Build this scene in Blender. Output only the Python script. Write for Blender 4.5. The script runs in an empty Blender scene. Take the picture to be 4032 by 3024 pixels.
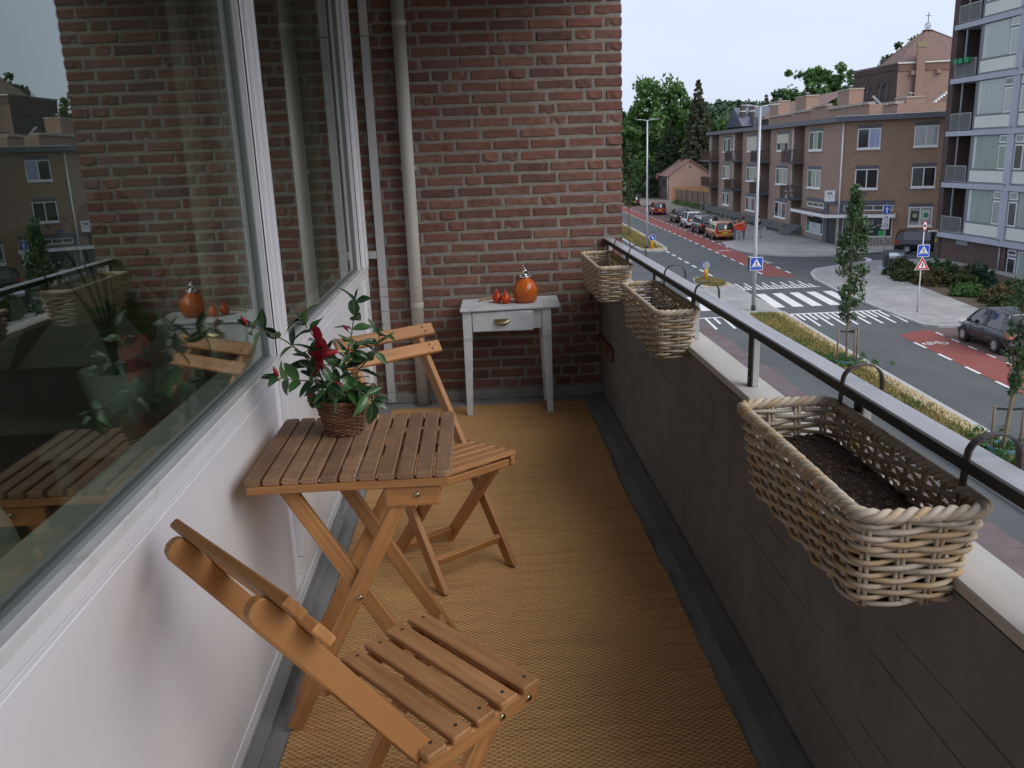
import bpy, bmesh, math, random
import numpy as np
from mathutils import Vector, Matrix, Euler

random.seed(7)
rng = np.random.default_rng(7)
PI = math.pi
scene = bpy.context.scene
COL = scene.collection

# ---------------------------------------------------------------- camera
cam_data = bpy.data.cameras.new("camera")
cam = bpy.data.objects.new("camera", cam_data)
COL.objects.link(cam)
scene.camera = cam
cam_data.sensor_width = 36.0
cam_data.lens = 3383.0 / 4032.0 * 36.0
cam_data.clip_start = 0.05
cam_data.clip_end = 3000.0
_th, _ro, _ya = math.radians(14.876), math.radians(2.21), math.radians(2.10)
_F = Vector((math.sin(_ya) * math.cos(_th), math.cos(_ya) * math.cos(_th), -math.sin(_th)))
_R0 = Vector((math.cos(_ya), -math.sin(_ya), 0))
_D0 = _F.cross(_R0)
_Rx = math.cos(_ro) * _R0 + math.sin(_ro) * _D0
_Dy = -math.sin(_ro) * _R0 + math.cos(_ro) * _D0
cam.matrix_world = Matrix(((_Rx.x, -_Dy.x, -_F.x, 0), (_Rx.y, -_Dy.y, -_F.y, 0),
                           (_Rx.z, -_Dy.z, -_F.z, 1.5), (0, 0, 0, 1)))

# ---------------------------------------------------------------- sky and sun (overcast, brighter towards the street behind the camera)
SUN_EL, SUN_AZ = 40.0, 130.0          # azimuth clockwise from +Y
world = bpy.data.worlds.new("World")
scene.world = world
world.use_nodes = True
_n, _l = world.node_tree.nodes, world.node_tree.links
_n.clear()
_out = _n.new("ShaderNodeOutputWorld")
_bg = _n.new("ShaderNodeBackground")
_bg.inputs[1].default_value = 0.1
_sky = _n.new("ShaderNodeTexSky")
_sky.sky_type = 'NISHITA'
_sky.sun_disc = False
_sky.sun_elevation = math.radians(SUN_EL)
_sky.sun_rotation = math.radians(SUN_AZ)
_sky.air_density = 1.0
_sky.dust_density = 2.5
_tc = _n.new("ShaderNodeTexCoord")
_mp = _n.new("ShaderNodeMapping")
_mp.inputs['Scale'].default_value = (1.0, 1.0, 3.2)
_no = _n.new("ShaderNodeTexNoise")
_no.inputs['Scale'].default_value = 1.7
_no.inputs['Detail'].default_value = 4.0
_rp = _n.new("ShaderNodeValToRGB")
_rp.color_ramp.elements[0].position = 0.3
_rp.color_ramp.elements[0].color = (0.585, 0.63, 0.795, 1)
_rp.color_ramp.elements[1].position = 0.72
_rp.color_ramp.elements[1].color = (0.645, 0.72, 0.885, 1)
_sc = _n.new("ShaderNodeVectorMath")
_sc.operation = 'SCALE'
_sc.inputs['Scale'].default_value = 8.6
_mx = _n.new("ShaderNodeMix")
_mx.data_type = 'RGBA'
_mx.inputs[0].default_value = 0.80
_l.new(_tc.outputs['Generated'], _mp.inputs[0])
_l.new(_mp.outputs[0], _no.inputs[0])
_l.new(_no.outputs[0], _rp.inputs[0])
_l.new(_rp.outputs[0], _sc.inputs[0])
_l.new(_sky.outputs[0], _mx.inputs[6])
_l.new(_sc.outputs[0], _mx.inputs[7])
_l.new(_mx.outputs[2], _bg.inputs[0])
_l.new(_bg.outputs[0], _out.inputs[0])

sun_data = bpy.data.lights.new("sun", 'SUN')
sun_data.energy = 1.5
sun_data.angle = math.radians(50)
sun_data.color = (1.0, 0.96, 0.90)
sun = bpy.data.objects.new("sun", sun_data)
COL.objects.link(sun)
_e, _a = math.radians(SUN_EL), math.radians(SUN_AZ)
_sd = Vector((math.sin(_a) * math.cos(_e), math.cos(_a) * math.cos(_e), math.sin(_e)))
sun.rotation_euler = _sd.to_track_quat('Z', 'Y').to_euler()
sun.location = _sd * 60

scene.view_settings.view_transform = 'Standard'
scene.view_settings.look = 'None'
scene.view_settings.gamma = 1.0
scene.view_settings.exposure = 0.62
scene.view_settings.use_curve_mapping = False
scene.render.engine = 'CYCLES'
scene.cycles.max_bounces = 8
scene.cycles.diffuse_bounces = 4
scene.cycles.transparent_max_bounces = 16
scene.cycles.caustics_reflective = False
scene.cycles.caustics_refractive = False
# ---------------------------------------------------------------- helpers
def tag(o, label=None, cat=None, group=None, kind=None):
    if label: o['label'] = label
    if cat: o['category'] = cat
    if group: o['group'] = group
    if kind: o['kind'] = kind
    return o

def thing(name, label, cat, loc=(0, 0, 0), rz=0.0, group=None):
    o = bpy.data.objects.new(name, None)
    COL.objects.link(o)
    o.location = loc
    o.rotation_euler = (0, 0, rz)
    o.empty_display_size = 0.1
    return tag(o, label, cat, group)

def copy_tree(o, parent=None):
    c = o.copy()
    COL.objects.link(c)
    if parent is not None:
        c.parent = parent
    for ch in list(o.children):
        copy_tree(ch, c)
    return c

def dup(root, loc, rz=0.0, label=None, scale=None):
    c = copy_tree(root)
    c.location = loc
    c.rotation_euler = (0, 0, rz)
    if label: c['label'] = label
    if scale: c.scale = (scale,) * 3 if not hasattr(scale, '__len__') else scale
    return c

def link(name, me, mat=None, parent=None):
    o = bpy.data.objects.new(name, me)
    COL.objects.link(o)
    if mat is not None and len(me.materials) == 0:
        me.materials.append(mat)
    if parent is not None:
        o.parent = parent
    return o

class MB:
    """collects shapes, builds ONE mesh object"""
    def __init__(s):
        s.v, s.f, s.uv, s.sm = [], [], [], []

    def face(s, idx, uv=None, smooth=False):
        s.f.append(tuple(idx)); s.uv.append(uv); s.sm.append(smooth)

    def quad(s, *pts, smooth=False):
        n = len(s.v); s.v += [tuple(p) for p in pts]
        s.face(range(n, n + len(pts)), None, smooth)
        return s

    def box(s, lo, hi, M=None):
        lo = Vector(lo); hi = Vector(hi)
        d = hi - lo
        ax = [abs(d.x), abs(d.y), abs(d.z)]
        L = ax.index(max(ax)); A = [i for i in range(3) if i != L]
        n = len(s.v)
        pts = []
        for i in range(8):
            p = Vector((hi.x if i & 1 else lo.x, hi.y if i & 2 else lo.y, hi.z if i & 4 else lo.z))
            pts.append(p)
            s.v.append(tuple(M @ p) if M else tuple(p))
        off = random.random() * 9
        for f in ((0, 2, 3, 1), (4, 5, 7, 6), (0, 1, 5, 4), (2, 6, 7, 3), (0, 4, 6, 2), (1, 3, 7, 5)):
            uv = [(pts[k][L] + off, pts[k][A[0]] + pts[k][A[1]] + off) for k in f]
            if M is not None and M.determinant() < 0: f = f[::-1]; uv = uv[::-1]
            s.face([n + k for k in f], uv)
        return s

    def bar(s, p0, p1, w, h, up=(0, 0, 1), roll=0.0):
        """box of section w (sideways) x h (along up) from p0 to p1"""
        p0 = Vector(p0); p1 = Vector(p1); d = p1 - p0; L = d.length; d.normalize()
        x = d.cross(Vector(up))
        if x.length < 1e-6: x = d.cross(Vector((1, 0, 0)))
        x.normalize(); z = x.cross(d)
        M = Matrix(((x.x, d.x, z.x, p0.x), (x.y, d.y, z.y, p0.y), (x.z, d.z, z.z, p0.z), (0, 0, 0, 1)))
        if roll: M = M @ Matrix.Rotation(roll, 4, 'Y')
        return s.box((-w / 2, 0, -h / 2), (w / 2, L, h / 2), M)

    def tube(s, pts, r, n=8, closed=False, cap=True, smooth=True, flat=1.0):
        pts = [Vector(p) for p in pts]
        m = len(pts)
        rr = r if hasattr(r, '__len__') else [r] * m
        base = len(s.v)
        prev = None; run = 0.0; us = []
        for i, p in enumerate(pts):
            a = pts[(i - 1) % m] if (closed or i > 0) else p
            b = pts[(i + 1) % m] if (closed or i < m - 1) else p
            t = (b - a).normalized()
            if prev is None:
                q = Vector((0, 0, 1)) if abs(t.z) < 0.9 else Vector((1, 0, 0))
                x = t.cross(q).normalized()
            else:
                x = (prev - t * prev.dot(t))
                x = x.normalized() if x.length > 1e-6 else t.orthogonal().normalized()
            prev = x; y = t.cross(x)
            if i: run += (p - pts[i - 1]).length
            us.append(run)
            for k in range(n):
                an = 2 * PI * k / n
                s.v.append(tuple(p + x * (math.cos(an) * rr[i]) + y * (math.sin(an) * rr[i] * flat)))
        for i in range(m if closed else m - 1):
            j = (i + 1) % m
            for k in range(n):
                k2 = (k + 1) % n
                u0, u1 = us[i], us[j] if j else us[i] + 0.05
                s.face((base + i * n + k, base + i * n + k2, base + j * n + k2, base + j * n + k),
                       [(u0, k * .01), (u0, (k + 1) * .01), (u1, (k + 1) * .01), (u1, k * .01)], smooth)
        if cap and not closed:
            s.face([base + k for k in range(n)][::-1])
            s.face([base + (m - 1) * n + k for k in range(n)])
        return s

    def lathe(s, prof, n=24, c=(0, 0, 0), smooth=True, cap=True, a0=0.0, a1=2 * PI):
        base = len(s.v); m = len(prof)
        full = abs(a1 - a0 - 2 * PI) < 1e-6
        cols = n if full else n + 1
        for r, z in prof:
            for k in range(cols):
                a = a0 + (a1 - a0) * k / n
                s.v.append((c[0] + r * math.cos(a), c[1] + r * math.sin(a), c[2] + z))
        for i in range(m - 1):
            for k in range(n):
                k2 = (k + 1) % cols
                s.face((base + i * cols + k, base + i * cols + k2, base + (i + 1) * cols + k2, base + (i + 1) * cols + k), None, smooth)
        if cap and full:
            if prof[0][0] > 1e-5: s.face([base + k for k in range(n)][::-1])
            if prof[-1][0] > 1e-5: s.face([base + (m - 1) * n + k for k in range(n)])
        return s

    def prism(s, poly, z0, z1, M=None):
        """vertical prism over a 2D polygon (counter-clockwise)"""
        n = len(poly); b = len(s.v)
        for z in (z0, z1):
            for x, y in poly:
                p = Vector((x, y, z)); s.v.append(tuple(M @ p) if M else tuple(p))
        s.face(range(b + n - 1, b - 1, -1)); s.face(range(b + n, b + 2 * n))
        for i in range(n):
            j = (i + 1) % n
            s.face((b + i, b + j, b + n + j, b + n + i))
        return s

    def ball(s, c, r, n=10, m=6, sq=(1, 1, 1)):
        prof = [(math.sin(PI * i / m) * r, -math.cos(PI * i / m) * r) for i in range(m + 1)]
        b = len(s.v)
        s.lathe([(max(p, 1e-6), z) for p, z in prof], n, (0, 0, 0), True, False)
        for i in range(b, len(s.v)):
            x, y, z = s.v[i]
            s.v[i] = (c[0] + x * sq[0], c[1] + y * sq[1], c[2] + z * sq[2])
        return s

    def mesh(s, name, bevel=0.0, seg=1, shift=None):
        me = bpy.data.meshes.new(name)
        vs = s.v if shift is None else [(x - shift[0], y - shift[1], z - shift[2]) for x, y, z in s.v]
        me.from_pydata(vs, [], s.f)
        if any(u is not None for u in s.uv):
            uvl = me.uv_layers.new(name="UVMap")
            li = 0
            data = [0.0] * (2 * len(me.loops))
            for f, u in zip(s.f, s.uv):
                for k in range(len(f)):
                    if u is not None:
                        data[2 * li], data[2 * li + 1] = u[k]
                    li += 1
            uvl.data.foreach_set("uv", data)
        me.polygons.foreach_set("use_smooth", s.sm)
        if bevel > 0:
            bm = bmesh.new(); bm.from_mesh(me)
            bmesh.ops.remove_doubles(bm, verts=bm.verts, dist=1e-6)
            ed = [e for e in bm.edges if len(e.link_faces) == 2 and e.calc_face_angle(0) > 0.5]
            bmesh.ops.bevel(bm, geom=ed, offset=bevel, segments=seg, affect='EDGES', profile=0.6, clamp_overlap=True)
            bm.to_mesh(me); bm.free()
        me.update()
        return me

    def build(s, name, mat, parent=None, bevel=0.0, seg=1, world=False):
        shift = None
        if world and parent is not None:
            r = parent
            while r.parent is not None: r = r.parent
            shift = r.location
        me = s.mesh(name, bevel, seg, shift)
        return link(name, me, mat, parent)

def structure(name, mb, mat, bevel=0.0, label=None):
    o = mb.build(name, mat, None, bevel)
    o['kind'] = 'structure'
    if label: o['label'] = label
    return o

# ---------------------------------------------------------------- materials
def _new(name):
    m = bpy.data.materials.new(name)
    m.use_nodes = True
    t = m.node_tree
    b = t.nodes.get("Principled BSDF")
    return m, t, b

def nd(t, kind, **kw):
    n = t.nodes.new(kind)
    for k, v in kw.items():
        setattr(n, k, v)
    return n

def coords(t, kind='Object', scale=(1, 1, 1), rnd=True):
    tc = nd(t, "ShaderNodeTexCoord")
    mp = nd(t, "ShaderNodeMapping")
    mp.inputs['Scale'].default_value = scale
    t.links.new(tc.outputs[kind], mp.inputs[0])
    if rnd:
        oi = nd(t, "ShaderNodeObjectInfo")
        ml = nd(t, "ShaderNodeMath", operation='MULTIPLY')
        ml.inputs[1].default_value = 37.0
        t.links.new(oi.outputs['Random'], ml.inputs[0])
        t.links.new(ml.outputs[0], mp.inputs['Location'])
    return mp.outputs[0]

def noise(t, vec, scale, detail=4.0, rough=0.55, dist=0.0):
    n = nd(t, "ShaderNodeTexNoise")
    n.inputs['Scale'].default_value = scale
    n.inputs['Detail'].default_value = detail
    n.inputs['Roughness'].default_value = rough
    n.inputs['Distortion'].default_value = dist
    t.links.new(vec, n.inputs['Vector'])
    return n.outputs[0]

def ramp(t, fac, stops, mode='LINEAR'):
    r = nd(t, "ShaderNodeValToRGB")
    cr = r.color_ramp
    cr.interpolation = mode
    while len(cr.elements) < len(stops): cr.elements.new(0.5)
    for e, (p, c) in zip(cr.elements, stops):
        e.position = p
        e.color = (c[0], c[1], c[2], 1) if hasattr(c, '__len__') else (c, c, c, 1)
    t.links.new(fac, r.inputs[0])
    return r.outputs[0]

def mixc(t, fac, a, b, mode='MIX'):
    m = nd(t, "ShaderNodeMix", data_type='RGBA', blend_type=mode)
    if hasattr(fac, 'default_value') or not isinstance(fac, (int, float)): t.links.new(fac, m.inputs[0])
    else: m.inputs[0].default_value = fac
    for i, c in ((6, a), (7, b)):
        if isinstance(c, tuple): m.inputs[i].default_value = (c[0], c[1], c[2], 1)
        else: t.links.new(c, m.inputs[i])
    return m.outputs[2]

def mathn(t, op, a, b=None, clamp=False):
    m = nd(t, "ShaderNodeMath", operation=op, use_clamp=clamp)
    for i, c in ((0, a), (1, b)):
        if c is None: continue
        if isinstance(c, (int, float)): m.inputs[i].default_value = c
        else: t.links.new(c, m.inputs[i])
    return m.outputs[0]

def bump(t, b, h, strength=0.3, dist=0.01):
    n = nd(t, "ShaderNodeBump")
    n.inputs['Strength'].default_value = strength
    n.inputs['Distance'].default_value = dist
    t.links.new(h, n.inputs['Height'])
    t.links.new(n.outputs[0], b.inputs['Normal'])
    return n

def plain(name, col, rough=0.6, metal=0.0, spec=0.5, coat=0.0):
    m, t, b = _new(name)
    b.inputs['Base Color'].default_value = (*col, 1)
    b.inputs['Roughness'].default_value = rough
    b.inputs['Metallic'].default_value = metal
    b.inputs['Specular IOR Level'].default_value = spec
    b.inputs['Coat Weight'].default_value = coat
    b.inputs['Coat Roughness'].default_value = 0.05
    return m

def vari(name, c1, c2, scale=6.0, rough=0.7, bump_s=0.15, bscale=60.0, kind='Object', stretch=(1, 1, 1), metal=0.0,
         dirt=None, dscale=2.0, dpos=(0.55, 0.75), obj_var=0.0, spec=0.4, bdist=0.004):
    """two-tone mottled surface with fine relief, optional dirt patches and per-object value change"""
    m, t, b = _new(name)
    v = coords(t, kind, stretch)
    n1 = noise(t, v, scale, 5.0, 0.6)
    c = ramp(t, n1, [(0.3, c1), (0.7, c2)])
    if dirt is not None:
        n2 = noise(t, v, dscale, 6.0, 0.65, 0.4)
        k = ramp(t, n2, [(dpos[0], 0.0), (dpos[1], 1.0)])
        c = mixc(t, k, c, dirt)
    if obj_var > 0:
        oi = nd(t, "ShaderNodeObjectInfo")
        f = ramp(t, oi.outputs['Random'], [(0, 1 - obj_var), (1, 1 + obj_var)])
        c = mixc(t, 1.0, c, f, 'MULTIPLY')
    t.links.new(c, b.inputs['Base Color'])
    b.inputs['Roughness'].default_value = rough
    b.inputs['Metallic'].default_value = metal
    b.inputs['Specular IOR Level'].default_value = spec
    if bump_s > 0:
        n3 = noise(t, v, bscale, 4.0, 0.6)
        bump(t, b, n3, bump_s, bdist)
    return m

def wood(name, c1, c2, c3, rough=0.5, grain=1.0, stain=None):
    """grain along U of the UV map"""
    m, t, b = _new(name)
    v = coords(t, 'UV', (2.2 * grain, 55 * grain, 1))
    n1 = noise(t, v, 1.6, 5.0, 0.6, 0.6)
    v2 = coords(t, 'UV', (3.0, 9.0, 1))
    n2 = noise(t, v2, 1.2, 4.0, 0.6)
    c = ramp(t, n1, [(0.28, c1), (0.55, c2), (0.78, c3)])
    sh = ramp(t, n2, [(0.3, 0.78), (0.7, 1.15)])
    c = mixc(t, 1.0, c, sh, 'MULTIPLY')
    if stain is not None:
        v3 = coords(t, 'Object', (1, 1, 1), False)
        n3 = noise(t, v3, 9.0, 6.0, 0.62, 1.2)
        k = ramp(t, n3, [(0.52, 0.0), (0.54, 0.75), (0.60, 0.35), (0.68, 0.55)])
        c = mixc(t, k, c, stain)
        n5 = noise(t, v3, 4.0, 5.0, 0.6, 0.3)
        k2 = ramp(t, n5, [(0.4, 0.0), (0.7, 0.6)])
        c = mixc(t, k2, c, (stain[0] * .72, stain[1] * .72, stain[2] * .72))
    oi = nd(t, "ShaderNodeObjectInfo")
    f = ramp(t, oi.outputs['Random'], [(0, 0.86), (1, 1.12)])
    c = mixc(t, 1.0, c, f, 'MULTIPLY')
    t.links.new(c, b.inputs['Base Color'])
    b.inputs['Roughness'].default_value = rough
    b.inputs['Specular IOR Level'].default_value = 0.35
    bump(t, b, n1, 0.12, 0.002)
    return m

def glass_sheet(name, tint=(0.86, 0.92, 0.88), f0=0.085, rough=0.0, minmix=0.0):
    """window pane: clear film with Schlick reflection (two panes worth), no refraction"""
    m, t, b = _new(name)
    t.nodes.remove(b)
    out = t.nodes.get("Material Output")
    g = nd(t, "ShaderNodeNewGeometry")
    dt = nd(t, "ShaderNodeVectorMath", operation='DOT_PRODUCT')
    t.links.new(g.outputs['Normal'], dt.inputs[0]); t.links.new(g.outputs['Incoming'], dt.inputs[1])
    a = mathn(t, 'ABSOLUTE', dt.outputs['Value'])
    o = mathn(t, 'SUBTRACT', 1.0, a, True)
    p = mathn(t, 'POWER', o, 4.0)
    q = mathn(t, 'MULTIPLY', p, 1.0 - f0)
    f = mathn(t, 'ADD', q, f0, True)
    tr = nd(t, "ShaderNodeBsdfTransparent"); tr.inputs[0].default_value = (*tint, 1)
    gl = nd(t, "ShaderNodeBsdfGlossy"); gl.inputs['Roughness'].default_value = rough
    gl.inputs[0].default_value = (0.95, 0.97, 0.96, 1)
    mx = nd(t, "ShaderNodeMixShader")
    t.links.new(f, mx.inputs[0]); t.links.new(tr.outputs[0], mx.inputs[1]); t.links.new(gl.outputs[0], mx.inputs[2])
    t.links.new(mx.outputs[0], out.inputs[0])
    return m

def leafmat(name, c1, c2, rough=0.45, trans=0.25, scale=3.0, obj_var=0.25, spec=0.4):
    m, t, b = _new(name)
    v = coords(t, 'Object', (1, 1, 1))
    n1 = noise(t, v, scale, 3.0, 0.6)
    c = ramp(t, n1, [(0.3, c1), (0.7, c2)])
    gm = nd(t, "ShaderNodeNewGeometry")
    rv = ramp(t, gm.outputs['Random Per Island'], [(0, 1 - obj_var), (1, 1 + obj_var)])
    c = mixc(t, 1.0, c, rv, 'MULTIPLY')
    t.links.new(c, b.inputs['Base Color'])
    b.inputs['Roughness'].default_value = rough
    b.inputs['Specular IOR Level'].default_value = spec
    if trans > 0:
        out = t.nodes.get("Material Output")
        tl = nd(t, "ShaderNodeBsdfTranslucent")
        t.links.new(c, tl.inputs[0])
        mx = nd(t, "ShaderNodeMixShader"); mx.inputs[0].default_value = trans
        t.links.new(b.outputs[0], mx.inputs[1]); t.links.new(tl.outputs[0], mx.inputs[2])
        t.links.new(mx.outputs[0], out.inputs[0])
    return m
# ================================================================= BALCONY
def rug_material():
    m, t, b = _new("straw_weave")
    tc = nd(t, "ShaderNodeTexCoord")
    sp = nd(t, "ShaderNodeSeparateXYZ")
    nz0 = nd(t, "ShaderNodeTexNoise"); nz0.inputs['Scale'].default_value = 3.0
    t.links.new(tc.outputs['Object'], nz0.inputs['Vector'])
    t.links.new(tc.outputs['Object'], sp.inputs[0])
    wob = mathn(t, 'MULTIPLY', nz0.outputs[0], 0.02)
    x = mathn(t, 'ADD', sp.outputs[0], wob); y = mathn(t, 'ADD', sp.outputs[1], wob)
    row = mathn(t, 'FLOOR', mathn(t, 'MULTIPLY', y, 1 / 0.0085))
    odd = mathn(t, 'MULTIPLY', mathn(t, 'MODULO', mathn(t, 'ABSOLUTE', row), 2.0), PI)
    sx = mathn(t, 'SINE', mathn(t, 'ADD', mathn(t, 'MULTIPLY', x, 2 * PI / 0.026), odd))
    sy = mathn(t, 'ABSOLUTE', mathn(t, 'SINE', mathn(t, 'MULTIPLY', y, PI / 0.0085)))
    h = mathn(t, 'MULTIPLY', mathn(t, 'ADD', mathn(t, 'MULTIPLY', sx, 0.5), 0.5), sy)
    v1 = coords(t, 'Object', (1.2, 34, 1), False)
    band = noise(t, v1, 2.0, 4.0, 0.65)
    v2 = coords(t, 'Object', (6, 150, 1), False)
    fine = noise(t, v2, 3.0, 3.0, 0.7)
    c = ramp(t, h, [(0.0, (.36, .185, .070)), (0.35, (.62, .370, .150)), (1.0, (.76, .49, .225))])
    c = mixc(t, 1.0, c, ramp(t, band, [(.25, (.66, .62, .56)), (.5, (1, 1, 1)), (.75, (1.14, 1.12, 1.06))]), 'MULTIPLY')
    c = mixc(t, 1.0, c, ramp(t, fine, [(.3, .74), (.7, 1.16)]), 'MULTIPLY')
    v3 = coords(t, 'Object', (1, 1, 1), False)
    st = noise(t, v3, 2.3, 4.0, 0.6)
    c = mixc(t, ramp(t, st, [(.55, 0.0), (.8, .35)]), c, (.26, .17, .08))
    t.links.new(c, b.inputs['Base Color'])
    b.inputs['Roughness'].default_value = 0.75
    b.inputs['Specular IOR Level'].default_value = 0.25
    bump(t, b, h, 0.55, 0.004)
    return m

def brick_material(name, tones, rough=0.85):
    m, t, b = _new(name)
    oi = nd(t, "ShaderNodeObjectInfo")
    c = ramp(t, oi.outputs['Random'], [(i / max(1, len(tones) - 1), k) for i, k in enumerate(tones)])
    v = coords(t, 'Object', (1, 1, 1))
    n1 = noise(t, v, 26.0, 5.0, 0.65)
    c = mixc(t, 1.0, c, ramp(t, n1, [(.25, .62), (.5, 1.0), (.8, 1.3)]), 'MULTIPLY')
    n2 = noise(t, v, 9.0, 4.0, 0.6)
    c = mixc(t, ramp(t, n2, [(.52, 0.0), (.75, .55)]), c, (.125, .075, .07))
    n3 = noise(t, v, 60.0, 3.0, 0.7)
    c = mixc(t, ramp(t, n3, [(.66, 0.0), (.78, .5)]), c, (.36, .25, .2))
    t.links.new(c, b.inputs['Base Color'])
    b.inputs['Roughness'].default_value = rough
    b.inputs['Specular IOR Level'].default_value = 0.2
    bump(t, b, noise(t, v, 120.0, 4.0, 0.7), 0.25, 0.002)
    return m

M_brick = brick_material("balcony_brick", [(.128, .062, .048), (.172, .084, .062), (.148, .072, .056), (.20, .104, .078), (.115, .064, .054), (.18, .082, .064), (.16, .088, .070)])
M_mortar = vari("mortar", (.17, .16, .145), (.25, .235, .21), 30, 0.95, 0.5, 160)
M_conc = vari("grey_concrete", (.19, .19, .185), (.27, .27, .26), 3.0, 0.9, 0.35, 90, dirt=(.12, .12, .115), dscale=1.4)
M_floor = vari("floor_concrete", (.20, .205, .205), (.29, .295, .29), 5.0, 0.85, 0.3, 70, stretch=(3, .6, 1), dirt=(.11, .11, .11), dscale=3.0)
M_white = vari("white_paint", (.72, .72, .75), (.78, .78, .80), 2.0, 0.35, 0.04, 40, dirt=(.55, .54, .52), dscale=6.0, dpos=(.68, .85), spec=.5)
M_greypaint = vari("pale_grey_paint", (.36, .365, .37), (.44, .445, .45), 3.0, 0.55, 0.08, 50)
M_pipe = vari("weathered_pipe", (.36, .35, .325), (.46, .45, .42), 2.5, 0.6, 0.1, 60, stretch=(1, 1, .35), dirt=(.24, .21, .17), dscale=3.0, dpos=(.5, .72))
M_steel = vari("brushed_aluminium", (.42, .425, .43), (.52, .525, .53), 6.0, 0.5, 0.06, 80, stretch=(6, .4, 1), metal=0.55, dirt=(.34, .33, .31), dscale=4.0, dpos=(.6, .8))
M_dark = plain("black_rubber", (.018, .018, .017), .7)
M_cap = vari("coping_stone", (.42, .40, .37), (.54, .52, .49), 4.0, 0.7, 0.12, 120, stretch=(1, .5, 1), dirt=(.27, .25, .22), dscale=5.0, dpos=(.58, .8))

def board_concrete():
    m, t, b = _new("board_marked_concrete")
    tc = nd(t, "ShaderNodeTexCoord"); sp = nd(t, "ShaderNodeSeparateXYZ")
    t.links.new(tc.outputs['Object'], sp.inputs[0])
    v = coords(t, 'Object', (1, 1, 1), False)
    wv = mathn(t, 'MULTIPLY', noise(t, coords(t, 'Object', (1, .35, 1), False), 2.2, 3), 0.035)
    z = mathn(t, 'ADD', sp.outputs[2], wv)
    fr = mathn(t, 'FRACT', mathn(t, 'MULTIPLY', z, 1 / 0.092))
    line = mathn(t, 'SUBTRACT', 1.0, mathn(t, 'MULTIPLY', mathn(t, 'ABSOLUTE', mathn(t, 'SUBTRACT', fr, 0.5)), 28.0), True)
    gap = ramp(t, noise(t, coords(t, 'Object', (1, .8, 12), False), 1.8, 2.0), [(.46, 0.0), (.6, 1.0)])
    ln = mathn(t, 'MULTIPLY', line, gap)
    c = ramp(t, noise(t, v, 5.0, 6.0, .62), [(.3, (.145, .145, .14)), (.7, (.205, .203, .193))])
    c = mixc(t, ramp(t, noise(t, coords(t, 'Object', (1, 1, .5), False), 9.0, 5.0), [(.55, 0.0), (.8, .6)]), c, (.115, .115, .112))
    c = mixc(t, mathn(t, 'MULTIPLY', ln, .8), c, (.055, .055, .053))
    t.links.new(c, b.inputs['Base Color'])
    b.inputs['Roughness'].default_value = .93
    b.inputs['Specular IOR Level'].default_value = .2
    hh = mathn(t, 'SUBTRACT', mathn(t, 'MULTIPLY', noise(t, v, 70.0, 5.0), .35), ln)
    bump(t, b, hh, .5, .006)
    return m

# ---- floor, ceiling
structure("balcony_floor", MB().box((-.69, -1.6, -.16), (.77, 5.305, 0.0)), M_floor)
fl = MB()
for x0, x1, z in ((-.672, -.655, .018), (-.655, -.62, .010)):
    fl.box((x0, -1.6, .0005), (x1, 5.29, z))
structure("floor_edge", fl, M_floor)
structure("balcony_ceiling", MB().box((-.72, -1.6, 2.60), (.93, 5.6, 2.80)), vari("ceiling_paint", (.45, .45, .44), (.52, .52, .5), 2, .9, .1))

# ---- end wall of bricks, each brick a part
wall = thing("brick_wall", "dark red brick end wall with grey mortar closing off the balcony", "wall", (.1, 5.4, 0))
MB().box((-.80, 5.3048, .068), (.905, 5.52, 2.60)).build("mortar", M_mortar, wall, world=True)
pl = MB()
pl.box((-.69, 5.282, 0.001), (.905, 5.52, .067))
pl.build("plinth", vari("plinth_cement", (.17, .165, .155), (.24, .235, .22), 7, .92, .4, 90), wall, .004, world=True)
def brick_mesh(l, k):
    r = random.Random(k)
    bm = bmesh.new()
    bmesh.ops.create_cube(bm, size=1)
    bmesh.ops.subdivide_edges(bm, edges=[e for e in bm.edges if abs(e.verts[0].co.x - e.verts[1].co.x) > .5], cuts=2)
    for v in bm.verts:
        v.co = Vector((v.co.x * l, v.co.y * .1, v.co.z * .0488))
        v.co += Vector((r.uniform(-.0022, .0022), r.uniform(-.0015, .0015), r.uniform(-.0022, .0022)))
    bmesh.ops.bevel(bm, geom=[e for e in bm.edges if e.calc_face_angle(0) > .5], offset=.0045, segments=1, affect='EDGES')
    me = bpy.data.meshes.new("brick")
    bm.to_mesh(me); bm.free()
    me.materials.append(M_brick)
    return me
stretch_meshes = [brick_mesh(.207, k) for k in range(7)]
half_meshes = [brick_mesh(.096, 20 + k) for k in range(5)]
rb = random.Random(11)
rest = bmesh.new(); nb = 0
for c in range(38):
    z = .067 + .0066 + .026 + c * .0665
    if z > 2.58: break
    x = .910; first = True
    while x > -.72:
        if first:
            l = .096 if c % 2 == 0 else .158
            first = False
        else:
            l = .096 if rb.random() < .27 else .207
        me = rb.choice(half_meshes if l < .11 else stretch_meshes)
        cx = x - l / 2
        M = Matrix.Translation((cx - .1, 5.3505 - 5.4 + rb.uniform(-.002, .002), z + rb.uniform(-.0015, .0015))) @ Matrix.Rotation(rb.uniform(-.006, .006), 4, 'Y')
        if l == .158: M = M @ Matrix.Diagonal((.158 / .207, 1, 1, 1))
        if z < 2.47 and cx > -.70 and nb < 300:
            o = bpy.data.objects.new("brick", me); COL.objects.link(o)
            o.parent = wall; o.matrix_basis = M; nb += 1
        else:
            k = len(rest.verts); rest.from_mesh(me); rest.verts.ensure_lookup_table()
            for v in rest.verts[k:]: v.co = M @ v.co
        x -= l + rb.uniform(.015, .020)
if len(rest.verts):
    me = bpy.data.meshes.new("more_bricks"); rest.to_mesh(me)
    o = link("more_bricks", me, M_brick, wall); o['kind'] = 'stuff'
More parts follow.
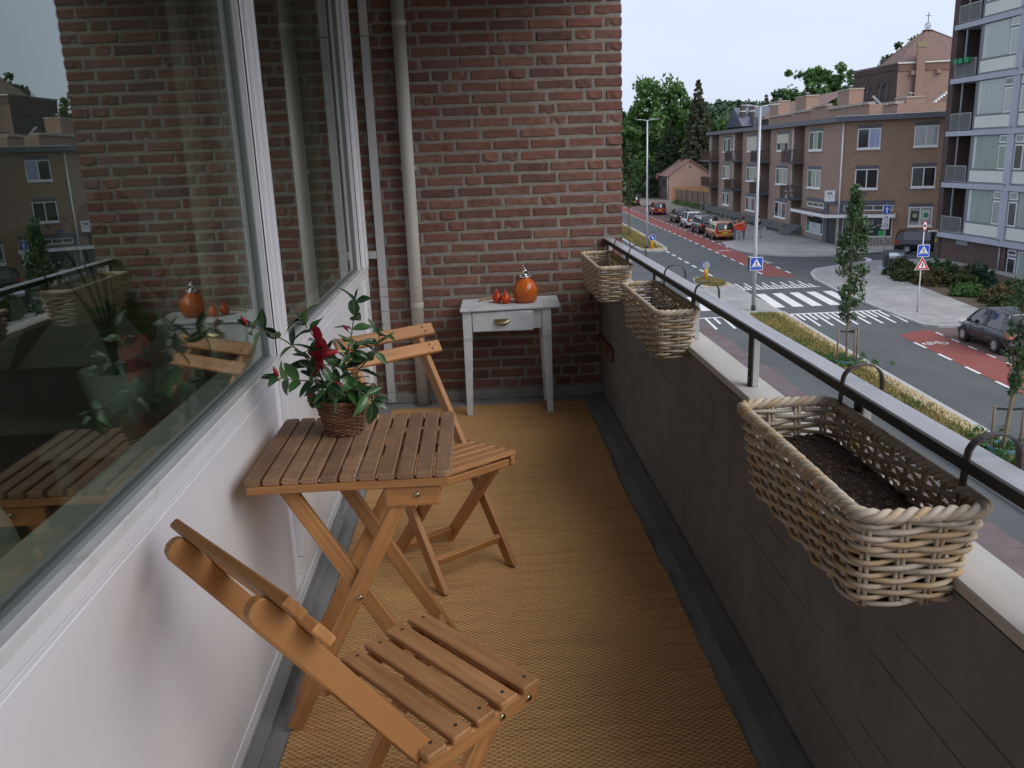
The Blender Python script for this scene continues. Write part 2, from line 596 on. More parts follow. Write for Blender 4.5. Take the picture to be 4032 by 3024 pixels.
rest.free()

# ---- parapet
par = thing("parapet_wall", "dark grey board marked concrete parapet along the street side of the balcony", "wall", (.8, 2.0, 0))
MB().box((.770, -1.6, .022), (.862, 5.305, .772)).build("concrete_panel", board_concrete(), par, world=True)
MB().box((.7705, -1.6, .772), (.860, 5.303, .7765)).build("shadow_gap", M_dark, par, world=True)  # black strip painted in for the shadow gap under the coping
MB().box((.766, -1.6, .7765), (.874, 5.300, .800)).build("coping", M_cap, par, .003, world=True)
kb = MB()
kb.prism([(.700, 0.0), (.772, 0.0), (.772, .020), (.760, .020)], 0, 1)
vv = [(x, -1.6 + z * 6.9, y) for x, y, z in kb.v]; kb.v = vv
kb.f = [f[::-1] for f in kb.f]
kb.build("kerb_fillet", vari("kerb_cement", (.12, .12, .115), (.17, .168, .16), 5, .92, .4, 80), par, world=True)
MB().box((.7725, -1.6, -.9), (.860, 5.3, .0215)).build("slab_edge", M_dark, par, world=True)

# ---- handrail
rail = thing("handrail", "flat aluminium handrail with black inner edge on short posts above the parapet", "handrail", (.81, 2.0, .8))
MB().box((.7935, -1.6, .972), (.848, 5.302, .990)).build("top_bar", M_steel, rail, .002, world=True)
MB().box((.7885, -1.6, .968), (.793, 5.302, .9885)).build("edge_strip", M_dark, rail, world=True)
bolt_mesh = MB().lathe([(.0065, 0), (.0065, .003), (.004, .006)], 10).mesh("bolt")
bolt_mesh.materials.append(plain("dull_brass", (.22, .19, .13), .4, .9))
for y in (5.26, 4.60, 3.885, 3.175, 2.478, 1.745, 1.03, .32):
    p = MB().box((.812, y - .018, .8005), (.832, y + .018, .9715)).build("post", M_steel, rail, .002, world=True)
    MB().box((.8085, y - .0185, .8008), (.8115, y + .0185, .9715)).build("post_strip", M_dark, p, world=True)
    for dz in (.03, .055):
        b_ = link("bolt", bolt_mesh, None, p)
        b_.location = (.8085 - .81, y - .001 - 2.0, .8 + dz - .8); b_.rotation_euler = (0, -PI / 2, 0)

# ---- loose plank on the parapet
pk = MB()
pk.box((.748, 4.775, .330), (.7695, 5.28, .400))
o = pk.build("wooden_strip", wood("dark_brown_wood", (.085, .042, .025), (.15, .075, .042), (.2, .1, .06), .6), None, .003)
tag(o, "narrow dark brown wooden strip fixed low on the parapet near the end wall", "wooden strip")

# ---- drain pipe, cable duct
dp = thing("drain_pipe", "round weathered grey drain pipe running up the brick end wall", "drain pipe", (-.372, 5.25, 0))
MB().lathe([(.038, .0), (.038, 2.60)], 28).build("pipe", M_pipe, dp)
for z in (.635, 2.25):
    MB().lathe([(.038, z - .017), (.0415, z - .015), (.0425, z - .009), (.041, z), (.0425, z + .009), (.0415, z + .015), (.038, z + .017)], 28).build("collar", M_pipe, dp)
MB().lathe([(.058, .0005), (.056, .006), (.039, .010)], 24).build("foot_ring", vari("rusty_dirt", (.07, .055, .045), (.12, .09, .07), 20, .95, .4), dp)
for z in (.30, 1.45):
    MB().box((-.046, .030, z - .012), (.046, .052, z + .012)).build("bracket", M_pipe, dp)

cd = thing("cable_duct", "slim flat grey cable duct beside the drain pipe on the end wall", "cable duct", (-.57, 5.29, 0))
zz_ = [.012, .082, .600, .690, .752, 2.19, 2.60]
for a, b_ in zip(zz_[:-1], zz_[1:]):
    MB().box((-.597, 5.272, a + .0012), (-.548, 5.300, b_ - .0012)).build("duct_section", M_greypaint, cd, .002, world=True)
MB().box((-.70, 5.274, .925), (-.5985, 5.300, .972)).build("duct_branch", M_greypaint, cd, .002, world=True)

# ---- window wall on the left
ww = thing("window_wall", "white painted window front with large panes and low white panelling", "window front", (-.68, 2.0, 0))
XF = -.655
def wbox(name, x0, x1, y0, y1, z0, z1, mat=M_white, bev=.002):
    return MB().box((x0, y0, z0), (x1, y1, z1)).build(name, mat, ww, bev, world=True)
Y0, Y1 = -1.6, 5.262
wbox("backing_board", -.80, -.678, Y0, Y1, .0, .868)
for a, b_, nm in ((Y0, 2.662, "lower_panel"), (2.815, 4.955, "lower_panel"), (5.085, Y1, "lower_panel")):
    wbox(nm, -.678, XF, a, b_, .157, .8235)
    wbox("panel_strip", -.678, XF + .001, a, b_, .8255, .8365, bev=.001)
    wbox("panel_strip", -.678, XF - .002, a, b_, .091, .155, bev=.001)
wbox("panel_strip", -.678, XF + .001, Y0, Y1, .8385, .868, bev=.0015)
wbox("skirting", -.678, XF - .008, Y0, Y1, .062, .0895, bev=.001)
wbox("skirting", -.678, XF - .006, Y0, Y1, .0005, .060, bev=.003)
wbox("window_sill", -.80, XF + .006, Y0, Y1, .8690, .896, vari("sill_paint", (.60, .60, .60), (.70, .70, .70), 3, .45, .1, 30, dirt=(.4, .39, .37), dscale=8, dpos=(.55, .8)), .003)
def post(y0, y1):
    p = wbox("window_post", -.74, XF - .003, y0, y1, .8965, 2.6)
    w = y1 - y0
    for f0, f1, dx in ((.0, .14, -.010), (.30, .62, .006), (.80, 1.0, .004)):
        q_ = MB().box((XF - .003, y0 + f0 * w + .001, .8966), (XF + dx + .004, y0 + f1 * w - .001, 2.6)).build("moulding", M_white, p, .0025, world=True)
post(2.742, 2.905)
post(4.955, Y1)
wbox("head_rail", -.74, XF, Y0, Y1, 2.535, 2.599)
M_pane = glass_sheet("window_glass", (.80, .87, .82), .10)
M_bead = plain("grey_glazing_bead", (.20, .22, .22), .5)
for a, b_ in ((Y0, 2.742), (2.905, 4.955)):
    g = wbox("pane", -.690, -.6865, a + .004, b_ - .004, .8985, 2.534, M_pane, 0)
    wbox("glazing_bead", -.705, -.674, a, b_, .8962, .9085, M_bead, .001)
    wbox("glazing_bead", -.703, -.676, b_ - .016, b_ - .0005, .909, 2.534, M_bead, .001)
    wbox("glazing_bead", -.703, -.676, a + .0005, a + .012, .909, 2.534, M_bead, .001)

# ---- rug
rg = bpy.data.meshes.new("straw_mat")
nx, ny = 20, 130
V = []; Fc = []
rr = np.random.default_rng(3)
edge = np.cumsum(rr.normal(0, .0012, ny + 1)); edge -= np.linspace(0, edge[-1], ny + 1)
steps = np.zeros(ny + 1)
for j in range(ny + 1):
    y = -1.4 + (5.142 + 1.4) * j / ny
    xr = .640 + .6 * edge[j] + (.006 if y < 2.9 else 0) - (.006 if 3.4 < y < 4.0 else 0)
    xl = -.561 + edge[ny - j] * .8
    for i in range(nx + 1):
        u = i / nx
        yy = y + (.012 * (u - .5) if j == ny else 0)
        V.append((xl + (xr - xl) * u, yy, .0065 + .0012 * math.sin(y * 9 + u * 3) + (.0025 * math.sin(y * 23) if i in (0, nx) else 0)))
for j in range(ny):
    for i in range(nx):
        a = j * (nx + 1) + i
        Fc.append((a, a + 1, a + nx + 2, a + nx + 1))
rg.from_pydata(V, [], Fc)
rug = link("straw_mat", rg, rug_material())
sol = rug.modifiers.new("thick", 'SOLIDIFY'); sol.thickness = .006; sol.offset = -1
tag(rug, "long woven straw mat covering the balcony floor", "rug")
# ================================================================= FURNITURE
W_light = wood("oiled_wood", (.33, .150, .052), (.43, .205, .075), (.50, .255, .100), .5)
W_seat = wood("seat_wood", (.30, .140, .056), (.38, .19, .080), (.44, .235, .105), .6)
W_top = wood("weathered_wood", (.24, .130, .068), (.31, .178, .098), (.37, .22, .13), .62, 1.0, (.20, .125, .08))
M_bolt = plain("zinc_bolt", (.42, .37, .24), .28, 1.0)
M_hole = plain("screw_hole", (.03, .022, .015), .8)
bolt_m = MB().lathe([(.0078, 0), (.0078, .0015), (.006, .0035), (.0022, .0042)], 14).mesh("bolt_head"); bolt_m.materials.append(M_bolt)
screw_m = MB().lathe([(.0042, 0), (.0042, .0005)], 10).mesh("screw"); screw_m.materials.append(M_hole)

def set_screw(parent, me, name, loc, normal):
    o = link(name, me, None, parent)
    o.location = loc
    o.rotation_euler = Vector(normal).to_track_quat('Z', 'Y').to_euler()
    return o

# ---- folding chair (local: x right, y forward, z up), seat centre over the origin
def make_chair(label):
    t = thing("folding_chair", label, "chair", (0, 0, 0), 0, "wooden folding chairs on the balcony")
    zf, zb = .452, .424                      # seat heights front / back
    sl = lambda y: zb + (zf - zb) * (y + .145) / .29
    up = Vector((0, -(zf - zb) / .29, 1)).normalized()
    for k in range(5):
        y = .1215 - k * .0615
        me_ = MB().bar((-.2, y, sl(y) - .009), (.2, y, sl(y) - .009), .046, .018, up)
        s_ = me_.build("seat_slat", W_seat, t, .003)
        for x in (-.172, .172):
            set_screw(s_, screw_m, "screw", (x, y + .004, sl(y) + .0003), up)
    for x in (-.181, .181):
        r_ = MB().bar((x, -.150, sl(-.150) - .038), (x, .150, sl(.150) - .038), .021, .038, (0, 0, 1)).build("seat_rail", W_light, t, .005)
        for y in (.045, .118):
            set_screw(r_, bolt_m, "bolt", (x + math.copysign(.0106, x), y, sl(y) - .037), (math.copysign(1, x), 0, 0))
    # uprights: front foot to top of the back
    A = Vector((0, .148, .004)); B = Vector((0, -.428, .838)); d = (B - A).normalized(); nrm = Vector((0, d.z, -d.y))
    for x in (-.157, .157):
        u_ = MB()
        # board with a rounded top end, section 22 x 46 mm
        L = (B - A).length; hw = .023
        prof = [(-hw, .012), (hw, -.012 + .004), (hw, L - .02), (hw - .004, L - .006), (hw - .014, L), (-hw + .018, L), (-hw + .005, L - .008), (-hw, L - .024)]
        M = Matrix(((0, 0, 1, x), (nrm.y, d.y, 0, A.y), (nrm.z, d.z, 0, A.z), (0, 0, 0, 1)))
        b0 = len(u_.v); u_.prism(prof, -.011, .011, M)
        o = u_.build("upright", W_light, t, .002)
    # rear legs crossing them
    for x in (-.128, .128):
        MB().bar((x, -.222, .004), (x, .118, .415), .022, .044, (0, 1, 0)).build("rear_leg", W_light, t, .003)
        set_screw(t, bolt_m, "bolt", (x - math.copysign(.0115, x) * -1, -.048, .213), (math.copysign(1, x), 0, 0))
    MB().bar((-.146, .085, .098), (.146, .085, .098), .020, .034, (0, .4, 1)).build("stretcher", W_light, t, .003)
    MB().bar((-.117, -.185, .052), (.117, -.185, .052), .020, .034, (0, .4, 1)).build("stretcher", W_light, t, .003)
    MB().bar((-.17, .130, .408), (.17, .130, .408), .020, .028).build("front_rail", W_light, t, .003)
    # two back slats on the front of the uprights
    for k, off in enumerate((.030, .108)):
        c = B - d * off + nrm * .0335
        s_ = MB().bar((-.218, c.y, c.z), (.218, c.y, c.z), .020, .050, d).build("back_slat", W_light, t, .0035)
        for x in (-.172, .172):
            for q_ in (-.009, .011):
                p = c + d * q_ + nrm * .0103
                set_screw(s_, screw_m, "screw", (x + q_ * .4, p.y, p.z), nrm)
    return t

ch1 = make_chair("wooden folding chair nearest the viewer, seen from behind with its back to the white panelling")
ch1.location = (-.148, 1.612, .008)
ch1.rotation_euler = (0, 0, math.atan2(.632, .775) - PI / 2 + math.radians(1))
ch2 = dup(ch1, (-.131, 2.971, .008), math.atan2(-.8, .6) - PI / 2, "wooden folding chair on the far side of the slatted table, facing the viewer")

# ---- folding table
TZ = .737
tb = thing("folding_table", "square wooden folding table with weathered slatted top beside the white panelling", "table", (-.35, 2.31, 0))
x0, x1, y0, y1 = -.610, -.088, 2.048, 2.580
pit = (x1 - x0 + .007) / 11
for k in range(11):
    a = x0 + k * pit; b_ = a + pit - .007
    m_ = MB()
    if k in (0, 10):
        c = .014
        P = [(a, y0), (b_, y0), (b_, y1), (a, y1)]
        if k == 0: P = [(a + c, y0), (b_, y0), (b_, y1), (a + c, y1), (a + c * .3, y1 - c * .3), (a, y1 - c), (a, y0 + c), (a + c * .3, y0 + c * .3)]
        else: P = [(a, y0), (b_ - c, y0), (b_ - c * .3, y0 + c * .3), (b_, y0 + c), (b_, y1 - c), (b_ - c * .3, y1 - c * .3), (b_ - c, y1), (a, y1)]
        m_.prism(P, TZ - .018, TZ)
        n_ = len(m_.f)
        m_.uv = [[(m_.v[i][1], m_.v[i][0]) for i in f] for f in m_.f]
    else:
        m_.box((a, y0 + random.uniform(0, .0015), TZ - .018), (b_, y1 - random.uniform(0, .0015), TZ))
    m_.build("top_slat", W_top, tb, .0025, world=True)
for y in (y0 + .0125, 2.314, y1 - .0125):
    MB().box((x0 + .006, y - .0115, TZ - .040), (x1 - .006, y + .0115, TZ - .0185)).build("cross_rail", W_light, tb, .002, world=True)
def leg(name, a, b_, up=(0, 1, 0)):
    return MB().bar(a, b_, .042, .022, up).build(name, W_light, tb, .003, world=True)
gz = .008
leg("leg", (-.195, 2.085, .705), (-.556, 2.062, gz))
leg("leg", (-.522, 2.108, .697), (-.118, 2.087, gz))
leg("leg", (-.195, 2.515, .705), (-.566, 2.495, gz))
leg("leg", (-.522, 2.492, .697), (-.124, 2.470, gz))
for yy, s_ in ((2.073, 1), (2.505, 1)):
    MB().box((-.262, yy - .012, .640), (-.118, yy + .012, .696)).build("hinge_block", W_light, tb, .008, 2, world=True)
MB().bar((-.545, 2.095, .06), (-.555, 2.475, .06), .020, .034, (.5, 0, 1)).build("stretcher", W_light, tb, .003, world=True)
MB().bar((-.158, 2.10, .09), (-.163, 2.46, .09), .020, .034, (-.5, 0, 1)).build("stretcher", W_light, tb, .003, world=True)
for p in ((-.345, 2.051, .395), (-.350, 2.481, .395), (-.178, 2.060, .672), (-.178, 2.492, .672)):
    set_screw(tb, bolt_m, "bolt", (p[0] + .35, p[1] - 2.31, p[2]), (0, -1, 0))

# ---- small painted side table
M_blue = vari("chalky_blue_grey_paint", (.46, .50, .53), (.57, .60, .62), 3.5, .6, .08, 50, dirt=(.36, .41, .47), dscale=7.0, dpos=(.5, .75))
M_brasspull = plain("aged_brass", (.30, .25, .14), .35, 1.0)
ct = thing("side_table", "small chalky blue grey painted side table with one drawer against the brick wall", "side table", (.185, 5.04, 0))
def cbox(n, lo, hi, m=M_blue, bev=.002, par=None):
    return MB().box(lo, hi).build(n, m, par or ct, bev, world=True)
def ctop():
    m_ = MB()
    m_.prism([(-.105, 4.895), (.480, 4.915), (.492, 5.268), (-.092, 5.262)], .638, .655)
    m_.uv = [None] * len(m_.f)
    return m_.build("table_top", M_blue, ct, .005, 2, world=True)
ctop()
for xa, xi in ((-.092, 1), (.372, -1)):
    for yf in (4.925, 5.150):
        L = MB()
        w = .052; zt = .637
        # tapered leg, inner sides slope in below the apron
        secs = [(zt, w, w), (.478, w, w), (.0075, .034, .034)]
        b0 = 0
        for z, a, b_ in secs:
            xx0 = xa if xi == 1 else xa + w - a
            yy0 = yf if yf < 5 else yf + w - b_
            L.v += [(xx0, yy0, z), (xx0 + a, yy0, z), (xx0 + a, yy0 + b_, z), (xx0, yy0 + b_, z)]
        for s_ in range(2):
            for k in range(4):
                L.face((s_ * 4 + k, (s_ + 1) * 4 + k, (s_ + 1) * 4 + (k + 1) % 4, s_ * 4 + (k + 1) % 4))
        L.face((0, 1, 2, 3)); L.face((11, 10, 9, 8))
        lg = L.build("leg", M_blue, ct, .0015, world=True)
        for z in (.462, .472):
            a = .0515
            MB().box((xa + .0006 - .0012, yf - .0012, z), (xa + w + .0006, yf + w + .0006, z + .0022)).build("groove", plain("groove_shade", (.2, .22, .24), .7) if "groove_shade" not in bpy.data.materials else bpy.data.materials["groove_shade"], lg, world=True)
cbox("apron", (-.040, 4.936, .520), (.3715, 4.952, .637))
cbox("apron", (-.080, 4.977, .520), (-.064, 5.150, .637)); cbox("apron", (.394, 4.977, .520), (.410, 5.150, .637)); cbox("apron", (-.040, 5.17, .520), (.372, 5.186, .637))
dr = MB()
dr.prism([(-.036, 4.922), (.318, 4.906), (.318, 4.9355), (-.036, 4.9355)], .514, .630)
drw = dr.build("drawer", M_blue, ct, .004, world=True)
dp_ = MB()
cx, cy, cz = .137, 4.9128, .566
for i in range(5):
    pass
N1, N2 = 16, 6
bs = len(dp_.v)
for j in range(N2 + 1):
    for i in range(N1 + 1):
        u = -1 + 2 * i / N1; v = j / N2
        hw = math.sqrt(max(0, 1 - u * u))
        z = cz + .020 - .032 * v * (.15 + .85 * hw)
        dpt = .020 * hw * math.sin(PI * .62 * v)
        dp_.v.append((cx + .046 * u, cy - dpt - .0006, z))
for j in range(N2):
    for i in range(N1):
        a = bs + j * (N1 + 1) + i
        dp_.face((a, a + 1, a + N1 + 2, a + N1 + 1), None, True)
hd = dp_.build("cup_handle", M_brasspull, drw, world=True)
hs = hd.modifiers.new("t", 'SOLIDIFY'); hs.thickness = .002

# ---- orange glass: oil lamp bottle and two ribbed vases, rope
def tinted(name, col, rough=.02):
    m, t, b = _new(name)
    b.inputs['Base Color'].default_value = (*col, 1)
    b.inputs['Roughness'].default_value = rough
    b.inputs['Transmission Weight'].default_value = .55
    b.inputs['IOR'].default_value = 1.12
    b.inputs['Specular IOR Level'].default_value = 1.0
    b.inputs['Coat Weight'].default_value = .6
    return m
BT = .655
bo = thing("oil_lamp_bottle", "round orange glass bottle with a metal cap on the blue grey side table", "bottle", (.286, 5.06, BT))
prof = [(.0, .001), (.050, .001), (.060, .006), (.070, .025), (.0755, .050), (.076, .070), (.072, .090), (.062, .110), (.048, .127), (.032, .139), (.026, .146), (.026, .152)]
MB().lathe(prof, 40, cap=False).build("glass_body", tinted("orange_glass", (.95, .22, .04)), bo)
prof2 = [(.0, .004), (.048, .004), (.058, .009), (.068, .027), (.073, .050), (.0733, .066), (.0, .066)]
MB().lathe(prof2, 36, cap=False).build("oil_filling", tinted("orange_oil", (.90, .13, .012)), bo)
M_chrome = plain("chrome", (.75, .76, .76), .12, 1.0)
MB().lathe([(.026, .146), (.030, .148), (.031, .153), (.026, .158), (.016, .160)], 28).build("collar", M_chrome, bo)
cl = MB()
for k in range(5):
    a = 2 * PI * k / 5
    cl.tube([(math.cos(a) * .030, math.sin(a) * .030, .150), (math.cos(a) * .036, math.sin(a) * .036, .156), (math.cos(a) * .028, math.sin(a) * .028, .163)], .0022, 6)
cl.build("clasp", M_chrome, bo)
MB().lathe([(.0155, .158), (.0155, .190), (.0145, .193), (.004, .194), (.0035, .205), (.001, .206)], 24).build("metal_cap", M_chrome, bo)
wk = MB().tube([(.0, 0, .150), (.006, 0, .11), (.016, .002, .07), (.008, .002, .035), (-.02, 0, .016), (-.045, 0, .012)], .0035, 6)
wk.build("wick", plain("cream_wick", (.8, .62, .35), .9), bo)

def vase(label, loc, s=1.0):
    t = thing("ribbed_vase", label, "vase", loc, 0, "small ribbed orange vases")
    pr = []
    for i in range(41):
        z = .001 + .062 * i / 40
        r = .029 * math.sin(PI * (0.17 + .76 * i / 40)) ** .9 + .0007 * math.sin(i * PI / 1.25)
        pr.append((r, z))
    pr += [(.0085, .066), (.0085, .074), (.011, .078)]
    MB().lathe([(.0, .001)] + pr, 30, cap=False).build("vase_body", tinted("red_orange_glass", (.85, .09, .02)), t)
    return t
v1 = vase("left one of two small ribbed orange glass vases beside the round bottle", (.118, 5.085, BT))
v2 = vase("small ribbed orange glass vase standing between its twin and the round bottle", (.168, 5.035, BT))
rp = MB()
for s_ in range(3):
    pts = []
    for i in range(90):
        u = i / 89; a = PI * (1.02 - 1.15 * u)
        c = Vector((.175 + .155 * math.cos(a), 5.15 + .085 * math.sin(a), BT + .009))
        q_ = u * 60 + s_ * 2 * PI / 3
        pts.append(c + Vector((math.cos(a) * math.cos(q_), math.sin(a) * math.cos(q_), math.sin(q_))) * .0042)
    rp.tube(pts, .0042, 6)
o = rp.build("rope", vari("jute_rope", (.30, .2, .1), (.44, .31, .17), 40, .9, .3, 200), None)
tag(o, "loose piece of jute rope lying behind the orange glass on the side table", "rope")
# ================================================================= WICKER PLANTERS
def rod_material(name, cols):
    m, t, b = _new(name)
    oi = nd(t, "ShaderNodeObjectInfo")
    v = coords(t, 'Object', (1, 1, 1))
    n1 = noise(t, v, 14.0, 3.0, .5)
    f = mathn(t, 'ADD', mathn(t, 'MULTIPLY', oi.outputs['Random'], .55), mathn(t, 'MULTIPLY', n1, .55))
    c = ramp(t, f, [(.15 + .7 * i / (len(cols) - 1), k) for i, k in enumerate(cols)])
    n2 = noise(t, coords(t, 'UV', (8, 160, 1)), 2.0, 4.0, .7)
    c = mixc(t, 1.0, c, ramp(t, n2, [(.25, .72), (.75, 1.12)]), 'MULTIPLY')
    n4 = noise(t, v, 55.0, 3.0, .6)
    c = mixc(t, ramp(t, n4, [(.62, 0.0), (.75, .6)]), c, (.20, .15, .10))
    t.links.new(c, b.inputs['Base Color'])
    b.inputs['Roughness'].default_value = .62
    b.inputs['Specular IOR Level'].default_value = .3
    bump(t, b, n2, .25, .0015)
    return m
M_rod = rod_material("grey_wicker", [(.23, .175, .125), (.40, .33, .25), (.46, .31, .16), (.50, .43, .35), (.44, .38, .32), (.55, .44, .30)])
M_soil = vari("potting_soil", (.010, .007, .005), (.050, .032, .022), 90, .95, .9, 220, dirt=(.10, .06, .035), dscale=120, dpos=(.66, .72), bdist=.01)
M_hook = vari("brown_strap_iron", (.045, .036, .036), (.085, .066, .062), 10, .55, .2, 120)
M_film = glass_sheet("clear_film", (.93, .94, .93), .06, .08)

def rrect(L, W, r, n=9):
    """perimeter of a rounded rectangle (x half W/2, y half L/2) as (point, normal, arc length)"""
    P = []
    for cx, cy, a0 in ((W / 2 - r, L / 2 - r, 0), (-W / 2 + r, L / 2 - r, PI / 2), (-W / 2 + r, -L / 2 + r, PI), (W / 2 - r, -L / 2 + r, 1.5 * PI)):
        for k in range(n):
            a = a0 + PI / 2 * k / (n - 1)
            P.append((cx + r * math.cos(a), cy + r * math.sin(a)))
    return P
def resample(P, m):
    P = np.array(P + [P[0]]); d = np.r_[0, np.cumsum(np.hypot(*np.diff(P, axis=0).T))]
    s = np.linspace(0, d[-1], m, endpoint=False)
    X = np.interp(s, d, P[:, 0]); Y = np.interp(s, d, P[:, 1])
    T = np.stack([np.roll(X, -1) - np.roll(X, 1), np.roll(Y, -1) - np.roll(Y, 1)], 1)
    T /= np.linalg.norm(T, axis=1, keepdims=True)
    return np.stack([X, Y], 1), np.stack([T[:, 1], -T[:, 0]], 1), d[-1]

def planter(label, loc, L, W, H, rows, soil=.55, seed=1, rz=0.0):
    r = random.Random(seed)
    t = thing("wicker_planter", label, "planter", loc, rz, "wicker planters hanging inside the parapet rail")
    NS = 26                       # stakes round the perimeter
    SEG = 6
    m = NS * SEG
    top = resample(rrect(L, W, .035), m); bot = resample(rrect(L * .87, W * .80, .03), m)
    def at(u, z):
        k = z / H
        return bot[0][u] * (1 - k) + top[0][u] * k, bot[1][u] * (1 - k) + top[1][u] * k
    amp = .0062
    for i in range(rows):
        z = .007 + (H - .022) * i / (rows - 1)
        nr = 5
        cuts = sorted(r.sample(range(m), nr))
        for q_ in range(nr):
            a = cuts[q_]; e = cuts[(q_ + 1) % nr] + (m if q_ == nr - 1 else 0) + 4
            rad = r.uniform(.0046, .0058)
            pts = []
            zj = r.uniform(-.0015, .0015)
            for u in range(a - 3, e):
                p, n_ = at(u % m, z)
                ph = math.sin(PI * (u / SEG) + (PI if i % 2 else 0)) * amp
                end = 1.0 if (a < u < e - 4) else -.2
                pts.append((p[0] + n_[0] * (ph + .001 * end), p[1] + n_[1] * (ph + .001 * end), z + zj + .0015 * math.sin(u * .37 + i)))
            MB().tube(pts, rad, 6, flat=.95).build("wicker_rod", M_rod, t)
    for k in range(NS):
        u = int((k + .5) * SEG) % m
        for dv in (-1, 1):
            pts = []
            for j in range(5):
                z = H * j / 4
                p, n_ = at(u, z); tx = (-n_[1] * .0045 * dv, n_[0] * .0045 * dv)
                pts.append((p[0] + tx[0], p[1] + tx[1], z))
            MB().tube(pts, .0040, 6).build("stake", M_rod, t)
    # rim: overlapping rods twisted like a rope, in short lengths
    RN = 200
    rim = resample(rrect(L + .006, W + .006, .035), RN)
    turns = 2 * NS * .5
    for s_ in range(3):
        cuts = [int(RN * q_ / 7) + r.randint(-6, 6) for q_ in range(7)]
        for q_ in range(7):
            a = cuts[q_]; e = cuts[(q_ + 1) % 7] + (RN if q_ == 6 else 0) + 3
            pts = []
            for u in range(a, e):
                p = rim[0][u % RN]; n_ = rim[1][u % RN]
                an = 2 * PI * turns * (u / RN) / 1.0 + s_ * 2 * PI / 3
                rad = .0078
                pts.append((p[0] + n_[0] * math.cos(an) * rad, p[1] + n_[1] * math.cos(an) * rad, H + .003 + math.sin(an) * rad * .9))
            MB().tube(pts, r.uniform(.0058, .0068), 7).build("rim_rod", M_rod, t)
    # base, soil, liner
    def sheet(z, inset, mat, name, bumpy=0.0, kind=None):
        k = z / H
        LL = L * (.87 + .13 * k) - inset * 2; WW = W * (.80 + .20 * k) - inset * 2
        nx_, ny_ = 22, 64
        V = []; F_ = []
        rg_ = np.random.default_rng(seed)
        nz_ = rg_.normal(0, 1, (ny_ + 1, nx_ + 1))
        for j in range(ny_ + 1):
            for i in range(nx_ + 1):
                x = -WW / 2 + WW * i / nx_; y = -LL / 2 + LL * j / ny_
                hh = bumpy * (nz_[j, i] * .35 + math.sin(x * 61 + y * 17) * .5 + math.sin(y * 31 + 2) * .6)
                V.append((x, y, z + hh))
        for j in range(ny_):
            for i in range(nx_):
                a = j * (nx_ + 1) + i; F_.append((a, a + 1, a + nx_ + 2, a + nx_ + 1))
        me = bpy.data.meshes.new(name); me.from_pydata(V, [], F_)
        o = link(name, me, mat, t)
        if kind: o['kind'] = kind
        return o
    sheet(.006, .004, M_soil, "base")
    sheet(H * soil, .004, M_soil, "soil", .0035, 'stuff')
    # soil fibres
    fb = MB()
    k = soil; LL = L * (.87 + .13 * k) - .03; WW = W * (.80 + .20 * k) - .03
    for q_ in range(420):
        x = r.uniform(-.5, .5) * WW; y = r.uniform(-.5, .5) * LL; a = r.uniform(0, 2 * PI); l = r.uniform(.004, .013)
        z = H * soil + r.uniform(.001, .006)
        d = Vector((math.cos(a) * l, math.sin(a) * l, r.uniform(-.3, .6) * l)); w = Vector((-math.sin(a), math.cos(a), 0)) * r.uniform(.0007, .0018)
        c = Vector((x, y, z)); fb.quad(c - w, c + w, c + d + w, c + d - w)
    o = fb.build("soil_fibres", vari("peat_fibre", (.05, .03, .02), (.17, .105, .06), 60, .95, 0), t); o['kind'] = 'stuff'
    ln = MB()
    lin = resample(rrect(L * .985 - .028, W * .97 - .028, .03), 60)
    for u in range(60):
        w_ = u + 1
        for j in range(3):
            pts = []
            for uu, jj in ((u, j), (w_, j), (w_, j + 1), (u, j + 1)):
                p = lin[0][uu % 60]; n_ = lin[1][uu % 60]; z = H * soil * .6 + (H * .93 - H * soil * .6) * jj / 3
                wv = .0025 * math.sin(uu * 2.1 + jj * 1.7) * (1 if jj else .2) - .004 * jj / 3 * (1 + math.sin(uu * .9))
                pts.append((p[0] + n_[0] * wv, p[1] + n_[1] * wv, z + (.004 * math.sin(uu * 1.3) if jj == 3 else 0)))
            ln.quad(*pts, smooth=True)
    ln.build("film_liner", M_film, t)
    return t

def strap(parent, y, rail_x, rail_z, back_x, low_z, drop=.075):
    """flat iron strap: up from the basket, arched over the rail, hanging down outside"""
    pts = []
    x0, x1 = rail_x - .028, rail_x + .060
    for k in range(6):
        pts.append((back_x + (x0 - back_x) * k / 5, low_z + (rail_z - low_z) * k / 5))
    for k in range(1, 13):
        a = PI - PI * k / 12
        pts.append(((x0 + x1) / 2 + (x1 - x0) / 2 * math.cos(a), rail_z + .036 * math.sin(a)))
    for k in range(1, 5):
        pts.append((x1 + .004 * k / 4, rail_z - drop * k / 4))
    m_ = MB()
    hw, th = .0085, .0016
    base = 0
    for i, (x, z) in enumerate(pts):
        a = pts[max(0, i - 1)]; b_ = pts[min(len(pts) - 1, i + 1)]
        tx, tz = b_[0] - a[0], b_[1] - a[1]; l = math.hypot(tx, tz); nx_, nz_ = -tz / l, tx / l
        for sy, sn in ((-hw, -th), (hw, -th), (hw, th), (-hw, th)):
            m_.v.append((x + nx_ * sn, y + sy, z + nz_ * sn))
    for i in range(len(pts) - 1):
        for k in range(4):
            k2 = (k + 1) % 4
            m_.face((i * 4 + k, i * 4 + k2, (i + 1) * 4 + k2, (i + 1) * 4 + k), None, False)
    m_.face((0, 3, 2, 1)); n_ = (len(pts) - 1) * 4; m_.face((n_, n_ + 1, n_ + 2, n_ + 3))
    return m_.build("hanging_strap", M_hook, parent)

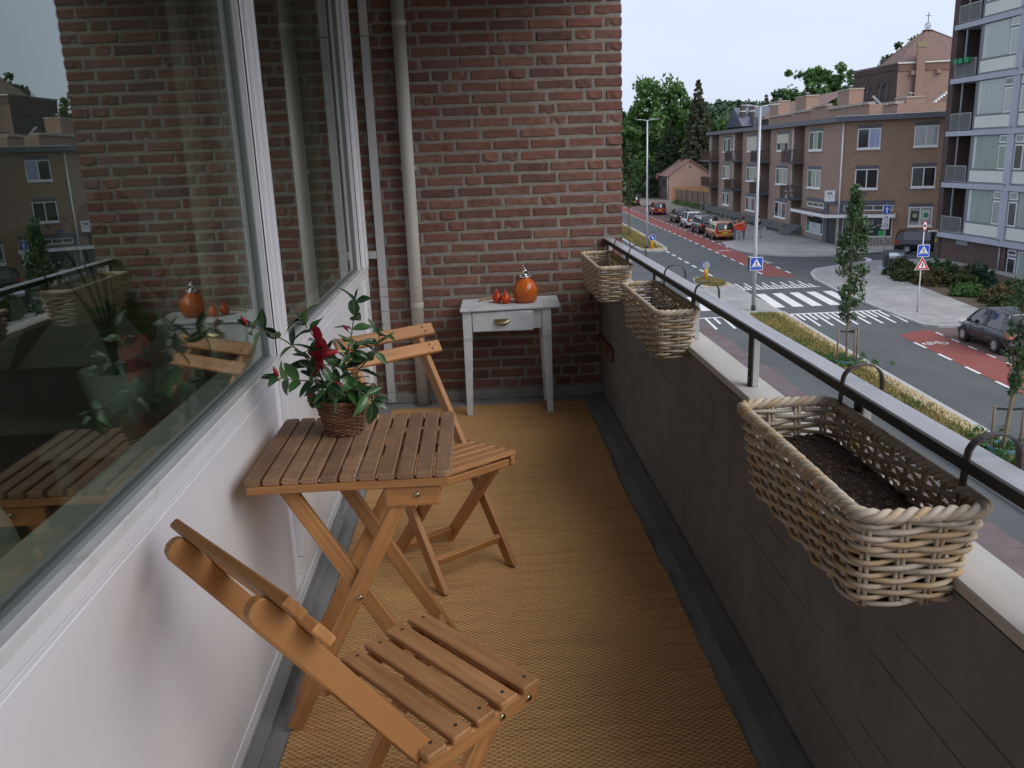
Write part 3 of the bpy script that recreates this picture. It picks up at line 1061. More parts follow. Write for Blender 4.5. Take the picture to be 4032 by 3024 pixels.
H_ = .178
for lab, cx, cy, L, W, rows, soil, sd, ys in (
        ("wicker planter filled with dark soil, nearest the viewer on the parapet", .687, 1.535, .630, .205, 14, .62, 5, (1.79, 1.30)),
        ("wicker planter with a little dark soil, between the two others on the rail", .716, 3.385, .735, .150, 14, .40, 6, (3.585, 3.075)),
        ("wicker planter nearest the brick end wall, holding hardly any soil", .701, 4.665, .715, .170, 14, .35, 8, (4.885, 4.425))):
    pz = .930 - H_
    t = planter(lab, (cx, cy, pz), L, W, H_, rows, soil, sd)
    for y in ys:
        strap(t, y - cy, .820 - cx, .995 - pz, W / 2 - .005, H_ * .72, .075)
# ================================================================= POTTED PLANT
pt = thing("wicker_pot", "round reddish brown wicker pot with curled handles on the slatted table", "plant pot", (-.405, 2.415, TZ))
M_twig = rod_material("red_wicker", [(.10, .045, .026), (.19, .085, .045), (.26, .125, .065), (.15, .07, .04), (.30, .17, .10)])
rq = random.Random(4)
rows = 17; NS = 22
for i in range(rows):
    z = .006 + .094 * i / (rows - 1)
    R = .052 + .024 * (i / (rows - 1))
    pts = []
    for u in range(NS * 4):
        a = 2 * PI * u / (NS * 4)
        rr_ = R + .0028 * math.sin(PI * u / 4 + (PI if i % 2 else 0))
        pts.append((rr_ * math.cos(a), rr_ * math.sin(a), z + .0012 * math.sin(a * 3 + i)))
    MB().tube(pts, rq.uniform(.0026, .0034), 6, closed=True).build("wicker_rod", M_twig, pt)
for k in range(NS):
    a = 2 * PI * (k + .5) / NS * 1.0
    MB().tube([(.052 * math.cos(a), .052 * math.sin(a), .002), (.0765 * math.cos(a), .0765 * math.sin(a), .104)], .0022, 6).build("stake", M_twig, pt)
for s_ in range(3):
    pts = []
    for u in range(120):
        a = 2 * PI * u / 120; an = 16 * a + s_ * 2 * PI / 3
        pts.append(((.078 + .0042 * math.cos(an)) * math.cos(a), (.078 + .0042 * math.cos(an)) * math.sin(a), .104 + .0042 * math.sin(an)))
    MB().tube(pts, .0034, 6, closed=True).build("rim_rod", M_twig, pt)
for sgn in (1, -1):
    for k in range(3):
        pts = []
        for j in range(19):
            u = j / 18; a = PI * 1.5 * u
            rr_ = .016 + .004 * k
            pts.append((sgn * (.080 + .006 * k - rr_ * math.cos(a) * .35), -.03 + .06 * u + .004 * k, .106 + rr_ * math.sin(a) * 1.5))
        MB().tube(pts, .0038, 6).build("handle_rod", M_twig, pt)
MB().lathe([(.0, .086), (.068, .086)], 24, cap=False).build("soil", M_soil, pt)

pln = thing("flowering_plant", "glossy green flowering plant with one open red flower in the wicker pot", "plant", (-.405, 2.415, TZ + .086))
M_leaf = None
def big_leaf_material():
    m, t, b = _new("glossy_leaf")
    oi = nd(t, "ShaderNodeObjectInfo"); g = nd(t, "ShaderNodeNewGeometry")
    c = ramp(t, oi.outputs['Random'], [(0, (.018, .05, .022)), (.55, (.026, .075, .028)), (.85, (.045, .12, .035)), (1, (.085, .19, .055))])
    tc = nd(t, "ShaderNodeTexCoord"); sp = nd(t, "ShaderNodeSeparateXYZ"); t.links.new(tc.outputs['Object'], sp.inputs[0])
    rib = mathn(t, 'LESS_THAN', mathn(t, 'ABSOLUTE', sp.outputs[0]), .0011)
    c = mixc(t, mathn(t, 'MULTIPLY', rib, .6), c, (.16, .26, .1))
    c = mixc(t, g.outputs['Backfacing'], c, (.09, .17, .07))
    t.links.new(c, b.inputs['Base Color'])
    b.inputs['Roughness'].default_value = .28
    b.inputs['Specular IOR Level'].default_value = .5
    return m
M_leaf = big_leaf_material()
M_stem = vari("plant_stem", (.10, .12, .05), (.17, .13, .08), 20, .6, 0)
def leaf_mesh(l, w, curl, fold):
    m_ = MB(); n_ = 9
    for i in range(n_):
        u = i / (n_ - 1)
        hw = w / 2 * math.sin(PI * min(1, u ** .85)) ** .8 * (1 - .15 * u) if 0 < u < 1 else .0006
        z = -curl * u * u * l
        for k, s_ in enumerate((-1, -.5, 0, .5, 1)):
            m_.v.append((s_ * hw, u * l, z + abs(s_) * hw * fold + .0015 * math.sin(u * 9) * s_))
    for i in range(n_ - 1):
        for k in range(4):
            a = i * 5 + k; m_.face((a, a + 1, a + 6, a + 5), None, True)
    me = m_.mesh("leaf"); me.materials.append(M_leaf); return me
LM = [leaf_mesh(.068, .034, .25, .35), leaf_mesh(.060, .030, .45, .5), leaf_mesh(.074, .037, .15, .25), leaf_mesh(.054, .027, .6, .45), leaf_mesh(.070, .032, -.15, .6)]
rl = random.Random(21)
def put_leaf(p, d, up, s=1.0):
    o = link("leaf", rl.choice(LM), None, pln)
    y = Vector(d).normalized(); x = y.cross(Vector(up)); x = x.normalized() if x.length > 1e-4 else y.orthogonal().normalized()
    z = x.cross(y)
    M = Matrix(((x.x, y.x, z.x, p[0]), (x.y, y.y, z.y, p[1]), (x.z, y.z, z.z, p[2]), (0, 0, 0, 1)))
    o.matrix_basis = M @ Matrix.Rotation(rl.uniform(-.7, .7), 4, 'Y') @ Matrix.Scale(s, 4)
def stem(ctrl, r0=.0034, pairs=5, first=.35, ls=1.0):
    P = [Vector(c) for c in ctrl]
    pts = []
    for i in range(25):
        u = i / 24 * (len(P) - 1); k = min(int(u), len(P) - 2); f = u - k
        a = P[max(0, k - 1)]; b_ = P[k]; c = P[k + 1]; d = P[min(len(P) - 1, k + 2)]
        pts.append(.5 * ((2 * b_) + (c - a) * f + (2 * a - 5 * b_ + 4 * c - d) * f * f + (3 * b_ - a - 3 * c + d) * f ** 3))
    MB().tube(pts, [r0 * (1 - .6 * i / 24) for i in range(25)], 6).build("stem", M_stem, pln)
    for j in range(pairs):
        i = int(24 * (first + (1 - first) * j / max(1, pairs - 1)))
        i = min(i, 24)
        t_ = (pts[min(24, i + 1)] - pts[max(0, i - 1)]).normalized()
        s1 = t_.cross(Vector((0, 0, 1))); s1 = s1.normalized() if s1.length > .2 else Vector((1, 0, 0))
        s2 = s1.cross(t_)
        ang = (PI / 2 if j % 2 else 0) + rl.uniform(-.5, .5)
        for sg in (1, -1):
            side = (s1 * math.cos(ang) + s2 * math.sin(ang)) * sg
            d = side + t_ * rl.uniform(.25, .8) + Vector((0, 0, rl.uniform(-.35, .25)))
            put_leaf(pts[i], d, Vector((0, 0, 1)) + t_ * .3 + Vector((rl.uniform(-.4, .4), rl.uniform(-.6, .1), 0)), ls * rl.uniform(.75, 1.1))
    put_leaf(pts[-1], pts[-1] - pts[-3] + Vector((0, 0, .002)), (0, -.3, 1), ls * .6)
    return pts
S1 = stem([(-.02, 0, -.02), (-.06, -.01, .10), (-.13, -.02, .19), (-.225, -.03, .245)], .0036, 7, .3)
S2 = stem([(.0, .01, -.02), (.01, .02, .10), (.04, .02, .20), (.060, .015, .295)], .0034, 6, .35)
S3 = stem([(.02, 0, -.02), (.05, -.01, .09), (.105, -.02, .15), (.125, -.03, .20)], .0034, 6, .25)
S4 = stem([(-.01, -.02, -.02), (-.04, -.05, .07), (-.11, -.07, .095), (-.155, -.08, .105)], .003, 5, .3)
S5 = stem([(.0, .02, -.02), (-.03, .04, .11), (-.075, .04, .20), (-.10, .03, .245)], .0032, 6, .3)
S6 = stem([(.015, -.02, -.02), (.03, -.06, .05), (.06, -.08, .06), (.10, -.09, .03)], .003, 6, .2, 1.05)
S7 = stem([(.0, -.02, -.02), (.0, -.06, .06), (-.01, -.085, .09), (-.02, -.10, .07)], .003, 6, .2, 1.05)
S8 = stem([(.01, 0, -.02), (.02, -.01, .08), (.03, -.02, .13), (.05, -.03, .16)], .003, 6, .2, 1.0)
S9 = stem([(-.02, 0, -.02), (-.05, -.03, .06), (-.07, -.05, .12), (-.06, -.06, .17)], .003, 6, .2, 1.0)
for k in range(16):
    a = rl.uniform(0, 2 * PI)
    put_leaf((.03 * math.cos(a), .03 * math.sin(a) - .01, rl.uniform(0, .05)), (math.cos(a), math.sin(a), rl.uniform(-.5, .6)), (0, 0, 1), rl.uniform(.8, 1.1))
# red trumpet flower, seen from the side with flared petals
M_red = leafmat("crimson_petal", (.34, .010, .028), (.50, .022, .045), .5, .25, 30, 0)
fm = MB(); NA, NR = 30, 10
fbase = Vector((.010, -.045, .165)); fdir = Vector((-.80, -.45, .10)).normalized()
fx = fdir.cross(Vector((0, 0, 1))).normalized(); fy = fx.cross(fdir)
for i in range(NR + 1):
    u = i / NR
    rad = .004 + .010 * min(1, u / .55) + (0 if u < .6 else .046 * ((u - .6) / .4) ** 1.4)
    for k in range(NA):
        a = 2 * PI * k / NA
        pet = 1 + (.28 * math.cos(5 * a) * max(0, u - .6) / .4)
        z = .074 * u - .016 * (max(0, u - .7) / .3) ** 2 * (1 - .5 * math.cos(5 * a + 1))
        p = fbase + fdir * z + (fx * math.cos(a) + fy * math.sin(a)) * rad * pet
        fm.v.append(tuple(p))
for i in range(NR):
    for k in range(NA):
        k2 = (k + 1) % NA
        fm.face((i * NA + k, i * NA + k2, (i + 1) * NA + k2, (i + 1) * NA + k), None, True)
fm.build("flower", M_red, pln)
M_throat = plain("pale_flower_tube", (.45, .42, .2), .6)
MB().tube([tuple(fbase - fdir * .02), tuple(fbase + fdir * .012)], [.003, .0062], 8).build("flower_tube", M_throat, pln)
def bud(p, d, s=1.0):
    d = Vector(d).normalized(); p = Vector(p)
    MB().tube([tuple(p + d * (.034 * s) * u) for u in (0, .25, .5, .75, 1)], [.0032 * s, .0055 * s, .0062 * s, .004 * s, .0008], 8).build("bud", M_red, pln)
    MB().tube([tuple(p - d * .014 * s), tuple(p + d * .006 * s)], [.0018, .0042 * s], 7).build("bud_calyx", M_throat, pln)
bud(S1[-1] + Vector((-.012, -.004, .006)), (-.5, -.1, .9), .9)
bud(S4[-1] + Vector((.0, -.01, .006)), (-.25, -.2, 1), 1.0)
bud(S2[-8] + Vector((-.01, -.012, .0)), (-.5, -.2, .8), .7)
bud(S6[8] + Vector((-.01, -.03, .02)), (-.55, -.4, .7), 1.0)
# ================================================================= ROOM BEHIND THE PANES
M_wallin = vari("dim_plaster", (.50, .50, .43), (.60, .60, .52), 2, .9, .05)
M_floorin = wood("dark_parquet", (.14, .09, .055), (.20, .13, .08), (.26, .17, .105), .4)
structure("room_floor", MB().box((-5.2, -1.6, -.1), (-.801, 5.3, .02)), M_floorin)
structure("room_ceiling", MB().box((-5.2, -1.6, 2.6), (-.8, 5.3, 2.75)), M_wallin)
structure("room_wall", MB().box((-5.35, -1.6, -.1), (-5.2, 5.3, 2.7)), M_wallin)
structure("room_wall_far", MB().box((-5.2, 5.30, -.1), (-.801, 5.45, 2.6)), M_wallin)
structure("room_wall_near", MB().box((-5.2, -1.75, -.1), (-.801, -1.6, 2.7)), M_wallin)
M_cabw = vari("cabinet_white", (.34, .35, .33), (.42, .43, .41), 3, .5, .03)
cb = thing("low_cabinet", "low white shelf cabinet with books inside the dim room behind the large pane", "cabinet", (-2.6, 4.2, .02))
for lo, hi, n in (((-3.55, 4.0, .62), (-1.75, 4.45, .65), "top_board"), ((-3.55, 4.0, .02), (-3.51, 4.45, .62), "side_board"), ((-1.79, 4.0, .02), (-1.75, 4.45, .62), "side_board"),
                  ((-3.51, 4.43, .02), (-1.79, 4.45, .62), "back_board"), ((-3.51, 4.0, .30), (-1.79, 4.43, .33), "shelf_board"), ((-2.67, 4.0, .02), (-2.63, 4.43, .62), "divider")):
    MB().box(lo, hi).build(n, M_cabw, cb, .003, world=True)
rk = random.Random(5)
bcols = [(.30, .02, .04), (.5, .5, .48), (.05, .05, .06), (.10, .16, .12), (.35, .33, .28)]
for k in range(5):
    z = .335 + .048 * k
    o = MB().box((-3.44, 4.04, z), (-3.44 + rk.uniform(.26, .4), 4.28, z + .045)).build("book", plain("book_%d" % k, rk.choice(bcols), .6), None)
    tag(o, ("lowest", "second lowest", "middle", "second highest", "topmost")[k] + " flat book of the pile on the cabinet shelf behind the large pane", "book", "books stacked on the cabinet shelf")
M_bag = plain("black_cloth", (.012, .013, .016), .8)
o = MB().ball((-2.5, 4.22, .86), .23, 16, 10, (1, .7, .95)).build("bag", M_bag, None); tag(o, "dark rounded bag standing on the low white cabinet in the room", "bag")
cu = MB().ball((-1.42, 2.05, .40), .36, 18, 12, (.55, .8, 1.15)); o = cu.build("cushion", vari("white_linen", (.55, .56, .54), (.66, .66, .64), 6, .9, .2, 25), None)
tag(o, "white cushion just inside the large pane at the left edge", "cushion")
M_curt = vari("olive_curtain", (.26, .26, .20), (.34, .34, .27), 3, .95, .1, 60)
def curtain(label, x, y0, y1, z0=.06, z1=2.5, mat=None):
    m_ = MB(); n_ = 90
    for i in range(n_ + 1):
        y = y0 + (y1 - y0) * i / n_
        for z in (z0, z1):
            m_.v.append((x + .028 * math.sin(i * .55) + .012 * math.sin(i * 1.31 + z), y, z))
    for i in range(n_): m_.face((2 * i, 2 * i + 2, 2 * i + 3, 2 * i + 1), None, True)
    o = m_.build("curtain", mat or M_curt, None); o.modifiers.new("t", 'SOLIDIFY').thickness = .003
    return tag(o, label, "curtain", "curtains behind the panes")
curtain("olive curtain hanging behind the window post between the two panes", -.86, 2.70, 3.25)
curtain("narrow olive curtain at the far end of the second pane", -.86, 4.62, 5.05)
# plants inside
M_inleaf = leafmat("house_plant_leaf", (.05, .085, .03), (.09, .13, .05), .4, .2, 8, .3)
M_pot = plain("white_pot", (.55, .56, .53), .4)
def inner_plant(label, loc, h, n, ll, seed, pot, potr, poth):
    r = random.Random(seed)
    t = thing("house_plant", label, "house plant", loc)
    MB().lathe([(potr * .75, .0), (potr, poth), (potr * .93, poth), (potr * .9, poth - .03), (.0, poth - .03)], 24).build("pot", pot, t)
    for k in range(n):
        a = r.uniform(0, 2 * PI); sp = r.uniform(.15, .55) * h
        tip = Vector((math.cos(a) * sp, math.sin(a) * sp, poth + h * r.uniform(.45, 1)))
        pts = [Vector((0, 0, poth - .03)) * (1 - u) ** 2 + Vector((math.cos(a) * sp * .2, math.sin(a) * sp * .2, tip.z * .9)) * 2 * u * (1 - u) + tip * u * u for u in [i / 8 for i in range(9)]]
        MB().tube(pts, [.006 - .0004 * i for i in range(9)], 6).build("stalk", M_inleaf, t)
        lm = MB(); d = Vector((math.cos(a), math.sin(a), -.75)).normalized(); s_ = d.cross(Vector((0, 0, 1))).normalized()
        L = ll * r.uniform(.7, 1.1)
        for i in range(7):
            u = i / 6; w = L * .26 * math.sin(PI * min(1, u * .9 + .08)) ** .8
            c = tip + d * L * u + Vector((0, 0, -.25 * L * u * u))
            lm.v += [tuple(c - s_ * w + Vector((0, 0, .3 * w))), tuple(c), tuple(c + s_ * w + Vector((0, 0, .3 * w)))]
        for i in range(6):
            for q_ in range(2): lm.face((i * 3 + q_, i * 3 + q_ + 1, i * 3 + q_ + 4, i * 3 + q_ + 3), None, True)
        lm.build("leaf", M_inleaf, t)
    return t
inner_plant("tall arching house plant in a white pot behind the large pane", (-1.30, 3.05, .60), .62, 10, .30, 3, M_pot, .13, .22)
inner_plant("leafy house plant in a wicker coloured pot behind the second pane", (-1.12, 4.25, .62), .48, 12, .20, 9, vari("wicker_tone", (.16, .10, .05), (.26, .17, .09), 60, .9, .5, 120), .15, .26)
st = thing("plant_stand", "long pale window bench carrying the house plants inside the room", "bench", (-1.25, 3.7, .02))
MB().box((-1.5, 2.8, .565), (-.98, 4.6, .599)).build("bench_top", M_cabw, st, .003, world=True)
MB().box((-1.27, 4.10, .5995), (-.97, 4.40, .619)).build("coaster", M_cabw, st, .002, world=True)
for x in (-1.45, -1.03):
    for y in (2.85, 4.55): MB().box((x - .02, y - .02, .021), (x + .02, y + .02, .564)).build("leg", M_cabw, st, world=True)
# ================================================================= STREET LEVEL (z = -6)
GZ = -6.0
def lut(tab):
    ys = [a for a, _ in tab]; xs = [b for _, b in tab]
    return lambda y: float(np.interp(y, ys, xs))
XR = lut([(-30, 15.2), (15, 16.0), (24, 16.2), (28.5, 16.47), (33, 16.72), (50, 17.2), (56.6, 17.6), (65.2, 17.92), (76.6, 18.28), (92, 18.7), (111.7, 19.2), (200, 21.6)])
XMR = lut([(-30, 12.9), (15, 13.1), (23.4, 13.2), (28, 13.5), (34.7, 13.9), (38.6, 14.1), (46.5, 14.3), (66, 15.0), (78, 15.55), (112, 16.4), (200, 19)])
XML = lut([(-30, 10.5), (15, 10.95), (20.3, 11.12), (30, 11.55), (38.6, 12.2), (46.5, 12.4), (66, 12.7), (78, 12.9), (112, 13.7), (200, 16)])
def asphalt(name, a, b, patch):
    m, t, bs = _new(name)
    v = coords(t, 'Object', (1, 1, 1), False)
    c = ramp(t, noise(t, v, .35, 5.0, .6), [(.3, a), (.7, b)])
    c = mixc(t, ramp(t, noise(t, coords(t, 'Object', (1, .12, 1), False), .9, 4.0), [(.55, 0.0), (.75, .6)]), c, patch)
    c = mixc(t, 1.0, c, ramp(t, noise(t, v, 45.0, 3.0, .8), [(.3, .82), (.7, 1.16)]), 'MULTIPLY')
    t.links.new(c, bs.inputs['Base Color']); bs.inputs['Roughness'].default_value = .9; bs.inputs['Specular IOR Level'].default_value = .25
    return m
M_asph = asphalt("asphalt", (.088, .096, .098), (.112, .119, .120), (.075, .08, .082))
M_asph2 = asphalt("side_street_asphalt", (.072, .076, .080), (.092, .096, .10), (.06, .062, .066))
M_red = asphalt("red_cycle_asphalt", (.215, .066, .055), (.26, .085, .07), (.19, .062, .052))
M_paint = vari("road_paint", (.62, .62, .60), (.74, .74, .72), 3, .7, 0, 60, dirt=(.42, .42, .41), dscale=2.5, dpos=(.6, .8))
def paving(name, a, b, joint, sx, sy, rot=0.0, jw=.02):
    m, t, bs = _new(name)
    tc = nd(t, "ShaderNodeTexCoord"); mp = nd(t, "ShaderNodeMapping"); mp.inputs['Rotation'].default_value = (0, 0, rot)
    t.links.new(tc.outputs['Object'], mp.inputs[0])
    br = nd(t, "ShaderNodeTexBrick"); br.inputs['Scale'].default_value = 1.0
    br.inputs['Brick Width'].default_value = sx; br.inputs['Row Height'].default_value = sy
    br.inputs['Mortar Size'].default_value = jw * .5; br.inputs['Mortar Smooth'].default_value = .2; br.inputs['Bias'].default_value = 0
    br.inputs['Color1'].default_value = (*a, 1); br.inputs['Color2'].default_value = (*b, 1); br.inputs['Mortar'].default_value = (*joint, 1)
    t.links.new(mp.outputs[0], br.inputs['Vector'])
    v = coords(t, 'Object', (1, 1, 1), False)
    c = mixc(t, 1.0, br.outputs[0], ramp(t, noise(t, v, .5, 5.0, .6), [(.3, .82), (.7, 1.14)]), 'MULTIPLY')
    t.links.new(c, bs.inputs['Base Color']); bs.inputs['Roughness'].default_value = .9; bs.inputs['Specular IOR Level'].default_value = .2
    inv = mathn(t, 'SUBTRACT', 1.0, br.outputs['Fac']); bump(t, bs, inv, .4, .01)
    return m
M_tile = paving("grey_paving_tiles", (.30, .295, .285), (.36, .355, .34), (.19, .185, .175), .30, .30, math.radians(18))
M_tile2 = paving("brown_grey_clinkers", (.20, .175, .15), (.25, .215, .185), (.12, .105, .09), .22, .11, math.radians(90))
M_park = paving("red_brown_clinkers", (.135, .085, .075), (.19, .12, .105), (.08, .06, .055), .22, .11, 0)
M_kerb = vari("kerb_stone", (.36, .36, .35), (.46, .455, .44), 1.2, .85, .1, 30)
M_sand = vari("sandy_verge", (.34, .27, .16), (.46, .36, .21), 2.0, .95, .2, 30)

def sheet_poly(name, poly, z, mat, kind='structure', parent=None):
    m_ = MB(); m_.v = [(x, y, z) for x, y in poly]; m_.face(range(len(poly)))
    o = m_.build(name, mat, parent)
    if kind: o['kind'] = kind
    return o
def strip(name, fa, fb, y0, y1, z, mat, step=4.0, slant=0.0):
    n_ = max(2, int((y1 - y0) / step) + 1); m_ = MB()
    for i in range(n_ + 1):
        y = y0 + (y1 - y0) * i / n_
        m_.v += [(fa(y), y, z), (fb(y), y + (slant if i in (0, n_) else 0), z)]
    for i in range(n_): m_.face((2 * i, 2 * i + 1, 2 * i + 3, 2 * i + 2))
    o = m_.build(name, mat); o['kind'] = 'structure'; return o
g_ = MB(); R_ = 1800
g_.v = [(-R_, -R_, GZ - .03), (R_, -R_, GZ - .03), (R_, R_, GZ - .03), (-R_, R_, GZ - .03)]; g_.face((0, 1, 2, 3))
structure("ground", g_, vari("earth_and_grass", (.07, .085, .035), (.12, .125, .05), .05, .95, 0))
strip("road", lambda y: -2.0, lambda y: 29.0, -40, 165, GZ, M_asph, 20)
sheet_poly("side_street", [(18.95, 60.2), (19.1, 52.0), (21.2, 52.3), (24.5, 54.2), (29.3, 54.9), (60, 40), (60, 46.5), (29, 59.3), (26, 58.9), (21, 59.8)], GZ + .004, M_asph2)
strip("cycle_lane", XR, lambda y: XR(y) + 1.56, -30, 32.9, GZ + .008, M_red, 3, .85)
strip("cycle_lane_far", XR, lambda y: XR(y) + 1.56, 50.1, 165, GZ + .008, M_red, 4, -.5)
strip("parking_bays", lambda y: XR(y) + 1.64, lambda y: XR(y) + 3.9, -30, 33.6, GZ + .006, M_park, 5)
strip("parking_bays_far", lambda y: XR(y) + 1.64, lambda y: XR(y) + 4.2, 69.4, 165, GZ + .006, M_park, 5)

def raised(name, poly, h, mat, kerb=.14, kmat=None):
    """raised paving with a kerb stone edge"""
    ctr = None
    m_ = MB(); m_.prism(poly, GZ - .02, GZ + h)
    o = m_.build(name + "_kerb", kmat or M_kerb); o['kind'] = 'structure'
    n_ = len(poly); ins = []
    for i in range(n_):
        a = Vector(poly[i - 1]); b_ = Vector(poly[i]); c = Vector(poly[(i + 1) % n_])
        d1 = (b_ - a).normalized(); d2 = (c - b_).normalized()
        n1 = Vector((-d1.y, d1.x)); n2 = Vector((-d2.y, d2.x)); nn = (n1 + n2)
        nn = nn.normalized() * min(kerb / max(.35, nn.normalized().dot(n1)), kerb * 2.2)
        ins.append(tuple(b_ + nn))
    return sheet_poly(name, ins, GZ + h + .004, mat), ins
def arc(c, r, a0, a1, n=8, rx=1.0, ry=1.0):
    return [(c[0] + r * rx * math.cos(math.radians(a0 + (a1 - a0) * k / n)), c[1] + r * ry * math.sin(math.radians(a0 + (a1 - a0) * k / n))) for k in range(n + 1)]
# pavements
pave_corner = [(20.0, 69.4), (19.7, 67.0), (19.5, 64.6), (19.62, 62.6), (20.1, 60.8), (21.4, 59.2), (23.0, 58.3), (24.6, 58.0), (26.5, 58.5), (28.2, 58.8), (45, 51.5), (47, 56), (33.2, 61.2), (27.1, 64.0), (27.3, 79.5), (29.0, 85), (24.0, 85), (22.3, 71.0)]
raised("pavement_corner", pave_corner, .10, M_tile)
def far_pave(y): return XR(y) + 4.2
pf = [(far_pave(y), y) for y in (70.5, 80, 95, 111, 130, 165)]
raised("pavement_far", [(22.35, 70.6)] + pf[1:] + [(34, 165), (30.6, 120), (30.3, 112), (29.0, 85), (28.4, 79.6), (28.0, 71)][::1], .097, M_tile2)
pave_near = [(18.45, 34.35), (18.9, 33.9), (19.6, 33.75), (20.05, 32.5), (19.95, 20), (19.2, -30), (60, -30), (60, 39.5), (29.4, 54.2), (26.2, 54.6), (23.9, 53.9), (22.2, 52.9), (20.9, 52.1), (19.9, 50.4), (19.2, 48.0), (18.75, 44), (18.5, 39.2)]
raised("pavement_near", pave_near, .10, M_tile)
# medians
near_med = [(XML(y), y) for y in (38.5, 30, 20, 10, -30)] + [(XMR(y), y) for y in (-30, 10, 20, 28, 34.7, 38.5)]
raised("median_near", near_med, .11, M_sand, .17)
raised("refuge", [(XML(y), y) for y in (46.4, 38.62)] + [(XMR(y), y) for y in (38.62, 46.4)], .06, M_tile, .10)
isl2 = [(12.4, 46.5), (14.3, 46.5), (14.2, 48.3), (13.9, 49.7), (13.55, 50.45), (13.1, 50.55), (12.7, 49.9), (12.45, 48.6)]
raised("island_small", isl2, .11, M_sand, .13)
far_med = [(XML(y), y) for y in (165, 120, 95, 78, 70)] + [(12.75, 66.6), (13.1, 65.5), (13.9, 65.1), (14.6, 65.5), (14.95, 66.6)] + [(XMR(y), y) for y in (70, 78, 95, 120, 165)]
raised("median_far", far_med, .11, M_sand, .20)
# planting bed
M_bed = vari("planting_bed", (.07, .05, .035), (.12, .085, .055), 3, .95, .5, 12)
sheet_poly("planting_bed", [(22.3, 36.2), (22.3, 20), (28.0, 20), (29.2, 50.5), (25.8, 50.2), (23.6, 47.9), (23.0, 42)], GZ + .112, M_bed)

# ---- markings
def mark(name, *polys):
    m_ = MB()
    for p in polys:
        n_ = len(m_.v); m_.v += [(x, y, GZ + .012) for x, y in p]; m_.face(range(n_, n_ + len(p)))
    o = m_.build(name, M_paint); o['kind'] = 'structure'; return o
def along(f, y0, y1, w, off=0.0):
    return [(f(y0) + off - w / 2, y0), (f(y0) + off + w / 2, y0), (f(y1) + off + w / 2, y1), (f(y1) + off - w / 2, y1)]
for y in np.arange(31.5, -28, -1.95): mark("lane_dash", along(XR, y - 1.0, y, .12))
for y in np.arange(33.1, -28, -1.30): mark("lane_edge_dash", along(XR, y - .62, y, .08, 1.60))
for y in np.arange(51.2, 160, 2.27): mark("lane_dash", along(XR, y, y + 1.15, .13))
for y in np.arange(66.0, 160, 2.2): mark("lane_edge_dash", along(XR, y, y + 1.1, .11, 1.62))
for y in (51.1, 53.2): mark("lane_dash", along(XR, y, y + 1.05, .13, 1.70))
for a in ((14.33, 55.5), (14.39, 57.7), (14.44, 59.9), (14.5, 62.1), (14.56, 64.3), (14.28, 53.3), (14.24, 51.3)):
    mark("centre_dash", [(a[0] - .09, a[1]), (a[0] + .09, a[1]), (a[0] + .12, a[1] + 1.15), (a[0] - .06, a[1] + 1.15)])
for x in (14.42, 15.32, 16.22, 17.12, 18.0):
    mark("zebra_stripe", [(x - .25, 40.0), (x + .27, 40.0), (x + .62, 44.1), (x + .12, 44.1)])
for x in (8.2, 9.1, 10.0, 10.9): mark("zebra_stripe", [(x - .25, 40.0), (x + .27, 40.0), (x + .5, 44.1), (x + .0, 44.1)])
def comb(xs, yb, d, l1, l2, lean, x0, x1):
    mark("comb_line", [(x0, yb - .09), (x1, yb - .09), (x1, yb + .09), (x0, yb + .09)])
    for k, x in enumerate(xs):
        l = l1 if k % 2 == 0 else l2
        y0, y1 = (yb + .091, yb + l) if d > 0 else (yb - l, yb - .091)
        xa, xb = x, x + lean * (l if d > 0 else -l)
        mark("comb_tooth", [(min(xa, xa) - .06, y0), (xa + .06, y0), (xb + .06, y1), (xb - .06, y1)] if d > 0 else [(xb - .06, y0), (xb + .06, y0), (xa + .06, y1), (xa - .06, y1)])
comb([14.50 + .515 * k / 2 for k in range(16)], 45.65, 1, 2.25, 1.15, .05, 14.42, 18.6)
comb([18.58 - .54 * k / 2 * 1.0 for k in range(17)], 38.2, -1, 2.9, 1.5, .10, 14.1, 18.66)
comb([11.12 - .40 * k for k in range(9)], 38.2, -1, 2.6, 1.45, .07, 7.8, 11.2)
for y in (60.1, 58.65, 57.2, 56.3): mark("give_way_triangle", [(19.22, y - .30), (19.22, y + .18), (19.72, y - .10)])
mark("edge_curve", [(25.0, 54.62), (25.3, 54.66), (26.0, 55.4), (26.16, 56.2), (26.1, 57.3), (25.9, 57.75), (25.76, 57.65), (25.88, 57.1), (25.9, 56.2), (25.7, 55.5)])
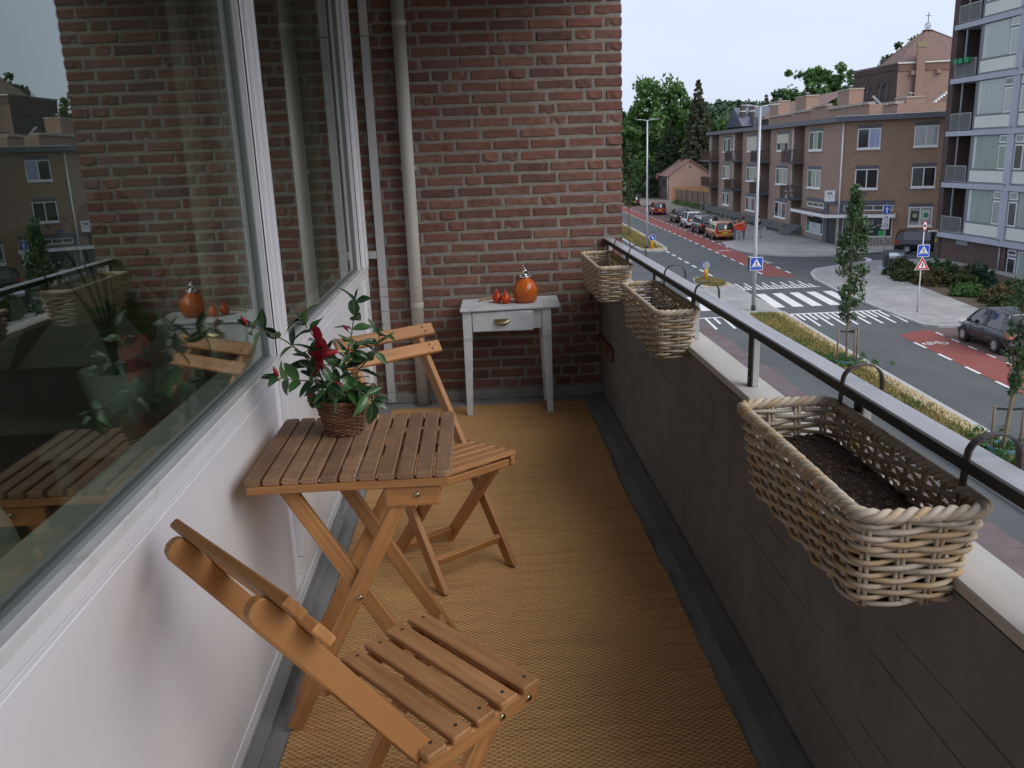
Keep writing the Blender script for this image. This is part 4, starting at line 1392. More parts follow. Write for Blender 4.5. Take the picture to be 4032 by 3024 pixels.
def bike_mark(cx, cy, s, ang):
    m_ = MB(); ca, sa = math.cos(ang), math.sin(ang)
    def T(u, v): return (cx + (u * ca - v * sa) * s, cy + (u * sa + v * ca) * s, GZ + .0125)
    def ring(u0, v0, r, w):
        n_ = 20; b = len(m_.v)
        for k in range(n_):
            a = 2 * PI * k / n_
            m_.v += [T(u0 + (r - w) * math.cos(a), v0 + (r - w) * math.sin(a) ), T(u0 + r * math.cos(a), v0 + r * math.sin(a))]
        for k in range(n_):
            j = (k + 1) % n_; m_.face((b + 2 * k, b + 2 * k + 1, b + 2 * j + 1, b + 2 * j))
    def line(a, c, w):
        d = Vector((c[0] - a[0], c[1] - a[1])).normalized(); n1 = Vector((-d.y, d.x)) * w / 2; b = len(m_.v)
        m_.v += [T(a[0] - n1.x, a[1] - n1.y), T(c[0] - n1.x, c[1] - n1.y), T(c[0] + n1.x, c[1] + n1.y), T(a[0] + n1.x, a[1] + n1.y)]
        m_.face((b, b + 1, b + 2, b + 3))
    ring(-.42, 0, .27, .085); ring(.42, 0, .27, .085)
    P = dict(r=(-.42, 0), f=(.42, 0), b=(-.06, -.02), s=(-.18, .36), h=(.30, .40))
    for a, c in (('r', 'b'), ('b', 's'), ('s', 'h'), ('b', 'h'), ('r', 's'), ('h', 'f')): line(P[a], P[c], .075)
    line((-.28, .40), (-.08, .40), .08); line((.22, .50), (.42, .46), .08); line((.29, .38), (.25, .50), .07)
    o = m_.build("bicycle_symbol", M_paint); o['kind'] = 'structure'
bike_mark(17.28, 31.15, .72, math.radians(-90) + PI * .5)
bike_mark(18.72, 64.1, .78, 0)

# ---- grass on the medians: dry and green tufts
def grass_mat():
    m, t, b = _new("dry_and_green_grass")
    tc = nd(t, "ShaderNodeTexCoord"); v = tc.outputs['Object']
    n1 = noise(t, v, .55, 4.0, .6)
    g = nd(t, "ShaderNodeNewGeometry")
    f = mathn(t, 'ADD', n1, mathn(t, 'MULTIPLY', mathn(t, 'SUBTRACT', g.outputs['Random Per Island'], .5), .35))
    c = ramp(t, f, [(.36, (.36, .26, .10)), (.5, (.26, .21, .075)), (.58, (.13, .165, .05)), (.72, (.075, .14, .035))])
    t.links.new(c, b.inputs['Base Color']); b.inputs['Roughness'].default_value = .8; b.inputs['Specular IOR Level'].default_value = .2
    return m
M_grass = grass_mat()
def tufts(name, pts_fn, n, seed, h=(.05, .14), label=None):
    r = np.random.default_rng(seed)
    P = pts_fn(r, n)
    n = len(P)
    a = r.uniform(0, 2 * PI, n); hh = r.uniform(*h, n); w = r.uniform(.012, .03, n); ln = r.normal(0, .05, (n, 2))
    dx = np.cos(a) * w; dy = np.sin(a) * w
    V = np.empty((n, 3, 3)); z0 = GZ + .112
    V[:, 0] = np.stack([P[:, 0] - dx, P[:, 1] - dy, np.full(n, z0)], 1)
    V[:, 1] = np.stack([P[:, 0] + dx, P[:, 1] + dy, np.full(n, z0)], 1)
    V[:, 2] = np.stack([P[:, 0] + ln[:, 0], P[:, 1] + ln[:, 1], z0 + hh], 1)
    return tri_mesh(name, V.reshape(-1, 3), M_grass, 'stuff')
def tri_mesh(name, V, mat, kind=None, parent=None, nv=3):
    me = bpy.data.meshes.new(name); n = len(V) // nv
    me.vertices.add(len(V)); me.vertices.foreach_set("co", np.ascontiguousarray(V, dtype=np.float32).ravel())
    me.loops.add(len(V)); me.loops.foreach_set("vertex_index", np.arange(len(V), dtype=np.int32))
    me.polygons.add(n); me.polygons.foreach_set("loop_start", np.arange(0, len(V), nv, dtype=np.int32))
    me.update(calc_edges=True)
    o = link(name, me, mat, parent)
    if kind: o['kind'] = kind
    return o
def med_pts(y0, y1, m=.22, pw=.5):
    def fn(r, n):
        y = y0 + (y1 - y0) * r.uniform(0, 1, n) ** 1.0
        u = r.beta(1.1, 1.1, n)
        lo = np.array([XML(q) for q in y]) + m; hi = np.array([XMR(q) for q in y]) - m - .35 * (r.uniform(0, 1, n) < .8)
        return np.stack([lo + (hi - lo) * u, y], 1)
    return fn
tufts("median_grass", med_pts(12, 38.2), 26000, 1)
tufts("median_grass_far", med_pts(67, 130), 22000, 2, (.08, .2))
tufts("island_grass", lambda r, n: np.stack([13.3 + .8 * np.sqrt(r.uniform(0, 1, n)) * np.cos(q := r.uniform(0, 2 * PI, n)), 48.3 + 1.75 * np.sqrt(r.uniform(0, 1, n)) * np.sin(q)], 1), 3500, 3)

# ---- flat felt roof below the balcony
fr = thing("felt_roof", "purple brown felt roof in lapped sheets jutting out below the balcony", "flat roof", (3.3, 12, -2.8))
M_felt = vari("purple_brown_felt", (.105, .078, .078), (.145, .108, .106), 3.0, .85, .25, 60, dirt=(.17, .14, .13), dscale=5, dpos=(.6, .8), obj_var=.12)
M_moss = vari("mossy_seam", (.06, .055, .045), (.20, .19, .12), 9, .95, .6, 60)
MB().box((.9, -6, -3.2), (5.70, 26, -2.845)).build("roof_slab", M_conc, fr, world=True)
rs = random.Random(3); y = -5.9
while y < 25:
    w = .645 + rs.uniform(-.03, .03); ed = 5.80 + rs.uniform(-.035, .035)
    MB().box((.9, y, -2.844), (ed, y + w - .010, -2.822 + rs.uniform(0, .012))).build("felt_sheet", M_felt, fr, .004, world=True)
    MB().box((.9, y + w - .0095, -2.844), (ed - .06, y + w - .0005, -2.824)).build("seam", M_moss, fr, world=True)
    y += w
lf = thing("building_body", "lower storeys of the apartment building under the balcony", "building", (-4, 4, GZ))
MB().box((-6, -8, GZ), (.80, 5.6, -.17)).build("wall", M_conc, lf, world=True)
MB().box((.80, -8, GZ), (5.55, 26, -3.2)).build("shop_wall", M_brick, lf, world=True)
# ================================================================= BUILDINGS ACROSS THE STREET
class Frame:
    """facade coordinates: s along the wall, p out of the wall towards the street, z up"""
    def __init__(f, a, ang):
        f.a = Vector((a[0], a[1], 0)); f.u = Vector((math.cos(math.radians(ang)), math.sin(math.radians(ang)), 0))
        n = Vector((f.u.y, -f.u.x, 0))
        if n.dot(-f.a) < 0: n = -n
        f.n = n
        f.M = Matrix(((f.u.x, n.x, 0, f.a.x), (f.u.y, n.y, 0, f.a.y), (0, 0, 1, 0), (0, 0, 0, 1)))
    def P(f, s, p, z): return tuple(f.M @ Vector((s, p, z)))
    def box(f, mb, s0, s1, p0, p1, z0, z1): return mb.box((s0, p0, z0), (s1, p1, z1), f.M)

def farbrick(name, c1, c2, c3, rough=.9):
    m, t, b = _new(name)
    tc = nd(t, "ShaderNodeTexCoord")
    v = tc.outputs['Object']
    c = ramp(t, noise(t, v, .45, 4.0, .6), [(.3, c1), (.7, c2)])
    c = mixc(t, ramp(t, noise(t, coords(t, 'Object', (4, 4, 15), False), 1.0, 2.0, .5), [(.45, 0.0), (.65, .75)]), c, c3)
    g = mathn(t, 'FRACT', mathn(t, 'MULTIPLY', nd(t, "ShaderNodeSeparateXYZ").outputs[2], 1.0))
    sp = nd(t, "ShaderNodeSeparateXYZ"); t.links.new(v, sp.inputs[0])
    fr = mathn(t, 'FRACT', mathn(t, 'MULTIPLY', sp.outputs[2], 1 / .14))
    c = mixc(t, mathn(t, 'MULTIPLY', mathn(t, 'LESS_THAN', fr, .22), .22), c, (c1[0] * .55, c1[1] * .6, c1[2] * .65))
    t.links.new(c, b.inputs['Base Color']); b.inputs['Roughness'].default_value = rough; b.inputs['Specular IOR Level'].default_value = .2
    return m
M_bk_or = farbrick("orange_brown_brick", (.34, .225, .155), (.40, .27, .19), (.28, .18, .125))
M_bk_dk = farbrick("dark_and_shaded_brick", (.105, .075, .068), (.14, .10, .09), (.085, .06, .055))  # own tone of the flats; on the church's left face, painted shade
M_bk_gr = farbrick("pink_grey_and_shaded_brick", (.34, .235, .185), (.40, .28, .22), (.28, .19, .15))  # own tone of rear houses; on corner block's left facade, painted shade
M_bk_pk = farbrick("church_brick", (.34, .23, .185), (.40, .275, .22), (.28, .185, .15))
M_wframe = plain("white_window_frame", (.78, .78, .77), .5)
M_slate = plain("slate_grey_paint", (.105, .11, .13), .6)
M_fascia = plain("blue_grey_fascia", (.115, .125, .15), .55)
M_bluegrey = vari("blue_grey_concrete", (.40, .42, .48), (.46, .48, .54), .8, .7, 0)
M_creampanel = vari("cream_panel", (.66, .67, .60), (.72, .73, .66), 1.2, .6, 0)
M_framegrey = plain("grey_joinery", (.20, .21, .23), .5)
def pane_mat(name, c, rough=.06, spec=.7, coat=.3):
    m = vari(name, tuple(k * .8 for k in c), c, 1.2, rough, 0, 10, stretch=(6, 6, .4), spec=spec)
    m.node_tree.nodes["Principled BSDF"].inputs['Coat Weight'].default_value = coat
    return m
P_dark = pane_mat("dark_pane", (.025, .03, .034)); P_curt = pane_mat("curtained_pane", (.40, .44, .41)); P_grey = pane_mat("grey_pane", (.10, .115, .115))
P_blue = pane_mat("bluish_blind_pane", (.42, .47, .68)); P_green = pane_mat("greenish_net_pane", (.36, .43, .39)); P_blind = plain("cream_blind", (.56, .54, .44), .7)
rw = random.Random(17)

def window(par, F, s0, s1, z0, z1, cuts=(.5,), panes=None, name="window", fw=.07, p=.0, frame=None, sill=True):
    m_ = MB(); fr = frame or M_wframe; q0, q1 = p + .002, p + .05
    F.box(m_, s0, s1, q0, q1, z1 - fw, z1); F.box(m_, s0, s1, q0, q1, z0, z0 + fw * 1.4)
    F.box(m_, s0, s0 + fw, q0, q1, z0 + fw * 1.4, z1 - fw); F.box(m_, s1 - fw, s1, q0, q1, z0 + fw * 1.4, z1 - fw)
    edges = [s0 + fw] + [s0 + (s1 - s0) * c for c in cuts] + [s1 - fw]
    for c in edges[1:-1]: F.box(m_, c - fw * .55, c + fw * .55, q0, q1 - .004, z0 + fw * 1.4, z1 - fw)
    if sill: F.box(m_, s0 - .04, s1 + .04, p + .001, p + .10, z0 - .09, z0 - .002)
    w = m_.build(name, fr, par, world=True)
    for i in range(len(edges) - 1):
        a = edges[i] + (fw * .55 if i else 0); b_ = edges[i + 1] - (fw * .55 if i < len(edges) - 2 else 0)
        pm = panes[i % len(panes)] if panes else rw.choice((P_dark, P_grey, P_curt))
        F.box(MB(), 0, 0, 0, 0, 0, 0)
        k = MB(); F.box(k, a, b_, p + .003, p + .022, z0 + fw * 1.4, z1 - fw)
        k.build("pane", pm, w, world=True)
    return w

# ------------------------------------------------ corner block of flats with a shop
A0 = (27.21, 64.19)
FR = Frame(A0, -26.05); FL = Frame(A0, 87.47)
cbk = thing("corner_building", "three storey brown brick corner block with balconies above a shop", "building", (A0[0], A0[1], GZ))
def bpart(name, mat, F, *boxes, par=None):
    m_ = MB()
    for b_ in boxes: F.box(m_, *b_)
    return m_.build(name, mat, par or cbk, world=True)
# walls: right facade solid, left facade in solid lengths between recesses
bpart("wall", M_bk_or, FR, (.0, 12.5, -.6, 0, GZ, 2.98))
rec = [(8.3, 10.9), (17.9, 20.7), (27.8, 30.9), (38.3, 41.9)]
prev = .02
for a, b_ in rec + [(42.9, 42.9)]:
    bpart("wall", M_bk_gr, FL, (prev, a, -.4, -.002, GZ, 2.98))  # same brick as the right facade, its shade put into the colour
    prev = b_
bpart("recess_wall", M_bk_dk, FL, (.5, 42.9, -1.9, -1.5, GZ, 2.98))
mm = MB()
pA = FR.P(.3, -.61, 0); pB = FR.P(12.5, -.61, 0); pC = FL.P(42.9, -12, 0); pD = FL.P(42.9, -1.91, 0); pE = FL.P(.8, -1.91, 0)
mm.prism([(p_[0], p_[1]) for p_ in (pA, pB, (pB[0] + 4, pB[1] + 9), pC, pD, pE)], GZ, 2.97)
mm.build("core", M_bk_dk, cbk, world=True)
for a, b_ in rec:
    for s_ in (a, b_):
        bpart("recess_side", M_bk_gr, FL, (s_ - .15 if s_ == a else s_, s_ if s_ == a else s_ + .15, -1.5, -.402, GZ, 2.98))  # recess sides share the left facade's painted shade tone
# roof fascia
bpart("roof_fascia", M_fascia, FR, (-.45, 12.7, -.4, .42, 2.985, 3.34))
bpart("roof_fascia", M_fascia, FL, (.0, 43.3, -.4, .40, 2.984, 3.335))
bpart("roof_trim", M_wframe, FR, (-.46, 12.71, .36, .43, 3.342, 3.38))
rf_ = MB(); rf_.prism([(p_[0], p_[1]) for p_ in (FR.P(-.2, .2, 0), FR.P(12.6, .2, 0), (pB[0] + 4, pB[1] + 9), pC, FL.P(43.2, .2, 0))], 3.0, 3.33)
rf_.build("roof", M_felt, cbk, world=True)
# drain pipes
for F, s_, p_ in ((FR, .06, .07), (FL, 11.1, .06), (FL, 20.9, .06), (FL, 31.1, .06), (FL, 42.6, .06)):
    m_ = MB(); m_.tube([F.P(s_, p_, GZ + (.1 if F is FR else .7)), F.P(s_, p_, 2.98)], .055, 8); m_.build("downpipe", M_wframe, cbk, world=True)
# lintels and windows, right facade
pr = {(1.05, 1): [P_dark, P_blue], (4.8, 1): [P_curt, P_curt], (1.05, 0): [P_dark, P_dark], (4.8, 0): [P_grey, P_dark]}
for s_, top, k in ((1.05, 2.70, 1), (4.8, 2.72, 1), (1.05, -.16, 0), (4.83, -.11, 0)):
    key = (1.05 if s_ < 2 else 4.8, k)
    bpart("lintel", M_slate, FR, (s_, s_ + 1.56, .001, .03, top - .25, top))
    window(cbk, FR, s_, s_ + 1.56, top - 1.68, top - .255, panes=pr[key])
bpart("lintel", M_slate, FR, (4.83, 6.39, .001, .03, -3.16, -2.91))
wp = window(cbk, FR, 4.83, 6.39, -4.54, -3.165, panes=[P_curt, P_curt])
# posters in that window
for (a, b_, z0, z1, m_) in ((4.98, 5.5, -4.2, -3.45, plain("dark_brown_poster", (.06, .045, .035), .6)), (5.72, 6.22, -4.05, -3.4, plain("white_poster", (.7, .7, .68), .6))):
    bpart("poster", m_, FR, (a, b_, .0225, .026, z0, z1), par=wp)
bag = MB(); FR.box(bag, 5.80, 6.14, .0265, .030, -3.93, -3.62)
pts = [FR.P(5.88, .028, -3.62), FR.P(5.90, .028, -3.50), FR.P(6.04, .028, -3.50), FR.P(6.06, .028, -3.62)]
bag.tube(pts, .012, 5); bag.build("green_bag_print", plain("leaf_green_print", (.02, .30, .10), .6), wp, world=True)
bd = MB(); b0 = len(bd.v)
for k in range(20):
    a = 2 * PI * k / 20; bd.v.append(FR.P(5.25 + .17 * math.cos(a), .0275, -3.78 + .17 * math.sin(a)))
bd.face(range(20)); bd.build("dish_print", plain("pale_green_print", (.35, .42, .22), .6), wp, world=True)
bpart("vent_plate", M_slate, FR, (1.72, 1.9, .001, .03, -2.3, -2.08))
# windows, left facade
def lwin(s0, s1, top, bot, panes, blind=0):
    bpart("lintel", M_slate, FL, (s0, s1, .001, .03, top - .27, top))
    w = window(cbk, FL, s0, s1, bot, top - .275, (.36, .66), panes)
    if blind: bpart("roller_blind", P_blind, FL, (s0 + .05, s1 - .05, .052, .08, bot + (top - bot) * (1 - blind), top - .28), par=w)
for s0, s1, bl in ((4.0, 7.05, 0), (12.42, 15.7, .62), (22.4, 25.95, .95), (32.8, 36.1, 0)): lwin(s0, s1, 2.72, 1.0, [P_grey, P_curt, P_grey], bl)
for s0, s1 in ((4.0, 7.05), (12.42, 15.7), (22.4, 25.9), (32.88, 36.2)): lwin(s0, s1, -.22, -1.92, [P_curt, P_curt, P_grey])
for s0, s1 in ((12.35, 15.7), (22.4, 25.85), (32.8, 36.0)): lwin(s0, s1, -3.2, -4.85, [P_grey, P_curt, P_dark])
# balcony slabs, rails
M_rail = plain("dark_rail_bars", (.05, .045, .045), .6); M_woodscreen = vari("brown_screen", (.12, .075, .05), (.19, .12, .08), 3, .8, 0)
for (a, b_) in rec:
    for zt, in ((.10,), (-2.85,)):
        bl_ = bpart("balcony_slab", M_slate, FL, (a - .1, b_ + (.1 if a < 30 else .9), -1.5, 1.1, zt - .16, zt))
        screen = (a > 25 and a < 35 and zt < -1) or a > 36
        F = FL; e = b_ + (.05 if a < 30 else .85)
        bpart("rail_top", M_rail, F, (a - .05, e, 1.04, 1.09, zt + .96, zt + 1.01), (a - .08, a - .03, .02, 1.04, zt + .96, zt + 1.01), (e - .02, e + .03, .02, 1.04, zt + .96, zt + 1.01), par=bl_)
        m_ = MB(); n_ = int((e - a) / .14)
        for k in range(n_ + 1):
            s_ = a - .03 + (e - a) * k / n_
            F.box(m_, s_ - .012, s_ + .012, 1.05, 1.075, zt + .001, zt + .959)
        for k in range(7):
            for s_ in (a - .055, e):
                F.box(m_, s_ - .012, s_ + .012, .05 + .145 * k, .075 + .145 * k, zt + .001, zt + .959)
        m_.build("rail_bars", M_woodscreen if screen else M_rail, bl_, world=True)['kind'] = 'stuff'
        if screen: bpart("rail_screen", M_woodscreen, F, (a - .02, e - .03, 1.03, 1.039, zt + .03, zt + .95), par=bl_)
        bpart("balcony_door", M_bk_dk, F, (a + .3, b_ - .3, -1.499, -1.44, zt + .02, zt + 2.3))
# plinth wall and front steps
M_plinth = vari("grey_render", (.13, .125, .12), (.18, .17, .165), 1.0, .95, .2, 10, dirt=(.09, .085, .08), dscale=.7)
bpart("plinth_wall", M_plinth, FL, (11.2, 43.8, .001, .55, GZ, -5.25), (43.0, 43.8, .6, .9, GZ, -5.4))
for k in range(5):
    bpart("step", M_plinth, FL, (7.95, 10.8, -.6, 1.4 - .28 * k, GZ + .17 * k + .001, GZ + .17 * (k + 1)))
bpart("front_door", vari("dark_door", (.06, .04, .035), (.09, .06, .05), 2, .6, 0), FL, (8.8, 10.2, -1.499, -1.42, -5.15, -3.1))
# shop front
M_blk = plain("charcoal_pillar", (.095, .098, .115), .6)
bpart("shop_fascia", M_slate, FR, (-.12, 3.80, .003, .08, -3.0, -2.66)); bpart("shop_fascia", M_slate, FL, (.1, 6.9, .003, .08, -2.995, -2.70))
bpart("shop_pillar", M_blk, FR, (.02, .36, .004, .10, GZ, -3.001)); bpart("shop_pillar", M_blk, FL, (1.9, 2.75, .004, .08, GZ, -3.0)); bpart("shop_doorway", plain("door_shadow_grey", (.03, .032, .04), .5), FL, (.35, 1.88, .004, .03, GZ + .05, -3.86))
window(cbk, FR, .40, 3.78, -3.42, -3.005, (.2, .4, .6, .8), [P_grey], "clerestory_window", .06, .004, sill=False); window(cbk, FL, 2.85, 6.75, -3.42, -3.0, (.33, .66), [P_grey], "clerestory_window", .07, .004, sill=False)
bpart("canopy", M_wframe, FR, (-.95, 3.95, .10, 1.05, -3.84, -3.60)); bpart("canopy", M_wframe, FL, (-.3, 7.6, .11, 1.15, -3.838, -3.605))
bpart("canopy_top", M_felt, FR, (-.9, 3.9, .11, 1.0, -3.598, -3.57)); bpart("canopy_top", M_felt, FL, (-.2, 7.55, .12, 1.1, -3.597, -3.572))
sw = window(cbk, FR, .38, 3.78, -5.32, -3.86, (), [P_dark], "shop_window", .05, .004, sill=False)
swl = window(cbk, FL, 2.85, 6.76, -5.47, -3.86, (), [P_dark], "shop_window", .06, .004, sill=False)
bpart("window_poster", plain("pale_blue_poster", (.50, .55, .58), .5), FL, (3.35, 6.1, .027, .030, -5.36, -4.62), par=swl)
bpart("window_poster", plain("white_top_poster", (.68, .68, .66), .5), FL, (5.2, 6.6, .027, .030, -4.2, -3.95), par=swl)
gb = MB(); gb.v = [FL.P(s_, .031, z) for s_, z in ((6.6, -5.36), (6.05, -5.36), (6.1, -5.0), (6.25, -4.75), (6.3, -4.4), (6.36, -4.4), (6.42, -4.75), (6.58, -5.0))]; gb.face(range(8)); gb.build("green_bottle_print", plain("bottle_green_print", (.03, .28, .09), .5), swl, world=True)
def text_mesh(name, cu_):
    tmp = bpy.data.objects.new(name, cu_); me_ = bpy.data.meshes.new_from_object(tmp); bpy.data.objects.remove(tmp)
    if len(me_.materials) == 0: me_.materials.append(cu_.materials[0])
    return link(name, me_)
def lettering(txt, F, s, z, size, mat, par, p=.034, flip=False):
    cu_ = bpy.data.curves.new("lettering", 'FONT'); cu_.body = txt; cu_.size = size; cu_.align_x = 'CENTER'; cu_.align_y = 'CENTER'; cu_.extrude = .003
    cu_.materials.append(mat)
    o = text_mesh("lettering", cu_)
    x = -F.u if flip else F.u
    r_ = par
    while r_.parent is not None: r_ = r_.parent
    pos = Vector(F.P(s, p, z)) - r_.location
    o.matrix_basis = Matrix(((x.x, 0, F.n.x, pos.x), (x.y, 0, F.n.y, pos.y), (0, 1, 0, pos.z), (0, 0, 0, 1)))
    o.parent = par
    return o
M_wtext = plain("white_lettering", (.6, .62, .62), .5); M_otext = plain("orange_lettering", (.6, .2, .12), .5); M_gtext = plain("grey_lettering", (.28, .31, .34), .5)
lettering("50", FR, 2.28, -4.28, .48, M_wtext, sw); lettering("jaar", FR, 2.95, -4.42, .26, M_wtext, sw)
lettering("LIFT", FL, 4.9, -4.82, .34, M_gtext, swl, flip=True); lettering("\u2014\u2014", FL, 4.6, -5.1, .22, M_otext, swl, flip=True)
M_bunt = plain("pale_bunting", (.55, .53, .5), .7)
for (s_, z, d) in ((3.35, -4.3, .07), (3.4, -4.5, .09), (2.05, -4.72, .1), (2.6, -4.62, .09), (3.05, -4.7, .1), (1.9, -4.92, .1), (1.5, -4.75, .1), (2.45, -4.95, .09)):
    bn = MB(); bn.v += [FR.P(s_ - d, .031, z + d), FR.P(s_ + d, .031, z + d * .8), FR.P(s_ + .01, .031, z - d)]; bn.face((len(bn.v) - 3, len(bn.v) - 2, len(bn.v) - 1)); bn.build("bunting_flag", M_bunt, sw, world=True)
bpart("green_box_print", plain("bright_green_print", (.02, .42, .10), .5), FR, (2.88, 3.32, .027, .034, -5.26, -4.86), par=sw)
# checker tiles of the shop base: each dark tile on a pale ground
M_cream = vari("pale_base_tiles", (.33, .30, .27), (.40, .37, .33), 2, .7, 0); M_brt = plain("brown_base_tile", (.12, .09, .075), .6)
tb1 = bpart("tile_base", M_cream, FR, (.37, 3.82, .003, .05, GZ + .1, -5.33)); tb2 = bpart("tile_base", M_cream, FL, (2.76, 6.8, .003, .05, GZ + .1, -5.48))
for r_ in range(5):
    for c in range(14):
        if (r_ + c) % 2 == 0:
            bpart("dark_tile", M_brt, FR, (.42 + c * .24, .42 + c * .24 + .14, .0505, .056, -5.49 - r_ * .10 - .02, -5.41 - r_ * .10), par=tb1)
for r_ in range(4):
    for c in range(20):
        if (r_ + c) % 2 == 0:
            bpart("dark_tile", M_brt, FL, (2.82 + c * .195, 2.82 + c * .195 + .12, .0505, .056, -5.60 - r_ * .09 - .02, -5.53 - r_ * .09), par=tb2)
# projecting shop sign
sg = bpart("shop_sign", plain("sign_white", (.8, .8, .8), .4), FR, (-.98, -.26, .05, .22, -2.68, -1.90))
lg = MB(); Fk = plain("sign_black", (.015, .015, .017), .5)
def disc(mb, F, s, z, rs, rz, rot=0, p=.222, a0=0, a1=360, inner=0):
    n_ = 18; b = len(mb.v); c_, s_n = math.cos(rot), math.sin(rot)
    for k in range(n_ + 1):
        a = math.radians(a0 + (a1 - a0) * k / n_)
        for q_ in ((1.0, inner) if inner else (1.0, 0.0)):
            x = rs * q_ * math.cos(a); y = rz * q_ * math.sin(a)
            mb.v.append(F.P(s + x * c_ - y * s_n, p, z + x * s_n + y * c_))
    for k in range(n_): mb.face((b + 2 * k, b + 2 * k + 1, b + 2 * k + 3, b + 2 * k + 2))
disc(lg, FR, -.72, -2.07, .045, .09, .6, .223); disc(lg, FR, -.52, -2.07, .045, .09, -.6, .223)
disc(lg, FR, -.78, -2.26, .085, .08, 0, .223, 60, 300, .72); disc(lg, FR, -.46, -2.26, .085, .08, 0, .223, -120, 120, .72); disc(lg, FR, -.62, -2.16, .05, .05, 0, .223)
lg.build("sign_emblem", Fk, sg, world=True)
lg = MB(); disc(lg, FR, -.62, -2.42, .05, .10, 0, .223); lg.build("sign_plume", plain("sign_grey", (.55, .55, .55), .5), sg, world=True)
bpart("street_name_plate", plain("street_sign_blue", (.03, .09, .42), .5), FR, (.88, 1.34, .002, .02, -2.60, -2.46))
# balcony clutter as things of their own
def chair_simple(name, label, F, s, p, z, mat, tilt=0, h=.9, w=.45, grp=None):
    o = F.P(s, p, z); t = thing(name, label, "chair", o)
    m_ = MB()
    for a in (-w / 2, w / 2 - .04):
        for b_ in (-.2, .16): m_.box((a, b_, 0), (a + .04, b_ + .04, .42))
    m_.build("legs", mat, t); MB().box((-w / 2, -.2, .421), (w / 2, .2, .46)).build("seat", mat, t)
    b_ = MB()
    for k in range(4): b_.bar((-w / 2 + .03 + k * (w - .06) / 3, .2, .46), (-w / 2 + .03 + k * (w - .06) / 3, .32, h), .035, .03)
    b_.bar((-w / 2, .32, h), (w / 2, .32, h), .05, .05); b_.build("back", mat, t)
    return t
chair_simple("balcony_chair", "magenta plastic chair on a second floor balcony of the corner block", FL, 10.2, .85, .10, plain("magenta_plastic", (.45, .03, .16), .4))
chair_simple("balcony_chair", "white folded chair on the top balcony left of the cream blind", FL, 28.9, .7, .10, M_wframe, h=1.25)
chair_simple("balcony_chair", "dark reclining chair with a tall back on the middle balcony behind the lamp post", FL, 18.8, .7, -2.85, plain("navy_cloth", (.02, .025, .035), .7), h=1.35, w=.6)
st_ = thing("balcony_stool", "white four legged stool on the first floor balcony above the entrance steps", "stool", FL.P(9.1, .85, -2.85))
m_ = MB()
for a in (-1, 1):
    for b_ in (-1, 1): m_.bar((a * .26, b_ * .2, 0), (a * .14, b_ * .12, .55), .05, .05)
m_.build("legs", M_wframe, st_); MB().box((-.28, -.2, .551), (.28, .2, .60)).build("seat", M_wframe, st_)

# ------------------------------------------------ tall flats on the right
T0 = (29.7, 54.5); FT = Frame(T0, -88.75)
fl_ = thing("tower_flats", "tall block of flats with blue grey bands and cream panels at the right edge", "building", (T0[0], T0[1], GZ))
def tpart(name, mat, *boxes, par=None):
    m_ = MB()
    for b_ in boxes: FT.box(m_, *b_)
    return m_.build(name, mat, par or fl_, world=True)
ST = 3.07; ZB = -4.21; SEND = 16.0
tpart("side_wall", M_bk_dk, (-.25, .33, -10, .02, -6.4, 16)); tpart("core_wall", M_bk_dk, (2.72, SEND, -10, -.9, -6.4, 16)); tpart("recess_back", M_bk_dk, (.331, 2.719, -10, -2.2, -6.4, 16))
tpart("ground_wall", M_bk_dk, (.331, 6.98, -2.19, -.06, -6.4, -4.52), (9.6, SEND, -.89, -.06, -6.4, -4.52), (6.981, 9.599, -.89, -.3, -6.4, -4.52))
M_bar = plain("galvanised_bar", (.36, .37, .37), .5, .3)
